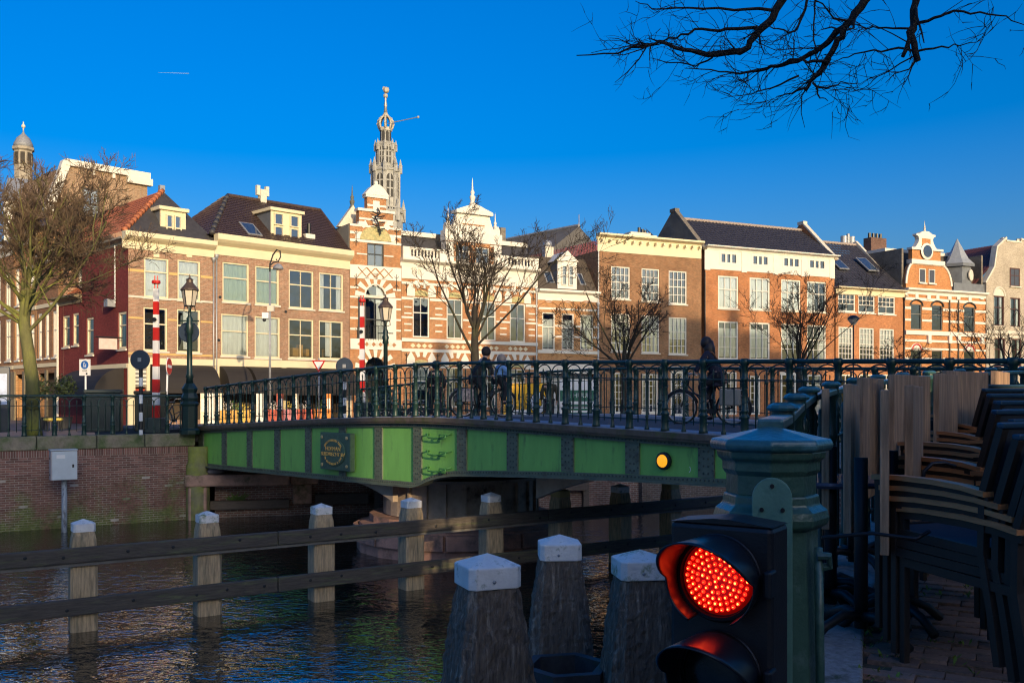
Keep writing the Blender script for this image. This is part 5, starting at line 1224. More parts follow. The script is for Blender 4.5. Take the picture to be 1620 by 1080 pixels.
for (ux, mt_) in ((-.28, B_GRY), (h.W-.02, B_ORA)):
    h.part(MB().add([(ux, -.1, zt-.4), (ux, yr-.3, zr+.55), (ux, yr+.3, zr+.55), (ux, 9, zt-.4), (ux+.3, -.1, zt-.4), (ux+.3, yr-.3, zr+.55), (ux+.3, yr+.3, zr+.55), (ux+.3, 9, zt-.4)], [(0, 1, 2, 3), (7, 6, 5, 4), (0, 4, 5, 1), (1, 5, 6, 2), (2, 6, 7, 3)]), 'side_gable', mt_)
    for (ya, za, yb_, zb_) in ((-.15, zt-.3, yr-.3, zr+.6),): h.part(MB().beam((ux+.15, ya, za), (ux+.15, yb_, zb_), .42, .14), 'gable_coping', STONE if ux > 0 else B_GRY)
    h.part(MB().box(ux-.08, ux+.38, yr-.4, yr+.4, zr+.55, zr+.85), 'gable_cap', STONE if ux > 0 else B_GRY)
h.part(MB().tube([(-.12, -.12, .2), (-.12, -.12, zf-.3)], .05, 8), 'downpipe', BLACK)
h.part(MB().box(-1.0, -.29, .15, .6, 3, zt-.2), 'recess_wall', B_BRN)

# --- dark roofed house with wide upper windows -------------------------------------------
h = House('dark_roof_house', 'orange brick house with tall black tiled roof and paired upper windows', LR.pt(1322), LR.pt(1431))
zt = h.z(1324, 456.5)
for i, (x0, x1) in enumerate(((1325.8, 1353), (1358, 1384), (1389, 1416))):
    h.pwin(x0, x1, 464+i*2.5, 493+i*2, fm=WHITE, nx=2, ntop=4, ny=[1, 2], tr=.42, fw=.12, sep=.06, curt=None, sill=WHITE)
for i, (x0, x1) in enumerate(((1326.7, 1349.3), (1359.6, 1382.7), (1391.6, 1414.5))):
    h.pwin(x0, x1, 517+i*1.6, 569+i*1.5, fm=WHITE, nx=4, ny=[3, 3], tr=.5, fw=.12, sep=.05, curt='T')
    h.win(h.u(x0), h.u(x1), .3, h.z(x0, 592), fm=WHITE, nx=2, tr=.6, fw=.12, sep=.06)
h.wall(zt-.1, B_ORA, 10)
h.band(zt-.45, zt-.1, CREAM, .06, cut=False, name='frieze')
for q in range(22): h.part(MB().lathe([(.11, -.4), (.11, 0)], 8).xf(Matrix.Translation((.25+q*(h.W-.5)/21, 0, zt-.32)) @ Matrix.Rotation(R(90), 4, 'X')), 'rafter_end', CREAM)
h.cornice(zt-.12, zt+.18, CREAM, .55, -.1)
yr = 6.0; zr = h.z(1371, 390, yr)
h.part(tiles((0, -.3, zt+.15), (h.W, -.3, zt+.15), (h.W, yr, zr), (0, yr, zr), .38, .45, .08), 'roof_slope', BLKT)
h.part(MB().tube([(0, yr, zr+.05), (h.W, yr, zr+.05)], .16, 8), 'ridge', MATS['pale_ridge'])
for ux in (h.W-.05,): h.part(MB().add([(ux, -.3, zt-.3), (ux, yr, zr+.45), (ux, 10, zt-.3), (ux+.3, -.3, zt-.3), (ux+.3, yr, zr+.45), (ux+.3, 10, zt-.3)], [(0, 1, 2), (5, 4, 3), (0, 3, 4, 1), (1, 4, 5, 2)]), 'side_gable', STONE)
sl = math.atan2(zr-zt, yr+.3); skylight(h, 1370, 419, 2.6, 1.3, 2.2, sl); skylight(h, 1325, 417, 2.6, 1.2, 2.0, sl)
u_ = h.u(1372, 7.5); h.part(MB().box(u_, u_+2.1, 7, 8, zt, h.z(1380, 377, 7.5)), 'chimney', brick('dark_chimney', (.16, .07, .045), (.12, .055, .04), (.15, .12, .1)))
for q in range(4): h.part(MB().tube([(u_+.3+q*.5, 7.5, h.z(1380, 377, 7.5)), (u_+.3+q*.5, 7.5, h.z(1380, 369, 7.5))], .15, 8), 'chimney_pot', BLACK)
u_ = h.u(1335, 6.6)
for q, (dx, rr_) in enumerate(((0, .32), (.55, .16), (1.0, .34))): h.part(MB().tube([(u_+dx, 6.6, zr-.4), (u_+dx, 6.6, h.z(1340, 374, 6.6)+(.25 if q == 1 else 0))], rr_, 12), 'steel_flue', GREYM, smooth=False)
downpipe(h, h.W-.15, 0, zt-.4, BLACK)

# --- bright banded house with bell gable and turret --------------------------------------
h = House('bell_gable_house', 'bright orange and white banded house with curled gable, oculus and grey turret', LR.pt(1431.5), LR.pt(1559))
zt = h.z(1431, 456)
for i, (x0, x1, t, b) in enumerate(((1441, 1458, 481, 521), (1474, 1491, 483, 522.7), (1525, 1542, 485.6, 525))):
    h.pwin(x0, x1, t, b, fm=mat('grey_frame', (.16, .15, .13), .5), fw=.07, tr=.62, sill=None)
    h.win(h.u(x0), h.u(x1), 1.0, h.z(x0, 553+i), fm=mat('grey_frame', (.16, .15, .13), .5), fw=.08, tr=.6, sill=None)
    uc = (h.u(x0)+h.u(x1))/2; r_ = (h.u(x1)-h.u(x0))/2; zz = h.z((x0+x1)/2, t)
    m = MB(); m.tube([(uc+r_*1.15*math.cos(R(q)), -.05, zz-.15+.55*math.sin(R(q))) for q in range(0, 181, 15)], .08, 6); h.part(m, 'hood_mould', IRON)
    h.part(MB().box(uc-.2, uc+.2, -.09, .0, zz+.35, zz+1.1), 'keystone', WHITE)
    if i != 1:
        zz = h.z(x0, 553+i); h.part(MB().prism([(uc+r_*1.05*math.cos(R(q)), zz+r_*.9*math.sin(R(q))) for q in range(0, 181, 15)], -.05, .02), 'lunette', WHITE)
        m = MB(); m.tube([(uc+r_*.8*math.cos(R(q)), -.07, zz+r_*.75*math.sin(R(q))) for q in range(0, 181, 15)], .07, 6); h.part(m, 'lunette_ring', RED)
h.wall(zt-.2, B_NEO, 10)
for (ya, yb) in ((474.5, 470), (489, 485), (507.5, 504), (540, 536.5), (552.5, 549.5), (568, 565)): h.band(h.z(1440, ya), h.z(1440, yb), WHITE, .05)
h.band(h.z(1440, 529), h.z(1440, 522.5), WHITE, .16, cut=False, name='sill_band'); h.cornice(zt-.5, zt+.05, WHITE, .45)
for px in (1468, 1501, 1515, 1552):
    h.part(MB().box(h.u(px)-.22, h.u(px)+.22, -.14, .0, h.z(px, 474), zt-.5), 'console', WHITE); h.part(MB().box(h.u(px)-.2, h.u(px)+.2, -.24, .0, h.z(px, 543), h.z(px, 530)), 'console', WHITE)
    if px in (1501, 1515): h.part(MB().tube([(h.u(px), -.12, 2), (h.u(px), -.12, h.z(px, 475))], .06, 6), 'downpipe', IRON)
g0, g1 = h.u(1432.5), h.u(1505); zg = zt+.05; zs = h.z(1468, 418); gc = (g0+g1)/2; sw0, sw1 = h.u(1444), h.u(1488)
pts = [(g0, zg), (g1, zg)]+[(lerp(g1, sw1, math.sin(R(t))**1), zg+(zs-zg)*(1-math.cos(R(t)))**.5 if False else zg+(zs-zg)*math.sin(R(t))) if False else (sw1+(g1-sw1)*math.cos(R(t)), zg+(zs-zg)*math.sin(R(t))) for t in range(10, 91, 10)]
pts += [(sw0-(sw0-g0)*math.cos(R(t)), zg+(zs-zg)*math.sin(R(t))) for t in range(90, 9, -10)]
h.part(MB().prism(pts, -.05, .4), 'gable', B_NEO)
m = MB(); m.tube([(p[0], -.05, p[1]) for p in pts[2:]], .12, 6); h.part(m, 'gable_coping', WHITE)
h.part(MB().box(sw0-.35, sw1+.35, -.22, .4, zs-.05, zs+.35), 'gable_cornice', WHITE)
for (x0, x1) in ((1453, 1463), (1468, 1478)): h.win(h.u(x0), h.u(x1), h.z(1465, 448), h.z(1465, 425.6), hole=False, y=-.15, fm=WHITE, fw=.07, sill=WHITE, room=False); h.part(MB().box(h.u(x0)+.05, h.u(x1)-.05, -.065, -.055, h.z(1465, 447), h.z(1465, 426)), 'dark_backing', MATS['dormer_dark'])  # dark sheet set behind each gable pane
u0, u1 = h.u(1442.5), h.u(1487.5); zu = h.z(1465, 396.5)
h.part(MB().box(u0, u1, -.04, .4, zs+.35, zu), 'upper_gable', B_NEO); h.part(MB().box(u0-.2, u1+.2, -.2, .42, zu, zu+.2), 'upper_cornice', WHITE)
b0, b1 = h.u(1449), h.u(1479); zb1 = h.z(1464, 366); bc = (b0+b1)/2; bw = (b1-b0)/2
prof = [(1.15, 0), (1.0, .12), (.82, .3), (.72, .5), (.8, .66), (1.02, .74), (1.0, .82), (.6, .86), (.5, .93), (.25, 1.0)]
pts = [(bc+bw*a_, lerp(zu+.2, zb1, t)) for a_, t in prof]+[(bc-bw*a_, lerp(zu+.2, zb1, t)) for a_, t in prof[::-1]]
h.part(MB().prism(pts, -.08, .4), 'bell_top', WHITE)
h.part(MB().box(bc-bw*.45, bc+bw*.45, -.10, -.07, zu+.4, lerp(zu, zb1, .62)), 'brick_panel', B_NEO)
finial(h, bc, zb1, .1, .6, STONE)
oc = h.z(1464, 398)
h.part(MB().lathe([(.72, 0), (.78, .08), (.58, .14), (.55, .1)], 24).xf(Matrix.Translation((bc, -.12, oc)) @ Matrix.Rotation(R(90), 4, 'X')), 'oculus_ring', WHITE); h.part(MB().lathe([(.56, 0), (.01, .01)], 24).xf(Matrix.Translation((bc, -.265, oc)) @ Matrix.Rotation(R(90), 4, 'X')), 'oculus_pane', MATS['sky_pane'])
# mansard behind, with turret
zr = h.z(1520, 408, 2.4)
h.part(MB().add([(.0, .3, zt), (h.W, .3, zt), (h.W, 2.4, zr), (.0, 2.4, zr)], [(0, 1, 2, 3)]), 'mansard', ASPR); h.part(MB().box(-.05, h.W, 2.3, 9, zr, zr+.3), 'roof_edge', WHITE)
h.part(MB().prism([(h.W-.2, 0), (h.W, 0), (h.W, zr), (h.W-.2, zr)], .3, 9), 'side_wall', B_GRY)
h.part(MB().prism([(-.02, 0), (.2, 0), (.2, zr), (-.02, zr)], .35, 9), 'side_wall', B_GRY); h.part(MB().add([(.0, .3, zt), (.0, 2.4, zr), (.0, 9, zr), (.0, 9, zt)], [(0, 1, 2, 3)]), 'mansard_side', ASPR)
tu = h.u(1517, 1.2); z0, z1 = h.z(1517, 450, 1.2), h.z(1517, 423, 1.2); ap = h.z(1512, 376.7, 1.2)
h.part(MB().box(tu-1.9, tu+2.6, .2, 1.6, zt, z0), 'turret_base', ZINC)
td = h.part(MB().lathe([(1.25, z0), (1.25, z1), (1.55, z1), (1.55, z1+.3)], 6, (tu, 1.4)), 'turret', ZINC); h.part(MB().lathe([(1.5, z1+.3), (1.0, lerp(z1, ap, .3)), (.55, lerp(z1, ap, .62)), (.02, ap)], 6, (tu, 1.4)), 'turret_spire', mat('spire_zinc', (.30, .32, .33), .5, .2, var=.2), td)
h.part(MB().lathe([(.55, 0), (.55, .1), (.4, .12)], 20).xf(Matrix.Translation((tu+.55, .35, (z0+z1)/2)) @ Matrix.Rotation(R(20), 4, 'Z') @ Matrix.Rotation(R(90), 4, 'X')), 'oculus', STONE, td)

# --- pale house with stepped gable at the right edge ---------------------------------------
h = House('pale_gable_house', 'pale cream brick gable house with brown window frames at the right edge', LR.pt(1560.5), LR.pt(1648))
BRF = mat('brown_frame', (.085, .03, .02), .5)
h.pwin(1597.5, 1613, 424, 453, fm=BRF, nx=2, fw=.1, tr=.6, sill=STONE)
for (x0, x1, t, b) in ((1572, 1588.5, 468, 515), (1598, 1614, 471, 517), (1625, 1640, 474, 519), (1573, 1590, 535, 580), (1600, 1616, 536, 580)): h.pwin(x0, x1, t, b, fm=BRF, nx=2, fw=.1, tr=.62, sill=STONE, curt='S')
zt = h.z(1561, 447)
h.wall(zt, B_PAL, 10)
h.band(h.z(1570, 527), h.z(1570, 522), STONE, .06, cut=False); h.band(h.z(1570, 533), h.z(1570, 530), STONE, .04)
uc = h.u(1604); gw = h.W-uc
pts = [(-.1, zt), (h.W+.1, zt), (uc+2.8, zt+2.2), (uc+2.4, zt+4.3), (uc+1.05, zt+4.6), (uc+1.05, h.z(1604, 382)), (uc-1.05, h.z(1604, 382)), (uc-1.05, zt+4.6), (uc-2.4, zt+3.6), (uc-2.8, zt+1.6)]
wn = h.op[0]
g_ = MB().prism(pts, .02, .5); h.part(g_, 'gable', B_PAL, fix=True)
h.win(wn[0], wn[1], wn[2], wn[3], fm=BRF, nx=2, fw=.1, tr=.6, hole=False, y=-.09, room=False, sill=STONE); h.part(MB().box(wn[0]+.05, wn[1]-.05, .0, .015, wn[2]+.05, wn[3]-.05), 'dark_backing', MATS['dormer_dark'])  # dark sheet fills the window on the solid gable
m = MB(); P_ = pts[2:]+[pts[0]]
for a_, b_ in zip([pts[1]]+pts[2:], pts[2:]+[pts[0]]): m.beam((a_[0], .26, a_[1]), (b_[0], .26, b_[1]), .62, .16, (0, 1, 0) if abs(a_[0]-b_[0]) < .05 else (0, 0, 1))
h.part(m, 'gable_coping', STONE)
yr = .6; zr2 = h.z(1600, 398, 3)
h.part(tiles((-1.2, 10, zt), (-1.2, .5, zt-.4), (uc, .5, zt+4.2), (uc, 10, zt+4.2), .32, .4, .05), 'roof_slope', mat('red_brown_tile', (.14, .05, .035), .5, var=.3))
h.part(MB().quad((-1.2, 10, zt-.05), (-1.2, .5, zt-.45), (uc, .5, zt+4.12), (uc, 10, zt+4.12)), 'roof_boarding', SLATE)
for (x0, x1, t) in ((1572, 1588.5, 468),):
    uu = (h.u(x0)+h.u(x1))/2; r_ = (h.u(x1)-h.u(x0))/2; zz = h.z(1580, t); h.part(MB().prism([(uu+r_*math.cos(R(q)), zz+r_*math.sin(R(q))) for q in range(0, 181, 15)], -.02, .02), 'lunette', STONE); m = MB(); m.tube([(uu+r_*1.1*math.cos(R(q)), -.03, zz+r_*1.1*math.sin(R(q))) for q in range(0, 181, 15)], .1, 6); h.part(m, 'hood_mould', STONE)
# ------------------------------------------------------------------ side street on the left
h = House('red_side_house', 'dark red painted side house with narrow windows along the side street', LS.pt(130), LS.pt(203)-Vector((.02, -.02)))
zt = h.z(200, 384)
h.pwin(136.7, 148, 502, 561, fm=CREAM, tr=.68, fw=.12, curt='L', sill=STONE); h.pwin(186.5, 200, 493, 552, fm=CREAM, tr=.66, fw=.14, curt='L', sill=STONE)
h.wall(zt, B_REDP, 3, sides=False); h.band(h.z(180, 583), h.z(180, 576), CREAM, .08, cut=False, name='shop_fascia')
h.cornice(zt-.05, zt+.3, mat('dull_gutter', (.30, .27, .2), .7), .4); awning(h, .2, h.W-.5, h.z(170, 583), h.z(170, 628), 1.7)
h.part(MB().tube([(h.u(184), -.08, h.z(184, 480)), (h.u(184), -.08, zt)], .045, 6), 'downpipe', MATS['pale_pipe'])
h.part(MB().box(h.u(178), h.u(184), -.5, -.05, h.z(181, 486), h.z(181, 474)), 'alarm_box', GREYM)
sg = MB().box(h.u(193), h.u(193)+.08, -1.3, -.3, h.z(196, 553), h.z(196, 536)); so_ = h.part(sg, 'hanging_sign', mat('pink_sign', (.6, .45, .38), .6)); h.part(MB().tube([(h.u(193)+.04, 0, h.z(196, 534)), (h.u(193)+.04, -1.5, h.z(196, 534))], .04, 6), 'sign_bracket', IRON, so_)
h = House('low_red_house', 'low red brown house with small windows in the side street', LS.pt(93), LS.pt(129.8))
zt = h.z(126, 466)
h.pwin(100, 110, 499, 549, fm=CREAM, tr=.62, fw=.12, sill=STONE); h.pwin(115, 124.5, 495, 546, fm=CREAM, tr=.62, fw=.12, sill=STONE, curt='R')
h.wall(zt, B_REDP, 8); h.cornice(zt-.5, zt, mat('brown_cornice', (.22, .17, .10), .7), .5)
h.part(tiles((0, 0, zt), (h.W, 0, zt), (h.W, 4, zt+3.2), (0, 4, zt+3.2), .3, .36, .04), 'roof_slope', ORGT); h.part(MB().tube([(.1, -.1, 0), (.1, -.1, zt)], .07, 6), 'downpipe', WHITE)
dormer(h, 1.2, 3.4, zt+.4, zt+2.6, .8, 2.5, [(1.5, 3.1, zt+.6, zt+2.3, dict(tr=.5))], fm=WHITE)
for i, (x0, x1, yt, bm_, nm, lab) in enumerate(((58, 92.5, 400, B_BRN, 'street_house', 'brown side street house with tall white windows and dark shop front'), (22, 57.5, 372, B_SML, 'street_house', 'light orange side street house with white window columns'), (-25, 21.5, 395, B_BRN, 'street_house', 'side street house at the left picture edge half behind the tree'))):
    h = House(nm, lab, LS.pt(x0), LS.pt(x1)); zt = h.z((x0+x1)/2, yt)
    n = 3
    for q in range(n):
        ua, ub = h.W*(q+.22)/n, h.W*(q+.74)/n
        for (za, zb_) in ((4.2, 7.2), (8.0, 10.6), (11.4, 13.2)):
            if zb_ < zt-.6: h.win(ua, ub, za, zb_, fm=WHITE, tr=.6, nx=2, fw=.16, curt='W' if (q+i) % 2 else None, sill=WHITE)
    h.op.append((.4, h.W-.4, .2, 3.2)); h.wall(zt, bm_, 10)
    for zb_ in (3.6, 7.5): h.band(zb_, zb_+.25, CREAM, .06)
    h.cornice(zt-.7, zt, WHITE, .5)
    h.part(MB().add([(0, 0, zt), (h.W, 0, zt), (h.W, 4, zt+3.4), (0, 4, zt+3.4)], [(0, 1, 2, 3)]), 'roof_slope', SLATE)
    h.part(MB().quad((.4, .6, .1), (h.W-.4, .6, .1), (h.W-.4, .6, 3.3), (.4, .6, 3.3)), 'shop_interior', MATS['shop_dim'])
    for uu in (.2, h.W*.5, h.W-.2): h.part(MB().box(uu-.18, uu+.18, -.12, .0, 0, 3.4), 'pilaster', mat('shop_timber', (.16, .13, .08), .6))
# tall brick block behind
LB = Line(150, 68, 2249); P0, P1 = LB.pt(78), LB.pt(233)
h = House('tall_brick_block', 'tall plain tan brick block with white roof coping behind the corner house', P0, P1)
zt = h.z(105, 262); zl = h.z(80, 335)
u0, u1 = h.u(105), h.W; zr = h.z(232, 285)
h.pwin(130, 158, 298, 341, fm=mat('dark_frame', (.06, .06, .055), .5), nx=2, tr=.4, fw=.12, curt='W', sill=WHITE); 
h.wall(h.z(160, 345)-.2, B_TAN, 1, sides=False); wn = h.op[0]
pts_z = lambda u_: zl+(zt-zl)*min(1, u_/u0)
b_tan2 = brick('tall_tan_brick', (.36, .21, .12), (.29, .165, .095), (.34, .28, .2))
m = MB(); zb2 = h.z(160, 345)-.2
xs = sorted(set([0, u0, wn[0], wn[1], u1])); 
for a_, b_ in zip(xs[:-1], xs[1:]):
    if wn[0] <= a_ and b_ <= wn[1]:
        m.quad((a_, 0, zb2), (b_, 0, zb2), (b_, 0, wn[2]), (a_, 0, wn[2])); m.quad((a_, 0, wn[3]), (b_, 0, wn[3]), (b_, 0, zt), (a_, 0, zt))
    else: m.quad((a_, 0, zb2), (b_, 0, zb2), (b_, 0, pts_z(b_)), (a_, 0, pts_z(a_)))
m.quad((u1, 0, zb2), (u1, 8, zb2), (u1, 8, zt), (u1, 0, zt)); m.quad((0, 0, zl), (u0, 0, zt), (u0, 8, zt), (0, 8, zl)); m.quad((0, 0, zb2), (0, 0, zl), (0, 8, zl), (0, 8, zb2)); m.quad((u0, 0, zt), (u1, 0, zt), (u1, 8, zt), (u0, 8, zt)); m.quad((0, 8, 0), (0, 8, zl), (u1, 8, zt), (u1, 8, 0))
h.part(m, 'upper_wall', b_tan2)
h.part(MB().box(u0-.1, u1+.15, -.25, .6, zt, zt+.45), 'coping', WHITE); h.part(MB().beam((-.1, .1, zl), (u0, .1, zt+.25), .6, .55), 'coping', WHITE)
h.part(MB().box(u1-1.6, u1+.3, -.3, .2, zt-.5, zt-.002), 'coping_end', WHITE)
for px in (147, 179, 212): h.part(MB().box(h.u(px)-.1, h.u(px)+.1, -.15, .0, zt-.35, zt), 'overflow', WHITE)
# turret behind the left tree
tp = at(37, 300, 95)
t = thing('domed_turret', 'small stone turret with grey dome and cross behind the left tree', 'turret', (tp.x, tp.y, ZB))
zz = lambda py: EYE+(HY-py)/F*95-ZB
TST = mat('turret_stone', (.30, .26, .20), .8, var=.3)
MB().lathe([(.85, zz(420)), (.85, zz(240)), (1.05, zz(238)), (1.05, zz(234))], 8).build('drum', TST, t)
MB().lathe([(.95, zz(234)), (.88, zz(228)), (.62, zz(219)), (.16, zz(212)), (.06, zz(208)), (.04, zz(196))], 12).build('dome', LEAD, t, smooth=True)
m = MB(); m.tube([(0, 0, zz(208)), (0, 0, zz(193))], .06, 6); m.sphere((0, 0, zz(200)), .2, 8, 6); m.build('cross', STONE, t)
for q in range(8):
    an = R(45*q+22.5); MB().box(-.2, .2, -.87, -.7, zz(262), zz(243)).xf(Matrix.Rotation(an, 4, 'Z')).build('opening', ROOM, t)
bx = at(95, 310, 85); t = thing('slate_roofed_house', 'grey slate roofed house beside the turret behind the left tree', 'house', (bx.x, bx.y, ZB), R(20))
MB().box(-4.5, 2.2, 0, 6, 0, EYE+(HY-322)/F*85-ZB).build('wall', WHITE, t); zq = EYE+(HY-322)/F*85-ZB
MB().add([(-4.6, -.2, zq), (2.3, -.2, zq), (2.3, 3, zq+2.6), (-4.6, 3, zq+2.6)], [(0, 1, 2, 3)]).build('roof', LEAD, t)

# ------------------------------------------------------------------ church: open-crowned tower and long roof
TY = 150.
def tz(py): return EYE+(HY-py)/F*TY-ZB
s = TY/F
tc = at(610, 300, TY)
CH = thing('church_tower', 'tall grey stone church tower with open lantern crown behind the gable house', 'church tower', (tc.x, tc.y, ZB), R(-18))
TS = mat('weathered_tower_stone', (.33, .325, .30), .8, var=.3, scale=1.5, col2=(.21, .205, .19), amt=.45, cscale=.9)
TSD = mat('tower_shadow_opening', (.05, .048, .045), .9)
def tier(r, y0, y1, n=8, cornice_=True, name='tier'):
    m = MB(); m.lathe([(r, tz(y1)), (r*.965, tz(y0))], n, ph=R(22.5)); o = m.build(name, TS, CH)
    if cornice_:
        MB().lathe([(r*1.06, tz(y0)-.25), (r*1.09, tz(y0)), (r*1.02, tz(y0)+.15)], n, ph=R(22.5)).build('string_course', TS, o)
    return o
R1, R2, R3, R4 = 29*s, 22*s, 14.5*s, 8.8*s
def openings(o, r, y0, y1, n=8, w=.30, mull=True, arch=True):
    for q in range(n):
        an = R(360/n*q); ap = r*math.cos(math.pi/n)*.985; sd_ = 2*r*math.sin(math.pi/n)
        M_ = Matrix.Rotation(an, 4, 'Z'); hw = sd_*w/2; z0, z1 = tz(y1), tz(y0)
        pts = [(-hw, z0), (hw, z0), (hw, z1-hw)]+[(hw*math.cos(R(t)), z1-hw+hw*1.2*math.sin(R(t))) for t in range(30, 180, 30)]+[(-hw, z1-hw)]
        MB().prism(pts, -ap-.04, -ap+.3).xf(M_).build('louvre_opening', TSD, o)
        if mull:
            MB().box(-.1, .1, -ap-.14, -ap, z0, z1).xf(M_).build('mullion', TS, o)
            for f in (.35, .7): MB().box(-hw, hw, -ap-.10, -ap, lerp(z0, z1, f), lerp(z0, z1, f)+.2).xf(M_).build('transom', TS, o)
def pinnacle(o, r, py0, py1, an, sz=.35):
    x, y = r*math.cos(R(an)), r*math.sin(R(an)); z0, z1 = tz(py0), tz(py1)
    MB().lathe([(sz, z0), (sz, lerp(z0, z1, .5)), (sz*1.25, lerp(z0, z1, .52)), (sz*.8, lerp(z0, z1, .6)), (.03, z1)], 6, (x, y)).build('pinnacle', TS, o)
def arcade(o, r, y0, y1, n=8, k=5):
    for q in range(n):
        an = R(360/n*q); ap = r*math.cos(math.pi/n); sd_ = 2*r*math.sin(math.pi/n)
        for j in range(k+1):
            x = -sd_/2+sd_*j/k; MB().box(x-.09, x+.09, -ap-.08, -ap+.08, tz(y1), tz(y0)).xf(Matrix.Rotation(an, 4, 'Z')).build('baluster', TS, o)
        MB().box(-sd_/2, sd_/2, -ap-.1, -ap+.1, tz(y0)-.2, tz(y0)).xf(Matrix.Rotation(an, 4, 'Z')).build('balustrade_rail', TS, o)
o = tier(27.5*s, 336, 380, 4 if False else 8); arcade(o, 27.5*s, 330, 336)
for q in range(8): pinnacle(o, 28*s, 352, 316, 22.5+45*q, .4)
o = tier(R2, 270, 334); openings(o, R2, 279, 315, w=.62)
for q in range(8):
    an = R(45*q); ap = R2*math.cos(math.pi/8); MB().box(-.12, .12, -ap-.25, -ap, tz(334), tz(316)).xf(Matrix.Rotation(an, 4, 'Z')).build('rib', TS, o); MB().box(-.25, .25, -R2-.12, -R2+.3, tz(334), tz(268)).xf(Matrix.Rotation(R(45*q+22.5), 4, 'Z')).build('buttress', TS, o); pinnacle(o, R2*1.06, 275, 252, 45*q+22.5, .32)
o2 = tier(R3, 228, 268); openings(o2, R3, 235, 260, w=.66); arcade(o2, R3*1.22, 264, 269)
for q in range(8): MB().box(-.2, .2, -R3-.1, -R3+.25, tz(268), tz(226)).xf(Matrix.Rotation(R(45*q+22.5), 4, 'Z')).build('buttress', TS, o2); pinnacle(o2, R3*1.12, 240, 222, 45*q+22.5, .25)
arcade(o2, R3, 230, 235, k=4)
o3 = tier(R4, 206, 228); openings(o3, R4, 209, 225, w=.72, mull=False)
# open crown of curved ribs
cr = tz(206); GLD = mat('crown_gold_white', (.42, .38, .30), .6, .1, var=.2)
for q in range(8):
    an = R(45*q+22.5); c, sn = math.cos(an), math.sin(an); pr_ = [(8.8, 206), (11.2, 202), (12.2, 197), (11.2, 192), (8.4, 188), (5, 185), (2.4, 181.5), (.9, 178)]
    MB().tube([(c*a_*s, sn*a_*s, tz(b_)) for a_, b_ in pr_], .17, 6).build('crown_rib', GLD, CH, smooth=True)
    for (a_, b_) in ((12.2, 197), (11.2, 192), (8.8, 188)): MB().sphere((c*a_*s*1.03, sn*a_*s*1.03, tz(b_)), .2, 6, 5).build('crocket', GLD, CH)
MB().lathe([(10.2*s, cr-.2), (10.6*s, cr), (10*s, cr+.3)], 8, ph=R(22.5)).build('crown_ring', GLD, CH)
MB().lathe([(1.8*s, tz(206)), (1.5*s, tz(190)), (.6*s, tz(182))], 8).build('crown_core', mat('crown_core', (.3, .33, .38), .6), CH)
MB().lathe([(.32, tz(180)), (.2, tz(170)), (.3, tz(168)), (.14, tz(160)), (.2, tz(158)), (.08, tz(148))], 8).build('spire', GREYM, CH, smooth=True)
MB().sphere((0, 0, tz(152)), .38, 8, 6).build('spire_ball', GLD, CH); m = MB(); m.sphere((.1, 0, tz(143)), .5, 8, 6); m.beam((.5, 0, tz(142)), (-.5, 0, tz(139)), .1, .5); m.build('weathercock', GLD, CH)
pole = MB().tube([(.4, 0, tz(196)), (5.6, 0, tz(190.5))], .07, 6); o = pole.build('flagpole', GREYM, CH); MB().sphere((5.6, 0, tz(190.5)), .2, 6, 5).build('flagpole_knob', GLD, o)
# tower offset inside the group so its crown stands left of its base as seen in the photograph: the tower leans on perspective only
NR = thing('church_nave', 'long dark slate church roof behind the small mansard house', 'church', (0, 0, ZB))
Yn = 130.; A_ = at(780, 362, Yn+14); B_ = at(916, 358, Yn); n1 = at(932, 383, Yn-3); n2 = at(905, 440, Yn-4)
zE = at(850, 430, Yn).z
d_ = Vector((B_.x-A_.x, B_.y-A_.y)).normalized(); nn = Vector((d_.y, -d_.x))
def g3(p, off, z): return (p.x+nn.x*off, p.y+nn.y*off, z-ZB)
MB().add([g3(A_, 9, zE), g3(B_, 9, zE), g3(B_, 0, B_.z), g3(A_, 0, B_.z)], [(0, 1, 2, 3)]).build('roof_slope', mat('church_slate', (.10, .092, .082), .8, var=.35, scale=.8, bump=.3, bscale=4, stretch=(1, 1, .35)), NR)
MB().add([g3(A_, -9, zE), g3(B_, -9, zE), g3(B_, 0, B_.z), g3(A_, 0, B_.z)], [(3, 2, 1, 0)]).build('roof_slope', MATS['church_slate'], NR)
hipe = B_+Vector((d_.x*4, d_.y*4, 0))
MB().add([g3(B_, 9, zE), g3(hipe, 0, zE), g3(B_, 0, B_.z)], [(0, 1, 2)]).build('hip_slope', MATS['church_slate'], NR); MB().add([g3(B_, -9, zE), g3(hipe, 0, zE), g3(B_, 0, B_.z)], [(2, 1, 0)]).build('hip_slope', MATS['church_slate'], NR)
MB().tube([g3(A_, 0, B_.z+.1), g3(B_, 0, B_.z+.1)], .25, 6).build('ridge', LEAD, NR); MB().tube([g3(B_, 0, B_.z), g3(B_, 0, B_.z+1.6)], .06, 5).build('ridge_spike', LEAD, NR)
MB().add([g3(A_, 9, 0), g3(B_, 9, 0), g3(B_, 9, zE), g3(A_, 9, zE)], [(0, 1, 2, 3)]).build('wall', B_GRY, NR); MB().add([g3(B_, 9, 0), g3(hipe, 0, 0), g3(hipe, 0, zE), g3(B_, 9, zE)], [(0, 1, 2, 3)]).build('wall', B_GRY, NR)
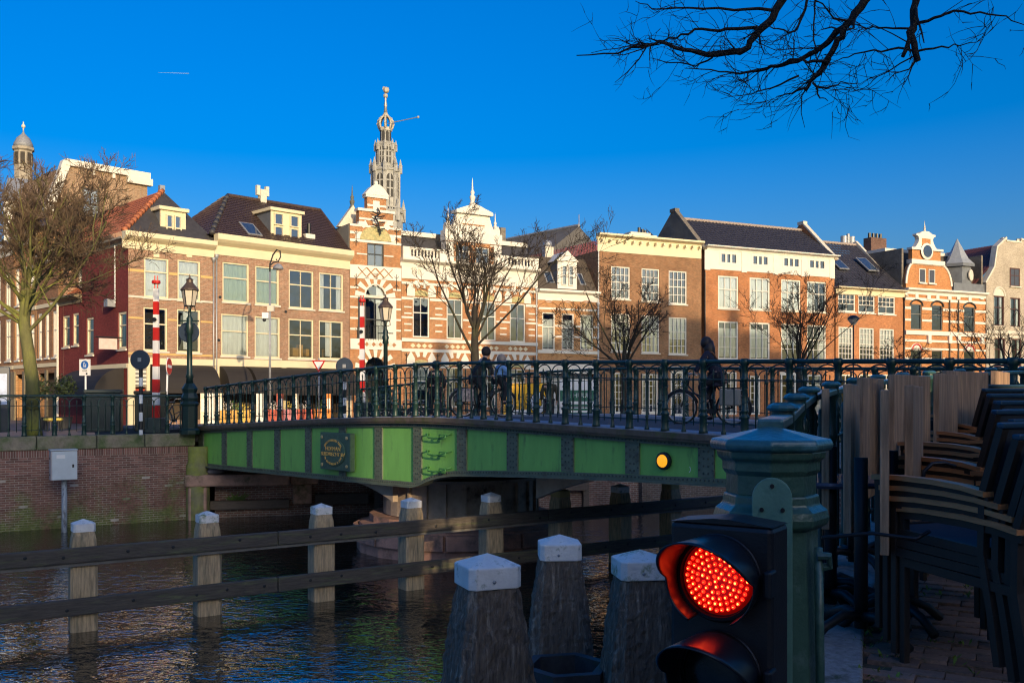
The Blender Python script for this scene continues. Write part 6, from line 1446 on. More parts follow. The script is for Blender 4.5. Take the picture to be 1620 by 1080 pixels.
# ------------------------------------------------------------------ houses on the near bank (outside the picture; their roofs shade the foreground)
def shade_house(i, u, w, H, roofh, lab):
    T_ = Vector((-SUN_AZ[0], -SUN_AZ[1])); U_ = Vector((-SUN_AZ[1], SUN_AZ[0])); p = T_*(-22)+U_*u; H += 2.66
    t = thing('near_bank_house', lab, 'house', (p.x, p.y, 0), math.atan2(U_.y, U_.x))
    MB().box(0, w-.02, -9, 0, 0, H).build('wall', [B_BRN, B_ORA, B_TAN][i % 3], t)
    MB().add([(-.1, .3, H), (w, .3, H), (w, -4.5, H+roofh), (-.1, -4.5, H+roofh), (-.1, -9.3, H), (w, -9.3, H)], [(0, 1, 2, 3), (3, 2, 5, 4), (0, 3, 4), (1, 5, 2)]).build('roof', BLKT, t)
    MB().box(w*.3, w*.3+1.3, -5.2, -4.2, H+roofh*.6, H+roofh+1.6).build('chimney', B_BRN, t)
    nw = max(1, int(w/2.2))
    for fl in range(int((H-1)/3.4)):
        for q in range(nw):
            x = w*(q+.5)/nw; f = MB().box(x-.6, x+.6, -.02, .04, 1+fl*3.4, 3.1+fl*3.4).build('window', WHITE, t); MB().box(x-.48, x+.48, .041, .05, 1.12+fl*3.4, 2.98+fl*3.4).build('pane', MATS['sky_pane'], f)
rows = [(-43.9, 9, 9.5, 3.0), (-34.9, 8, 10, 3.0), (-26.9, 8, 9.5, 3), (-18.9, 8, 10.5, 3), (-10.9, 9.5, 8.6, 2.6), (-1.4, 7.75, 9.0, 2.9), (7.4, 7.7, 8.8, 3.0), (15.1, 6, 9.6, 2.8), (21.1, 6.4, 16.4, 4.2), (27.5, 6.5, 18.8, 4.2), (34, 6.5, 19.8, 4.4), (40.5, 7, 20.6, 4.4), (47.5, 6.5, 19.6, 4.6), (54, 6, 18.6, 4.0), (60, 8, 12.5, 3.4), (68, 8, 12, 3.6), (76, 9, 12, 3.5)]
NM = ['first', 'second', 'third', 'fourth', 'fifth', 'sixth', 'seventh', 'eighth', 'ninth', 'tenth', 'eleventh', 'twelfth', 'thirteenth', 'fourteenth', 'fifteenth', 'sixteenth', 'seventeenth']
for i, (u, w, H, rh_) in enumerate(rows): shade_house(i, u, w, H, rh_, f'{NM[i]} near bank house behind the viewer, shading the canal')
# ------------------------------------------------------------------ bare winter trees
def bare_tree(name, label, base, H, th, tr_, spread, seed, nmain=7, lean=(0, 0), dens=1.0, upb=.25, bark=None, twig=None, minr=.006, levels=4, elmin=28, lim=.5):
    r_ = random.Random(seed); t = thing(name, label, 'tree', base, 0, 'bare winter trees'); tk = MB(); cr_ = MB()
    def grow(p, d, L_, rad, lv, mb):
        n = 4 if lv < 2 else 3; pts = [p]; rs = [rad]; q = p.copy(); dd = d.copy()
        for i in range(n):
            dd = (dd+Vector((r_.gauss(0, .13), r_.gauss(0, .13), r_.gauss(0, .08)+upb*.16))).normalized(); q = q+dd*(L_/n)
            if q.z > H*1.03: q.z = H*1.03-r_.random()*.5; dd.z = 0; dd = (dd+Vector((.01, 0, 0))).normalized()
            pts.append(q.copy()); rs.append(max(minr*.55, rad*(1-.62*(i+1)/n)))
        (tk if lv < 2 else cr_).tube(pts, rs, 6 if lv < 1 else (5 if lv < 2 else 3), cap=False)
        if lv >= levels: return
        k = int(r_.uniform(.8, 1.25)*dens*[5, 6, 6, 5][min(lv, 3)])
        for j in range(k):
            f = lerp(.22, 1.0, (j+r_.random())/k); i = min(n-1, int(f*n)); pp = pts[i].lerp(pts[i+1], f*n-i)
            ax = (pts[i+1]-pts[i]).normalized(); side = ax.cross(Vector((r_.gauss(0, 1), r_.gauss(0, 1), r_.gauss(0, 1))))
            if side.length < 1e-3: continue
            side.normalize(); an = R(r_.uniform(25, 58)); nd = (ax*math.cos(an)+side*math.sin(an)+Vector((0, 0, upb*.35))).normalized()
            grow(pp, nd, L_*r_.uniform(.42, .72)*(1.08-.45*f), max(minr, rad*r_.uniform(.34, .52)*(1.1-.5*f)), lv+1, mb)
    top = Vector((lean[0], lean[1], th)); mid = Vector((lean[0]*.3+tr_*.3, lean[1]*.4, th*.5))
    tk.lathe([(tr_*1.5, -.1), (tr_*1.12, .35), (tr_, .8)], 10); tk.tube([Vector((0, 0, .6)), mid, top, top+Vector((0, 0, (H-th)*.28))], [tr_, tr_*.92, tr_*.82, tr_*.4], 10)
    for k in range(nmain):
        an = 2*math.pi*(k+r_.random()*.7)/nmain; el = R(r_.uniform(elmin, 76)); d = Vector((math.cos(an)*math.cos(el)*spread, math.sin(an)*math.cos(el)*spread, math.sin(el))).normalized()
        zz_ = th+r_.uniform(-.12, .22)*(H-th)*.6; p = Vector((lean[0], lean[1], zz_)); grow(p, d, (H-zz_)*r_.uniform(.62, .98)/max(.55, d.z)*.72, tr_*r_.uniform(.2, .34), 0, None)
    grow(top, Vector((.05, 0, 1)), (H-th)*.6, tr_*.45, 0, None)
    tk.build('trunk', bark or BARK, t, smooth=True); cr_.build('crown', twig or TWIG, t)
    return t
BARK = mat('dark_bark', (.034, .028, .020), .9, var=.4, scale=5, bump=.7, bscale=16, stretch=(1, 1, .4), col2=(.08, .085, .03), amt=.45, cscale=1.5)
BARKM = mat('mossy_bark', (.13, .125, .045), .9, var=.4, scale=5, bump=.8, bscale=16, stretch=(1, 1, .4), col2=(.20, .21, .035), amt=.7, cscale=1.2)
TWIG = mat('twig_brown', (.038, .028, .019), .9, var=.3, scale=3)
TWIGM = mat('twig_olive', (.115, .075, .042), .9, var=.4, scale=2, col2=(.11, .10, .035), amt=.3, cscale=1)
p = at(52, 690, 27.9); bare_tree('bare_tree', 'large bare tree with mossy yellow green trunk on the left quay', (p.x, p.y, -.05), 8.1, 3.3, .20, 1.2, 21, nmain=15, lean=(-.25, 0), dens=1.12, upb=.3, bark=BARKM, twig=TWIGM, minr=.009, levels=4)
p = at(751, 640, 38); bare_tree('bare_tree', 'dark bare tree in front of the balustrade house', (p.x, p.y, -.2), 9.3, 3.3, .20, .95, 19, nmain=10, dens=.85, upb=.3, minr=.010, levels=4, elmin=38)
p = at(988, 640, 42); bare_tree('bare_tree', 'bare tree before the brown house with wide spreading limbs', (p.x, p.y, -.2), 6.8, 2.5, .18, 1.25, 23, nmain=9, dens=.85, upb=.2, minr=.010, levels=4, elmin=30)
p = at(1264, 640, 46); bare_tree('bare_tree', 'slender bare tree before the white attic house', (p.x, p.y, -.25), 7.7, 2.5, .16, .95, 31, nmain=8, dens=.85, upb=.3, minr=.010, levels=4, elmin=38)
p = at(1436, 640, 52); bare_tree('bare_tree', 'low bare tree between the dark roofed and bell gable houses', (p.x, p.y, -.3), 4.6, 2.2, .13, 1.4, 41, nmain=7, dens=.85, upb=.15, minr=.012, levels=3)
p = at(1592, 640, 54); bare_tree('bare_tree', 'bare tree in front of the pale gable house at right', (p.x, p.y, -.3), 6.6, 2.4, .18, 1.2, 47, nmain=7, dens=.8, upb=.3, minr=.012, levels=3)
# near tree reaching in from the right, only its hanging limbs in view
NT = thing('overhanging_tree', 'dark bare branches of a near tree hanging in from the top right', 'tree', (6.2, 4.6, .05), 0, 'bare winter trees')
tb = Vector((6.2, 4.6, .05)); lim = MB(); tw = MB(); r_ = random.Random(77)
BK = mat('near_dark_bark', (.018, .015, .013), .9, var=.4, scale=6, bump=.6, bscale=20)
def loc(v): return v-tb
MB().tube([(0, 0, 0), (.05, 0, 1.5), (.1, .05, 3.2), (0, .1, 4.6), (-.1, .2, 6.4)], [.26, .2, .18, .16, .11], 10).build('trunk', BK, NT, smooth=True)
def twigs(pts, rad, n, lv=0):
    """side shoots along a limb"""
    for j in range(n):
        f = r_.uniform(.12, 1.0); i = min(len(pts)-2, int(f*(len(pts)-1))); pp = pts[i].lerp(pts[i+1], f*(len(pts)-1)-i); ax = (pts[i+1]-pts[i]).normalized()
        sd_ = Vector((r_.gauss(0, 1), r_.gauss(0, .55), r_.gauss(0, .8))); d = (ax*r_.uniform(.25, 1.1)+sd_.normalized()*r_.uniform(.4, .9)+Vector((-.12, 0, 0))).normalized(); L_ = r_.uniform(.12, .50)*(1 if lv == 0 else .5)*(1.1-.4*f)
        q = [pp]; dd = d
        for k in range(3): dd = (dd+Vector((r_.gauss(0, .28), r_.gauss(0, .2), r_.gauss(0, .25)))).normalized(); q.append(q[-1]+dd*L_/3)
        rr_ = max(.0022, rad*.32*(1-.5*f)); tw.tube([loc(x) for x in q], [rr_, rr_*.8, rr_*.6, rr_*.35], 4, cap=False)
        if lv < 2: twigs(q, rr_*1.6, 3 if lv == 0 else 1, lv+1)
def limb(pix, Y0, Y1, r0, r1, n, hook=True):
    pts = []
    if hook: pts += [tb+Vector((-.05, .15, 5.6)), at(pix[0][0]+40, pix[0][1]-420, Y0+.1).lerp(tb+Vector((-.05, .15, 5.6)), .45)]
    for i, (x, y) in enumerate(pix): pts.append(at(x, y, lerp(Y0, Y1, i/(len(pix)-1)))+Vector((0, 0, 0)))
    fine = []
    for a_, b_ in zip(pts[:-1], pts[1:]):
        for k in range(3):
            q = a_.lerp(b_, k/3); fine.append(q+Vector((r_.gauss(0, .006), 0, r_.gauss(0, .006))))
    fine.append(pts[-1]); m_ = len(fine)
    lim.tube([loc(x) for x in fine], [lerp(r0, r1, i/(m_-1))*.72 for i in range(m_)], 6)
    vis = fine[6:] if hook else fine
    twigs(vis, lerp(r0, r1, .5), int(n*.5))
limb([(1246, -15), (1222, 30), (1200, 50), (1182, 76), (1164, 83), (1122, 88), (1080, 76), (1045, 66), (1015, 75), (975, 84), (912, 88)], 6.6, 6.9, .05, .005, 34)
limb([(1199, 45), (1150, 46), (1110, 47), (1078, 55), (1050, 66), (1000, 72), (935, 84)], 6.7, 7.0, .018, .003, 20, False)
limb([(1222, 16), (1160, 15), (1090, 14), (1030, 12), (1005, 2)], 6.6, 6.8, .016, .003, 16, False)
limb([(1378, -10), (1352, 24), (1336, 48), (1322, 72), (1306, 100), (1290, 122), (1274, 144)], 6.0, 6.2, .05, .016, 16)
limb([(1332, 46), (1312, 64), (1293, 83), (1262, 94), (1230, 105), (1200, 110), (1170, 116), (1140, 114), (1090, 108)], 6.1, 6.6, .03, .004, 30, False)
limb([(1310, 97), (1276, 98), (1252, 93), (1228, 104), (1198, 110)], 6.1, 6.4, .016, .004, 14, False)
limb([(1284, 132), (1310, 140), (1332, 131), (1360, 132)], 6.1, 6.0, .012, .003, 8, False)
limb([(1290, 140), (1296, 154), (1310, 160)], 6.1, 6.1, .010, .003, 3, False); limb([(1276, 140), (1255, 146), (1228, 153)], 6.15, 6.3, .012, .003, 6, False)
limb([(1448, -10), (1446, 25), (1442, 55), (1452, 97)], 5.6, 5.6, .036, .026, 6)
limb([(1442, 40), (1436, 70), (1428, 90)], 5.6, 5.6, .022, .016, 5, False)
limb([(1446, 40), (1475, 27), (1510, 19), (1550, 19), (1590, 27), (1622, 40)], 5.6, 5.3, .014, .003, 10, False)
limb([(1452, 80), (1420, 78), (1380, 81), (1340, 90), (1310, 100)], 5.7, 6.0, .012, .003, 12, False); limb([(1452, 80), (1490, 74), (1520, 70), (1555, 62)], 5.6, 5.5, .010, .002, 8, False)
limb([(1436, 45), (1400, 44), (1372, 44), (1350, 40)], 5.7, 6.0, .010, .003, 10, False); limb([(1290, -10), (1289, 20), (1290, 80), (1293, 95)], 6.3, 6.2, .012, .005, 8)
limb([(1282, -10), (1270, 25), (1256, 52), (1232, 46), (1210, 38)], 6.4, 6.5, .02, .004, 12); limb([(1262, 120), (1220, 140), (1190, 148), (1140, 157)], 6.2, 6.5, .010, .002, 10, False); limb([(1455, 82), (1410, 110), (1380, 128), (1366, 140)], 5.7, 5.9, .007, .002, 8, False)
limb([(1128, 90), (1100, 104), (1060, 100), (1030, 92)], 6.8, 7.0, .010, .003, 10, False)
lim.build('limbs', BK, NT, smooth=True); tw.build('crown', BK, NT)
# ------------------------------------------------------------------ lamps, signs, barriers
LAMPG = mat('lamp_post_green', (.008, .026, .022), .4, var=.3, scale=9)
LGL = mat('lantern_glass', (.62, .55, .42), .25, var=.1, spec=.6)
def lantern_post(label, px, Y, py_top, z0, disc=False):
    x = (px-CX)/F*Y; H = EYE+(HY-py_top)/F*Y-z0; k = H/4.85
    t = thing('street_lantern', label, 'street lamp', (x, Y, z0), R(10), 'classic street lanterns')
    MB().lathe([(.30, 0), (.30, .12), (.24, .18), (.24, .85), (.28, .92), (.22, 1.0), (.26, 1.1), (.20, 1.25), (.24, 1.38), (.13, 1.55)], 8).xf(Matrix.Scale(k, 4)).build('base', LAMPG, t, bevel=.01)
    MB().lathe([(.12, 1.52), (.095, 1.7), (.13, 1.75), (.085, 1.85), (.075, 3.05), (.12, 3.1), (.10, 3.2), (.13, 3.3), (.08, 3.4), (.10, 3.52), (.05, 3.6), (.045, 3.82), (.09, 3.86)], 12).xf(Matrix.Scale(k, 4)).build('shaft', LAMPG, t, smooth=True)
    MB().tube([(-.28, 0, 3.45), (.28, 0, 3.45)], .022, 6).xf(Matrix.Scale(k, 4)).build('ladder_bar', LAMPG, t)
    ln = MB().lathe([(.15, 3.92), (.235, 4.38)], 6).xf(Matrix.Scale(k, 4)).build('lantern_glass', LGL, t)
    m = MB()
    for q in range(6):
        a_ = R(60*q); m.tube([(.152*math.cos(a_), .152*math.sin(a_), 3.9), (.24*math.cos(a_), .24*math.sin(a_), 4.4)], .013, 4)
    for r_, z in ((.155, 3.9), (.243, 4.39)): m.tube([(r_*math.cos(R(60*q)), r_*math.sin(R(60*q)), z) for q in range(6)], .016, 4, closed=True)
    m.xf(Matrix.Scale(k, 4)).build('lantern_frame', IRON, ln)
    for q in range(4): MB().tube([(.05*math.cos(R(90*q)), .05*math.sin(R(90*q)), 3.7), (.17*math.cos(R(90*q)), .17*math.sin(R(90*q)), 3.75), (.15*math.cos(R(90*q)), .15*math.sin(R(90*q)), 3.9)], .014, 5).xf(Matrix.Scale(k, 4)).build('bracket', LAMPG, ln)
    MB().lathe([(.28, 4.38), (.26, 4.43), (.13, 4.58), (.10, 4.62), (.10, 4.70), (.12, 4.71), (.03, 4.77), (.015, 4.86)], 12).xf(Matrix.Scale(k, 4)).build('lantern_cap', mat('lantern_cap', (.10, .07, .05), .5, .3, var=.2), ln, smooth=False)
    return t, k
t, k = lantern_post('classic green street lantern at the left bridge end', 300, 29.3, 435, -.02)
lantern_post('classic street lantern behind the bridge, next to the barrier arm', 610, 35.5, 466, -.05)
def round_back(label, px, py, Y, rpx, z0, banded=True, ang=0, pole=True, off=.0):
    p = at(px, py, Y); r_ = rpx/F*Y; t = thing('round_sign', label, 'sign', (p.x, p.y+off, z0), R(ang))
    MB().lathe([(r_, 0), (r_, .03), (r_*.94, .045)], 28).xf(Matrix.Translation((0, 0, p.z-z0)) @ Matrix.Rotation(R(90), 4, 'X')).build('disc', NAVY, t)
    MB().box(-.05, .05, -.08, -.045, p.z-z0-.06, p.z-z0+.06).build('clamp', GREYM, t)
    if pole:
        z = p.z-z0-r_*.9; i = 0; hh = .26
        while z > 0: MB().tube([(0, .045, max(0, z-hh)), (0, .045, z)], .055, 10).build('pole_band', SIGNW if (banded and i % 2) else BLACK, t); z -= hh; i += 1
    return t
round_back('dark back of a round sign on a black and white banded pole', 222, 569, 28.2, 15.5, 0)
round_back('dark round sign back fixed behind the left street lantern', 297, 525, 29.5, 16.5, 0, pole=False, off=.12)
t = round_back('dark round sign back on a striped post at the middle of the railing', 545, 579, 31, 13.5, 0); 
def flat_sign(name, label, px, py, Y, z0, ang, builder, ptilt=0, pm=GREYM):
    p = at(px, py, Y); t = thing(name, label, 'sign', (p.x, p.y, z0), R(ang)); MB().tube([(0, .05, 0), (0, .05, p.z-z0+.3)], .033, 8).build('pole', pm, t, smooth=True); builder(t, p.z-z0); t.rotation_euler = (0, ptilt, R(ang)); return t
def b_noentry(t, z):
    RX = Matrix.Translation((0, 0, z)) @ Matrix.Rotation(R(90), 4, 'X'); MB().lathe([(.27, 0), (.27, .02)], 28).xf(RX).build('disc', RED, t); MB().box(-.19, .19, -.03, -.021, z-.05, z+.05).build('bar', SIGNW, t); MB().lathe([(.285, -.01), (.285, .012)], 28).xf(RX).build('rim', SIGNW, t)
flat_sign('no_entry_sign', 'red no entry sign on a leaning white pole', 265, 579, 31.5, 0, 92, b_noentry, R(4), SIGNW)
def b_yield(t, z):
    s_ = .34; tri = lambda q: [(-q, z+q*.55), (q, z+q*.55), (0, z-q*1.15)][::-1]
    MB().prism(tri(s_), -.0, .02).build('red_triangle', RED, t); MB().prism(tri(s_*.68), -.008, -.001).build('white_triangle', SIGNW, t)
flat_sign('yield_sign', 'red and white triangular yield sign above the railing', 504, 576, 45, -.3, -8, b_yield, 0)
def b_ped(t, z):
    MB().box(-.22, .22, 0, .02, z-.29, z+.29).build('panel', SIGNW, t); BL = mat('sign_blue', (.02, .12, .42), .4, var=.03)
    MB().lathe([(.15, 0), (.15, .006)], 28).xf(Matrix.Translation((0, -.001, z+.09)) @ Matrix.Rotation(R(90), 4, 'X')).build('blue_disc', BL, t)
    m = MB(); m.sphere((-.02, -.012, z+.16), .022, 8, 5); m.beam((-.02, -.012, z+.13), (-.02, -.012, z+.07), .008, .05, (0, 1, 0)); m.beam((-.03, -.012, z+.07), (-.05, -.012, z+.0), .008, .02, (0, 1, 0)); m.beam((-.01, -.012, z+.07), (.0, -.012, z+.0), .008, .02, (0, 1, 0)); m.sphere((.05, -.012, z+.10), .018, 8, 5); m.beam((.05, -.012, z+.08), (.05, -.012, z+.0), .008, .035, (0, 1, 0)); m.build('walker_symbol', SIGNW, t)
    text('ZONE', .07, BLACK, t, (0, -.004, z-.12)); MB().lathe([(.035, 0), (.035, .004)], 12).xf(Matrix.Translation((.08, -.001, z-.22)) @ Matrix.Rotation(R(90), 4, 'X')).build('emblem', BLACK, t)
flat_sign('pedestrian_zone_sign', 'white sign panel with blue pedestrian zone disc on a pole', 134, 581, 33.5, 0, -12, b_ped, 0, SIGNW)
def barrier(label, px, Y, py0, band, n, z0, wpx):
    x = (px-CX)/F*Y; t = thing('barrier_arm', label, 'barrier', (x, Y, z0), R(-10), 'raised bridge barriers'); m2 = F/Y; w = wpx/m2
    z = EYE+(HY-py0)/F*Y-z0; bh = band/m2
    MB().tube([(-w*.28, 0, z-bh), (-w*.28, 0, z)], .022, 6).build('tip_prong', RED, t); MB().tube([(w*.28, 0, z-bh), (w*.28, 0, z)], .022, 6).build('tip_prong', RED, t); MB().lathe([(w*.7, -.05), (w*.75, 0), (w*.7, .05)], 12).xf(Matrix.Translation((0, 0, z-bh*.5))).build('tip_lamp', RED, t)
    z -= bh
    for i in range(n):
        f = i/n; ww = w*(.42+.18*f); MB().box(-ww, ww, -ww*.6, ww*.6, z-bh, z).build('band', SIGNW if i % 2 == 0 else RED, t); z -= bh
    MB().box(-.26, .26, -.22, .3, 0, max(.4, z+.02)).build('housing', mat('barrier_box', (.05, .07, .065), .5), t, bevel=.02)
    MB().lathe([(.06, -.06), (.07, .0), (.06, .03)], 10).xf(Matrix.Translation((0, -.12, z+bh*(n-2.4))) @ Matrix.Rotation(R(90), 4, 'X')).build('lamp', BLACK, t)
barrier('raised red and white barrier arm beside the left street lantern', 247, 29.8, 436, 20.5, 10, 0, 9)
barrier('raised red and white barrier arm behind the middle of the railing', 573, 34.5, 467, 17, 9, -.05, 7.5)
# tall hooked lamp with camera
Yl = 50; p = at(427, 640, Yl); z0 = -.5
t = thing('hooked_street_lamp', 'tall slim lamp with curled top and dish shade before the mansard house', 'street lamp', (p.x, Yl, z0)); zt = EYE+(HY-430)/F*Yl-z0; f_ = Yl/F
MB().tube([(0, 0, 0), (0, 0, zt)], [.07, .05], 8).build('pole', GREYM, t, smooth=True)
MB().tube([(0, 0, zt), (0, 0, zt+12*f_), (5*f_, 0, zt+27*f_), (11*f_, 0, zt+35*f_), (16*f_, 0, zt+33*f_), (17*f_, 0, zt+24*f_), (13*f_, 0, zt+16*f_), (10*f_, 0, zt+20*f_)], .04, 6).build('hook', IRON, t, smooth=True)
MB().tube([(0, 0, zt+10*f_), (6*f_, 0, zt+15*f_), (12*f_, 0, zt+16*f_)], .035, 6).build('arm', IRON, t)
MB().lathe([(8.5*f_, zt+4*f_), (8*f_, zt+7*f_), (5*f_, zt+11*f_), (1.5*f_, zt+13*f_)], 16, (13*f_, 0)).build('dish', LEAD, t, smooth=True); MB().sphere((13*f_, 0, zt+4*f_), 2.2*f_, 8, 6).build('bulb', LGL, t)
zc_ = EYE+(HY-500)/F*Yl-z0; MB().box(-.38, -.04, -.2, .12, zc_-.14, zc_+.18).build('camera_box', SIGNW, t, bevel=.02); MB().sphere((-.28, -.05, zc_-.2), .1, 8, 6).build('camera_dome', BLACK, t)
MB().box(-.12, .22, -.1, .1, zc_+.25, zc_+.55).build('control_box', STONE, t)
Yl = 60; p = at(1350, 640, Yl); z0 = -.5; f_ = Yl/F; zt = EYE+(HY-514)/F*Yl-z0
t = thing('modern_street_lamp', 'dark modern post lamp with flat cone head before the dark roofed house', 'street lamp', (p.x, Yl, z0)); MB().tube([(0, 0, 0), (0, 0, zt)], .05, 8).build('pole', BLACK, t); MB().lathe([(2.5*f_, zt), (9*f_, zt+9*f_)], 16).build('diffuser', LGL, t); MB().lathe([(9.4*f_, zt+9*f_), (9*f_, zt+11*f_), (5*f_, zt+14.5*f_), (.05, zt+15.5*f_)], 16).build('head', BLACK, t)
# containers, info board, planters
for (px0, px1, py, Y, lab, col) in ((134, 191, 616, 30.5, 'dark blue green refuse container behind the left quay railing', (.012, .028, .032)), (213, 262, 618, 31.2, 'dark olive street cabinet behind the round sign', (.03, .033, .02))):
    a_, b_ = at(px0, py, Y), at(px1, py, Y); t = thing('street_container', lab, 'container', ((a_.x+b_.x)/2, Y, 0), R(18)); w = (b_.x-a_.x)/2*.93; mm = mat('container_'+str(px0), col, .5, var=.2)
    MB().box(-w, w, -.1, .9, 0, a_.z-.12).build('body', mm, t, bevel=.03); MB().box(-w-.03, w+.03, -.14, .94, a_.z-.119, a_.z).build('lid', mm, t, bevel=.03)
    for q in range(5): MB().box(-w+.12+q*(2*w-.3)/4, -w+.18+q*(2*w-.3)/4, -.125, -.101, .1, a_.z-.2).build('rib', mm, t)
p = at(4, 610, 27.6); t = thing('information_board', 'dark blue information board with pale panel at the left picture edge', 'board', (p.x-.12, p.y, 0), R(25)); MB().box(-.3, .3, 0, .1, .1, p.z+.55).build('frame', NAVY, t, bevel=.02); MB().box(-.22, .22, -.012, -.001, p.z-.55, p.z+.35).build('panel', mat('pale_poster', (.4, .5, .7), .4, var=.25, scale=6), t)
def bush(t, c, r_, n, m_, seed):
    q = MB(); rr = random.Random(seed)
    for i in range(n):
        d = Vector((rr.gauss(0, 1), rr.gauss(0, 1), rr.gauss(0, 1))).normalized(); p_ = Vector(c)+d*r_*rr.uniform(.55, 1.1); n_ = (d+Vector((rr.gauss(0, .5), rr.gauss(0, .5), rr.gauss(0, .5)))).normalized(); a_ = n_.orthogonal().normalized()*r_*.16; b_ = n_.cross(a_)*1.5
        q.quad(p_-a_, p_-b_*.2+b_*.5, p_+a_, p_+b_)
    return q.build('foliage', m_, t)
LEAF = mat('shrub_leaf', (.11, .13, .03), .7, var=.4, scale=6)
for i, (px, py, Y, lab) in enumerate(((62, 615, 46, 'clipped round shrub in a planter left of its neighbour'), (102, 611, 47, 'clipped round shrub in a planter near the black awning'))):
    p = at(px, py, Y); t = thing('potted_shrub', lab, 'plant', (p.x, p.y, -.45), 0, 'potted shrubs'); MB().lathe([(.28, 0), (.38, .55), (.4, .6), (.34, .6)], 12).build('pot', mat('pot_black', (.03, .03, .03), .6), t); MB().tube([(0, 0, .5), (0, 0, p.z+.3)], .04, 6).build('stem', BARK, t); bush(t, (0, 0, p.z+.45), .55, 420, LEAF, i)
# terrace goods under the awnings, glimpsed between the balusters
COLS = [('ochre', (.55, .30, .05)), ('brick_red', (.42, .07, .03)), ('cream', (.75, .66, .45)), ('leaf', (.10, .2, .04)), ('orange', (.6, .2, .02)), ('white', (.75, .72, .62)), ('pink', (.5, .18, .18)), ('lemon', (.65, .5, .08))]
CM = {n: mat('goods_'+n, c, .6, var=.25, scale=8) for n, c in COLS}
rg = random.Random(3)
def on_street(px, Y): return Vector(((px-CX)/F*Y, Y))
for i, (px, kind, c, lab) in enumerate(((322, 'sign', 'cream', 'tall cream menu board under the awning nearest the street lantern'), (334, 'sign', 'white', 'narrow white standing board left of the ochre crates'), (348, 'sign', 'cream', 'cream standing board in the middle of the shop front'), (360, 'crate', 'ochre', 'ochre crate table left under the wide awning'), (371, 'crate', 'lemon', 'yellow crate table under the wide awning'), (383, 'crate', 'ochre', 'ochre crate table with lamps on top'), (411, 'sign', 'white', 'bright white post board right of the crates'), (432, 'crate', 'brick_red', 'red flower stand with blossoms'), (443, 'sign', 'brick_red', 'red standing board near the shop door'), (455, 'crate', 'pink', 'pink flower stand beside the shop door'), (468, 'sign', 'cream', 'cream standing board right of the pink flowers'), (480, 'crate', 'brick_red', 'red crate with white box before the shop'), (508, 'crate', 'orange', 'large orange crate under the right end of the awning'), (520, 'sign', 'orange', 'orange display panel under the right end of the awning'))):
    Y = 44+(px-320)*.03; p = on_street(px, Y)
    t = thing('menu_board' if kind == 'sign' else 'display_stand', lab, 'board' if kind == 'sign' else 'stand', (p.x, p.y, -.45), R(25))
    if kind == 'sign':
        w = rg.uniform(.12, .2); MB().box(-w, w, 0, .05, .12, 1.75).build('panel', CM[c], t); MB().box(-w-.03, w+.03, -.02, .08, .0, .12).build('foot', BLACK, t); MB().box(-w*.7, w*.7, -.006, -.001, .9, 1.5).build('poster', CM['white'], t)
    else:
        MB().box(-.42, .42, -.3, .3, .35, .95).build('crate', CM[c], t, bevel=.02)
        for q in range(4): MB().box(-.42+.21*q+.01, -.42+.21*q+.19, -.33, -.301, .38, .92).build('slat', CM[c], t)
        for sx in (-.36, .36): MB().box(sx-.04, sx+.04, -.28, .28, 0, .35).build('leg', DARKWOOD, t)
        bush(t, (0, 0, 1.12), .28, 70, CM[['leaf', 'lemon', 'brick_red', 'white'][i % 4]], 50+i)
for (px, py, lab, c) in ((78, 648, 'round yellow cushion stool by the side street, left', 'lemon'), (90, 650, 'round yellow cushion stool by the side street, right', 'lemon')):
    p = at(px, py, 44); t = thing('cafe_stool', lab, 'stool', (p.x, p.y, -.45)); MB().lathe([(.24, .48), (.27, .52), (.25, .6)], 14).build('seat', CM[c], t)
    for q in range(4): MB().tube([(.2*math.cos(R(90*q+45)), .2*math.sin(R(90*q+45)), 0), (.14*math.cos(R(90*q+45)), .14*math.sin(R(90*q+45)), .5)], .02, 6).build('leg', IRON, t)
# yellow hoarding and the white letting board beyond the bridge
Yh = 35.; a_, b_ = at(797, 606, Yh), at(866, 606, Yh); t = thing('yellow_hoarding', 'yellow board advertising for a cook behind the bridge railing', 'hoarding', (a_.x, Yh, -.1), R(8)); w = (b_.x-a_.x)
YELP = mat('hoarding_yellow', (.9, .48, .01), .5, var=.06); hh = a_.z+.1
MB().box(0, w, 0, .12, .12, hh).build('board', YELP, t)
for x in (.08, w/2, w-.16): MB().box(x, x+.08, .13, .22, 0, hh).build('post', DARKWOOD, t)
text('KOK HIERO', .34, BLACK, t, (w*.36, -.006, hh-.52), sx=.85); text('GEZOCHT', .27, BLACK, t, (w*.33, -.006, hh-.80), sx=.9); MB().box(.1, w*.62, -.008, -.001, hh-1.2, hh-.98).build('white_strip', SIGNW, t); text('reageer', .13, BLACK, t, (w*.33, -.012, hh-1.09))
MB().lathe([(.30, 0), (.30, .006)], 28, sy=1.35).xf(Matrix.Translation((w*.80, -.001, hh-.72)) @ Matrix.Rotation(R(90), 4, 'X')).build('white_oval', SIGNW, t); MB().lathe([(.15, 0), (.15, .006)], 24).xf(Matrix.Translation((w*.80, -.009, hh-.72)) @ Matrix.Rotation(R(90), 4, 'X')).build('yolk', YELP, t)
m = MB(); m.tube([(w*.80+.30*math.cos(R(q)), -.012, hh-.72+.405*math.sin(R(q))) for q in range(0, 360, 15)], .014, 4, closed=True); m.tube([(w*.80+.15*math.cos(R(q)), -.018, hh-.72+.15*math.sin(R(q))) for q in range(0, 360, 20)], .012, 4, closed=True); m.build('outline', BLACK, t)
Yh = 37.; a_, b_ = at(886, 600, Yh), at(941, 600, Yh); t = thing('letting_board', 'white and green letting board behind the bridge railing', 'board', (a_.x, Yh, -.15), R(6)); w = b_.x-a_.x; hh = a_.z+.15
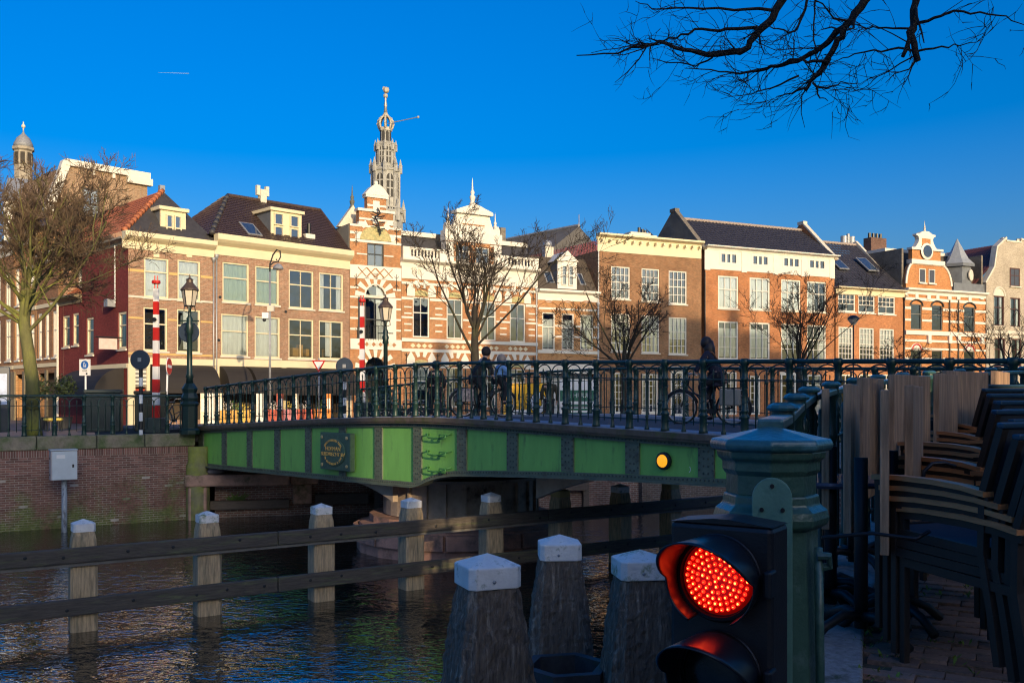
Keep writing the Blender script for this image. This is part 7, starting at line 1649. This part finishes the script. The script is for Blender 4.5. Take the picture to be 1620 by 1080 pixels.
MB().box(0, w, 0, .1, .05, hh).build('board', SIGNW, t); GR = mat('board_green', (.01, .13, .08), .5); MB().box(0, w, -.008, -.001, hh-.85, hh-.42).build('green_band', GR, t); text('TE HUUR', .26, SIGNW, t, (w*.5, -.014, hh-.63)); 
for q in range(3): MB().box(.15, w-.15, -.006, -.001, hh-1.05-q*.16, hh-.97-q*.16).build('text_line', GR, t)
for (px, Y, c, lab) in ((958, 40, 'lemon', 'yellow covered bundle on the far quay'), (985, 40.5, 'blue', 'blue covered bundle on the far quay')):
    cm = CM.get(c) or mat('goods_blue', (.02, .10, .28), .6, var=.2); p = on_street(px, Y); t = thing('covered_bundle', lab, 'bundle', (p.x, p.y, -.25), R(15))
    m = MB(); vs = [(-.6, -.3, 0), (.6, -.3, 0), (.6, .3, 0), (-.6, .3, 0), (-.5, -.2, .55), (.35, -.22, .65), (.4, .2, .6), (-.5, .2, .5)]; m.add(vs, [(0, 3, 2, 1), (4, 5, 6, 7), (0, 1, 5, 4), (1, 2, 6, 5), (2, 3, 7, 6), (3, 0, 4, 7)]); m.build('cover', cm, t, bevel=.08); MB().tube([(-.1, -.36, .0), (-.1, -.25, .61), (-.1, .25, .58), (-.1, .34, 0)], .015, 5).build('strap', BLACK, t)

# ------------------------------------------------------------------ bicycles and people
TYR = mat('tyre', (.015, .015, .015), .7); RIM = mat('rim_steel', (.5, .47, .42), .35, .6); BFR = mat('bike_black', (.015, .016, .02), .35)
def bicycle(t, pan=None, rimm=RIM, seatm=BLACK):
    r_ = .34
    for x in (-.55, .55):
        w = MB().tube([(x+r_*math.cos(R(a_)), 0, r_+.02+r_*math.sin(R(a_))) for a_ in range(0, 360, 12)], .021, 6, closed=True).build('wheel', TYR, t, smooth=True)
        MB().tube([(x+(r_-.03)*math.cos(R(a_)), 0, r_+.02+(r_-.03)*math.sin(R(a_))) for a_ in range(0, 360, 12)], .013, 5, closed=True).build('rim', rimm, w, smooth=True)
        m = MB()
        for q in range(14): m.tube([(x, .02*(-1)**q, r_+.02), (x+(r_-.03)*math.cos(R(q*25.7)), 0, r_+.02+(r_-.03)*math.sin(R(q*25.7)))], .003, 3)
        m.lathe([(.025, -.04), (.025, .04)], 8).build('spokes', rimm, w)
        m = MB(); m.tube([(x+(r_+.035)*math.cos(R(a_)), 0, r_+.02+(r_+.035)*math.sin(R(a_))) for a_ in (range(60, 215, 15) if x < 0 else range(15, 170, 15))], .022, 5); m.build('mudguard', BFR, t, smooth=True)
    m = MB(); bb = (-.08, 0, .30); hd = (.40, 0, .82); st = (-.20, 0, .82)
    for a_, b_ in ((bb, hd), (bb, st), ((.34, 0, .68), (-.13, 0, .52)), (bb, (-.55, .05, .36)), (bb, (-.55, -.05, .36)), (st, (-.55, .05, .36)), (st, (-.55, -.05, .36)), ((.42, 0, .76), (.55, 0, .36)), (hd, (.36, 0, 1.02))): m.tube([a_, b_], .017, 6)
    m.build('frame', BFR, t, smooth=True)
    MB().tube([(.12, .28, 1.02), (.2, .27, 1.06), (.36, .12, 1.07), (.38, 0, 1.04), (.36, -.12, 1.07), (.2, -.27, 1.06), (.12, -.28, 1.02)], .013, 6).build('handlebar', RIM, t, smooth=True)
    MB().sphere((-.22, 0, .93), .13, 10, 6, 1.1, .75, .35).build('saddle', seatm, t, smooth=True); MB().tube([st, (-.21, 0, .92)], .014, 6).build('seat_post', RIM, t)
    MB().box(-.72, -.30, -.07, .07, .755, .775).build('carrier', BFR, t); MB().lathe([(.05, -.03), (.055, .03)], 10).xf(Matrix.Translation((.50, 0, .83)) @ Matrix.Rotation(R(90), 4, 'Y')).build('head_lamp', RIM, t)
    MB().box(-.22, .05, .05, .07, .24, .34).build('chain_case', BFR, t); m = MB(); m.tube([(-.08, -.12, .13), (-.08, -.03, .30), (-.08, .03, .30), (-.08, .12, .47)], .012, 5); m.build('crank', RIM, t)
    if pan:
        for s_ in (-1, 1): MB().box(-.74, -.32, s_*.16-.07, s_*.16+.07, .40, .74).build('pannier', pan, t, bevel=.03)
def skin(name, V, E, rad, m_, parent, sub=2):
    me = bpy.data.meshes.new(name); me.from_pydata(V, E, []); me.materials.append(m_); o = link(name, me, parent); o.modifiers.new('skin', 'SKIN'); sk = me.skin_vertices[0].data
    for i, r_ in enumerate(rad): sk[i].radius = r_ if isinstance(r_, tuple) else (r_, r_)
    sk[0].use_root = True; s_ = o.modifiers.new('sub', 'SUBSURF'); s_.levels = sub; s_.render_levels = sub
    return o
SKN = mat('skin', (.50, .30, .21), .6, var=.08); HAIRB = mat('dark_hair', (.022, .014, .010), .55, var=.4, scale=20, stretch=(4, 4, .6))
def chain(V, E, Rr, root, pts):
    prev = root
    for (p, r_) in pts: V.append(p); Rr.append(r_); E.append((prev, len(V)-1)); prev = len(V)-1
    return prev
def figure(t, P, coat, trous, hair, hood=None, shoe=BLACK, coat_long=0., long_hair=False):
    """P: joints dict. The body is one skinned surface; coat, trousers, shoes, hair are its clothing"""
    V = [P['pel']]; E = []; Rr = [(.13, .11)]
    c_ = chain(V, E, Rr, 0, [(P['wst'], (.12, .10)), (P['chs'], (.15, .11)), (P['nck'], .055), (P['hd0'], .07), (P['hd1'], .098), (P['hd2'], .08)]); ci = 2
    for s_ in ('l', 'r'):
        chain(V, E, Rr, ci, [(P['sh'+s_], .062), (P['el'+s_], .045), (P['wr'+s_], .032), (P['ha'+s_], .036)])
        chain(V, E, Rr, 0, [(P['hp'+s_], .095), (P['kn'+s_], .062), (P['an'+s_], .042), (P['to'+s_], .036)])
    b = skin('body', V, E, Rr, SKN, t)
    V = [P['pel']]; E = []; Rr = [(.165, .14)]
    chain(V, E, Rr, 0, [(P['wst'], (.165, .14)), (P['chs'], (.185, .145)), (P['nck'], .085)])
    for s_ in ('l', 'r'): chain(V, E, Rr, 2, [(P['sh'+s_], .085), (P['el'+s_], .066), (P['wr'+s_], .052)])
    if coat_long:
        pl_ = Vector(P['pel']); chain(V, E, Rr, 0, [(tuple(pl_+Vector((0, 0, -coat_long))), (.19, .17))])
    skin('coat', V, E, Rr, coat, b)
    V = [P['pel']]; E = []; Rr = [(.15, .125)]
    for s_ in ('l', 'r'): chain(V, E, Rr, 0, [(P['hp'+s_], .11), (P['kn'+s_], .08), (P['an'+s_], .062)])
    skin('trousers', V, E, Rr, trous, b)
    for s_ in ('l', 'r'):
        a_, q = Vector(P['an'+s_]), Vector(P['to'+s_]); skin('shoe', [tuple(a_-Vector((0, 0, .02))), tuple(a_.lerp(q, .5)-Vector((0, 0, .02))), tuple(q)], [(0, 1), (1, 2)], [.05, .05, .04], shoe, b, 1)
        h0, w0 = Vector(P['ha'+s_]), Vector(P['wr'+s_]); dd = (h0-w0).normalized(); pr_ = dd.orthogonal().normalized()
        for q_ in range(4): skin('finger', [tuple(h0+pr_*(.012*(q_-1.5))), tuple(h0+pr_*(.013*(q_-1.5))+dd*.04), tuple(h0+pr_*(.012*(q_-1.5))+dd*.06-Vector((0, 0, .025)))], [(0, 1), (1, 2)], [.009, .008, .007], SKN, b, 1)
    h1 = Vector(P['hd1']); bk = Vector(P['back'])
    m = MB(); m.sphere(h1+bk*.025+Vector((0, 0, .025)), .122, 14, 10, 1, 1, 1.12)
    if long_hair: m.tube([h1+bk*.05+Vector((0, 0, .05)), h1+bk*.09+Vector((0, 0, -.12)), h1+bk*.13+Vector((0, 0, -.30))], [.11, .12, .085], 10)
    m.build('hair' if not hood else 'hood', hood or hair, b, smooth=True)
    f = MB(); fr = -bk; sd_ = Vector((-fr.y, fr.x, 0)); f.sphere(h1+fr*.098+Vector((0, 0, -.015)), .016, 6, 5); f.build('nose', SKN, b)
    for s_ in (-1, 1): MB().sphere(h1+fr*.088+sd_*.034*s_+Vector((0, 0, .015)), .011, 6, 5).build('eye', BLACK, b); MB().sphere(h1+sd_*.098*s_, .024, 6, 5, .6, .6, 1).build('ear', SKN, b)
    return b
def rider(dz_=0, lean=.18, lk=.7):
    return dict(pel=(-.22, 0, 1.0), wst=(-.20+lean*.2, 0, 1.16), chs=(-.17+lean*.8, 0, 1.40), nck=(-.14+lean, 0, 1.54), hd0=(-.12+lean, 0, 1.60), hd1=(-.09+lean, 0, 1.68), hd2=(-.09+lean, 0, 1.74),
                shl=(-.15+lean*.85, .20, 1.44), ell=(.02+lean*.6, .27, 1.22), wrl=(.16, .27, 1.08), hal=(.18, .27, 1.06), shr=(-.15+lean*.85, -.20, 1.44), elr=(.02+lean*.6, -.27, 1.22), wrr=(.16, -.27, 1.08), har=(.18, -.27, 1.06),
                hpl=(-.20, .10, .98), knl=(.12, .12, .80), anl=(-.06, .12, .50), tol=(.07, .12, .47), hpr=(-.20, -.10, .98), knr=(.03, -.12, .62), anr=(-.10, -.12, .18), tor=(.04, -.12, .14), back=(-1, 0, 0))
def walker(st=.18):
    return dict(pel=(0, 0, .92), wst=(0, 0, 1.08), chs=(.01, 0, 1.34), nck=(.02, 0, 1.47), hd0=(.03, 0, 1.53), hd1=(.05, 0, 1.61), hd2=(.05, 0, 1.67), shl=(.01, .19, 1.38), ell=(.06, .25, 1.12), wrl=(.16, .23, .92), hal=(.19, .22, .86), shr=(.01, -.19, 1.38), elr=(-.10, -.25, 1.12), wrr=(-.06, -.24, .90), har=(-.04, -.23, .83),
                hpl=(0, .09, .88), knl=(st*.9, .09, .50), anl=(st, .09, .09), tol=(st+.14, .09, .035), hpr=(0, -.09, .88), knr=(-st*.2, -.09, .50), anr=(-st*1.4, -.09, .13), tor=(-st*1.4+.12, -.09, .05), back=(-1, 0, 0))
def on_bridge(px, w):
    a_ = (px-CX)/F; k_ = (a_*(BO.y+BY.y*w)-(BO.x+BY.x*w))/((.527)-a_*(-.5897)); q = BO+Vector((.527, -.5897))*k_+BY*w; return q, dz(k_)-.02
COATN = mat('navy_coat', (.010, .012, .030), .8, var=.2); COATK = mat('black_coat', (.012, .012, .013), .8, var=.2); COATO = mat('olive_coat', (.04, .034, .018), .85, var=.2); JEAN = mat('dark_trousers', (.012, .013, .018), .8); BLUEJ = mat('light_blue_jacket', (.16, .33, .62), .75, var=.15)
PATT = mat('patterned_fabric', (.42, .34, .30), .85, var=.3, scale=20, col2=(.06, .05, .06), amt=.6, cscale=16)
q, z0 = on_bridge(1118, 3.55); ang = math.atan2(.45, -.88)
t = thing('bicycle', 'black city bicycle with grey pannier ridden across the bridge', 'bicycle', (q.x, q.y, z0), ang); bicycle(t, mat('grey_pannier', (.25, .24, .20), .7))
t = thing('person', 'person with long dark hair in navy coat riding the bicycle on the bridge', 'person', (q.x, q.y, z0), ang); P_ = rider(lean=.12); figure(t, P_, COATN, JEAN, HAIRB, long_hair=True, coat_long=.22)
MB().tube([(-.02, .16, 1.52), (-.15, .10, 1.5), (-.26, 0, 1.3), (-.30, -.12, 1.12)], .02, 6).build('bag_strap', mat('brown_leather', (.16, .06, .025), .6), t, smooth=True); MB().box(-.36, -.24, -.26, -.10, .85, 1.1).build('shoulder_bag', MATS['brown_leather'], t, bevel=.03)
q, z0 = on_bridge(764, 3.2); ang = math.atan2(.5, .86)
t = thing('bicycle', 'bicycle with patterned bags ridden on the far side of the bridge', 'bicycle', (q.x, q.y, z0), math.atan2(.35, .94)); bicycle(t, PATT)
t = thing('person', 'person in black coat and dark cap cycling on the bridge before the tree', 'person', (q.x, q.y, z0), math.atan2(.35, .94)); figure(t, rider(lean=.2), COATK, JEAN, HAIRB, hood=mat('dark_cap', (.03, .022, .02), .8))
q2 = q+Vector((.55, .18)); t = thing('person', 'child in light blue jacket in a front bicycle seat', 'person', (q2.x, q2.y, z0+.28), math.atan2(.35, .94)); figure(t, {k_: tuple(Vector(v)*.72) if k_ != 'back' else v for k_, v in rider(lean=.02).items()}, BLUEJ, JEAN, HAIRB, hood=mat('child_hat', (.3, .24, .2), .8))
q, z0 = on_bridge(690, 5.1); t = thing('person', 'hooded person in long black coat walking on the bridge', 'person', (q.x, q.y, z0+.05), math.atan2(.7, -.6)); figure(t, walker(.14), COATK, JEAN, HAIRB, hood=COATK, coat_long=.35)
p = on_street(869, 33.8); t = thing('person', 'person in dark olive coat with hood standing by the yellow board', 'person', (p.x, p.y, .02), R(100)); figure(t, {k_: tuple(Vector(v)*1.08) if k_ != 'back' else v for k_, v in walker(.08).items()}, COATO, JEAN, HAIRB, hood=COATO, coat_long=.3)
t = thing('bicycle', 'parked bicycle in the tangle behind the middle of the bridge railing', 'bicycle', (0, 0, 0), 0, 'bicycles parked behind the bridge railing'); bicycle(t)
pb = t; fst = True; BI = 0
for (px, Y, a_) in ((600, 34.5, 20), (618, 35.2, 35), (633, 34.6, 15), (647, 35.8, 40), (660, 35, 25), (676, 36, 10), (690, 36.4, 30)):
    o = pb if fst else copy_tree(pb); fst = False; p = on_street(px, Y); o.location = (p.x, p.y, -.06); o.rotation_euler = (R(rg.uniform(-6, 6)), 0, R(a_)); BI += 1; o['label'] = f'parked bicycle behind the bridge railing, {NUM[BI-1]} from the red and white barrier'
o = copy_tree(pb); p = on_street(280, 33.5); o.location = (p.x, p.y, 0); o.rotation_euler = (0, 0, R(60)); o['label'] = 'parked bicycle behind the left street lantern'
# thin condensation trail high in the sky
a_, b_ = at(250, 115, 2400), at(299, 116.5, 2400)
MB().tube([a_, a_.lerp(b_, .5), b_], [.2, .5, .7], 6).build('contrail', mat('contrail_white', (.22, .40, .60), .9, var=0), None, kind='stuff', label='thin white condensation trail in the sky')
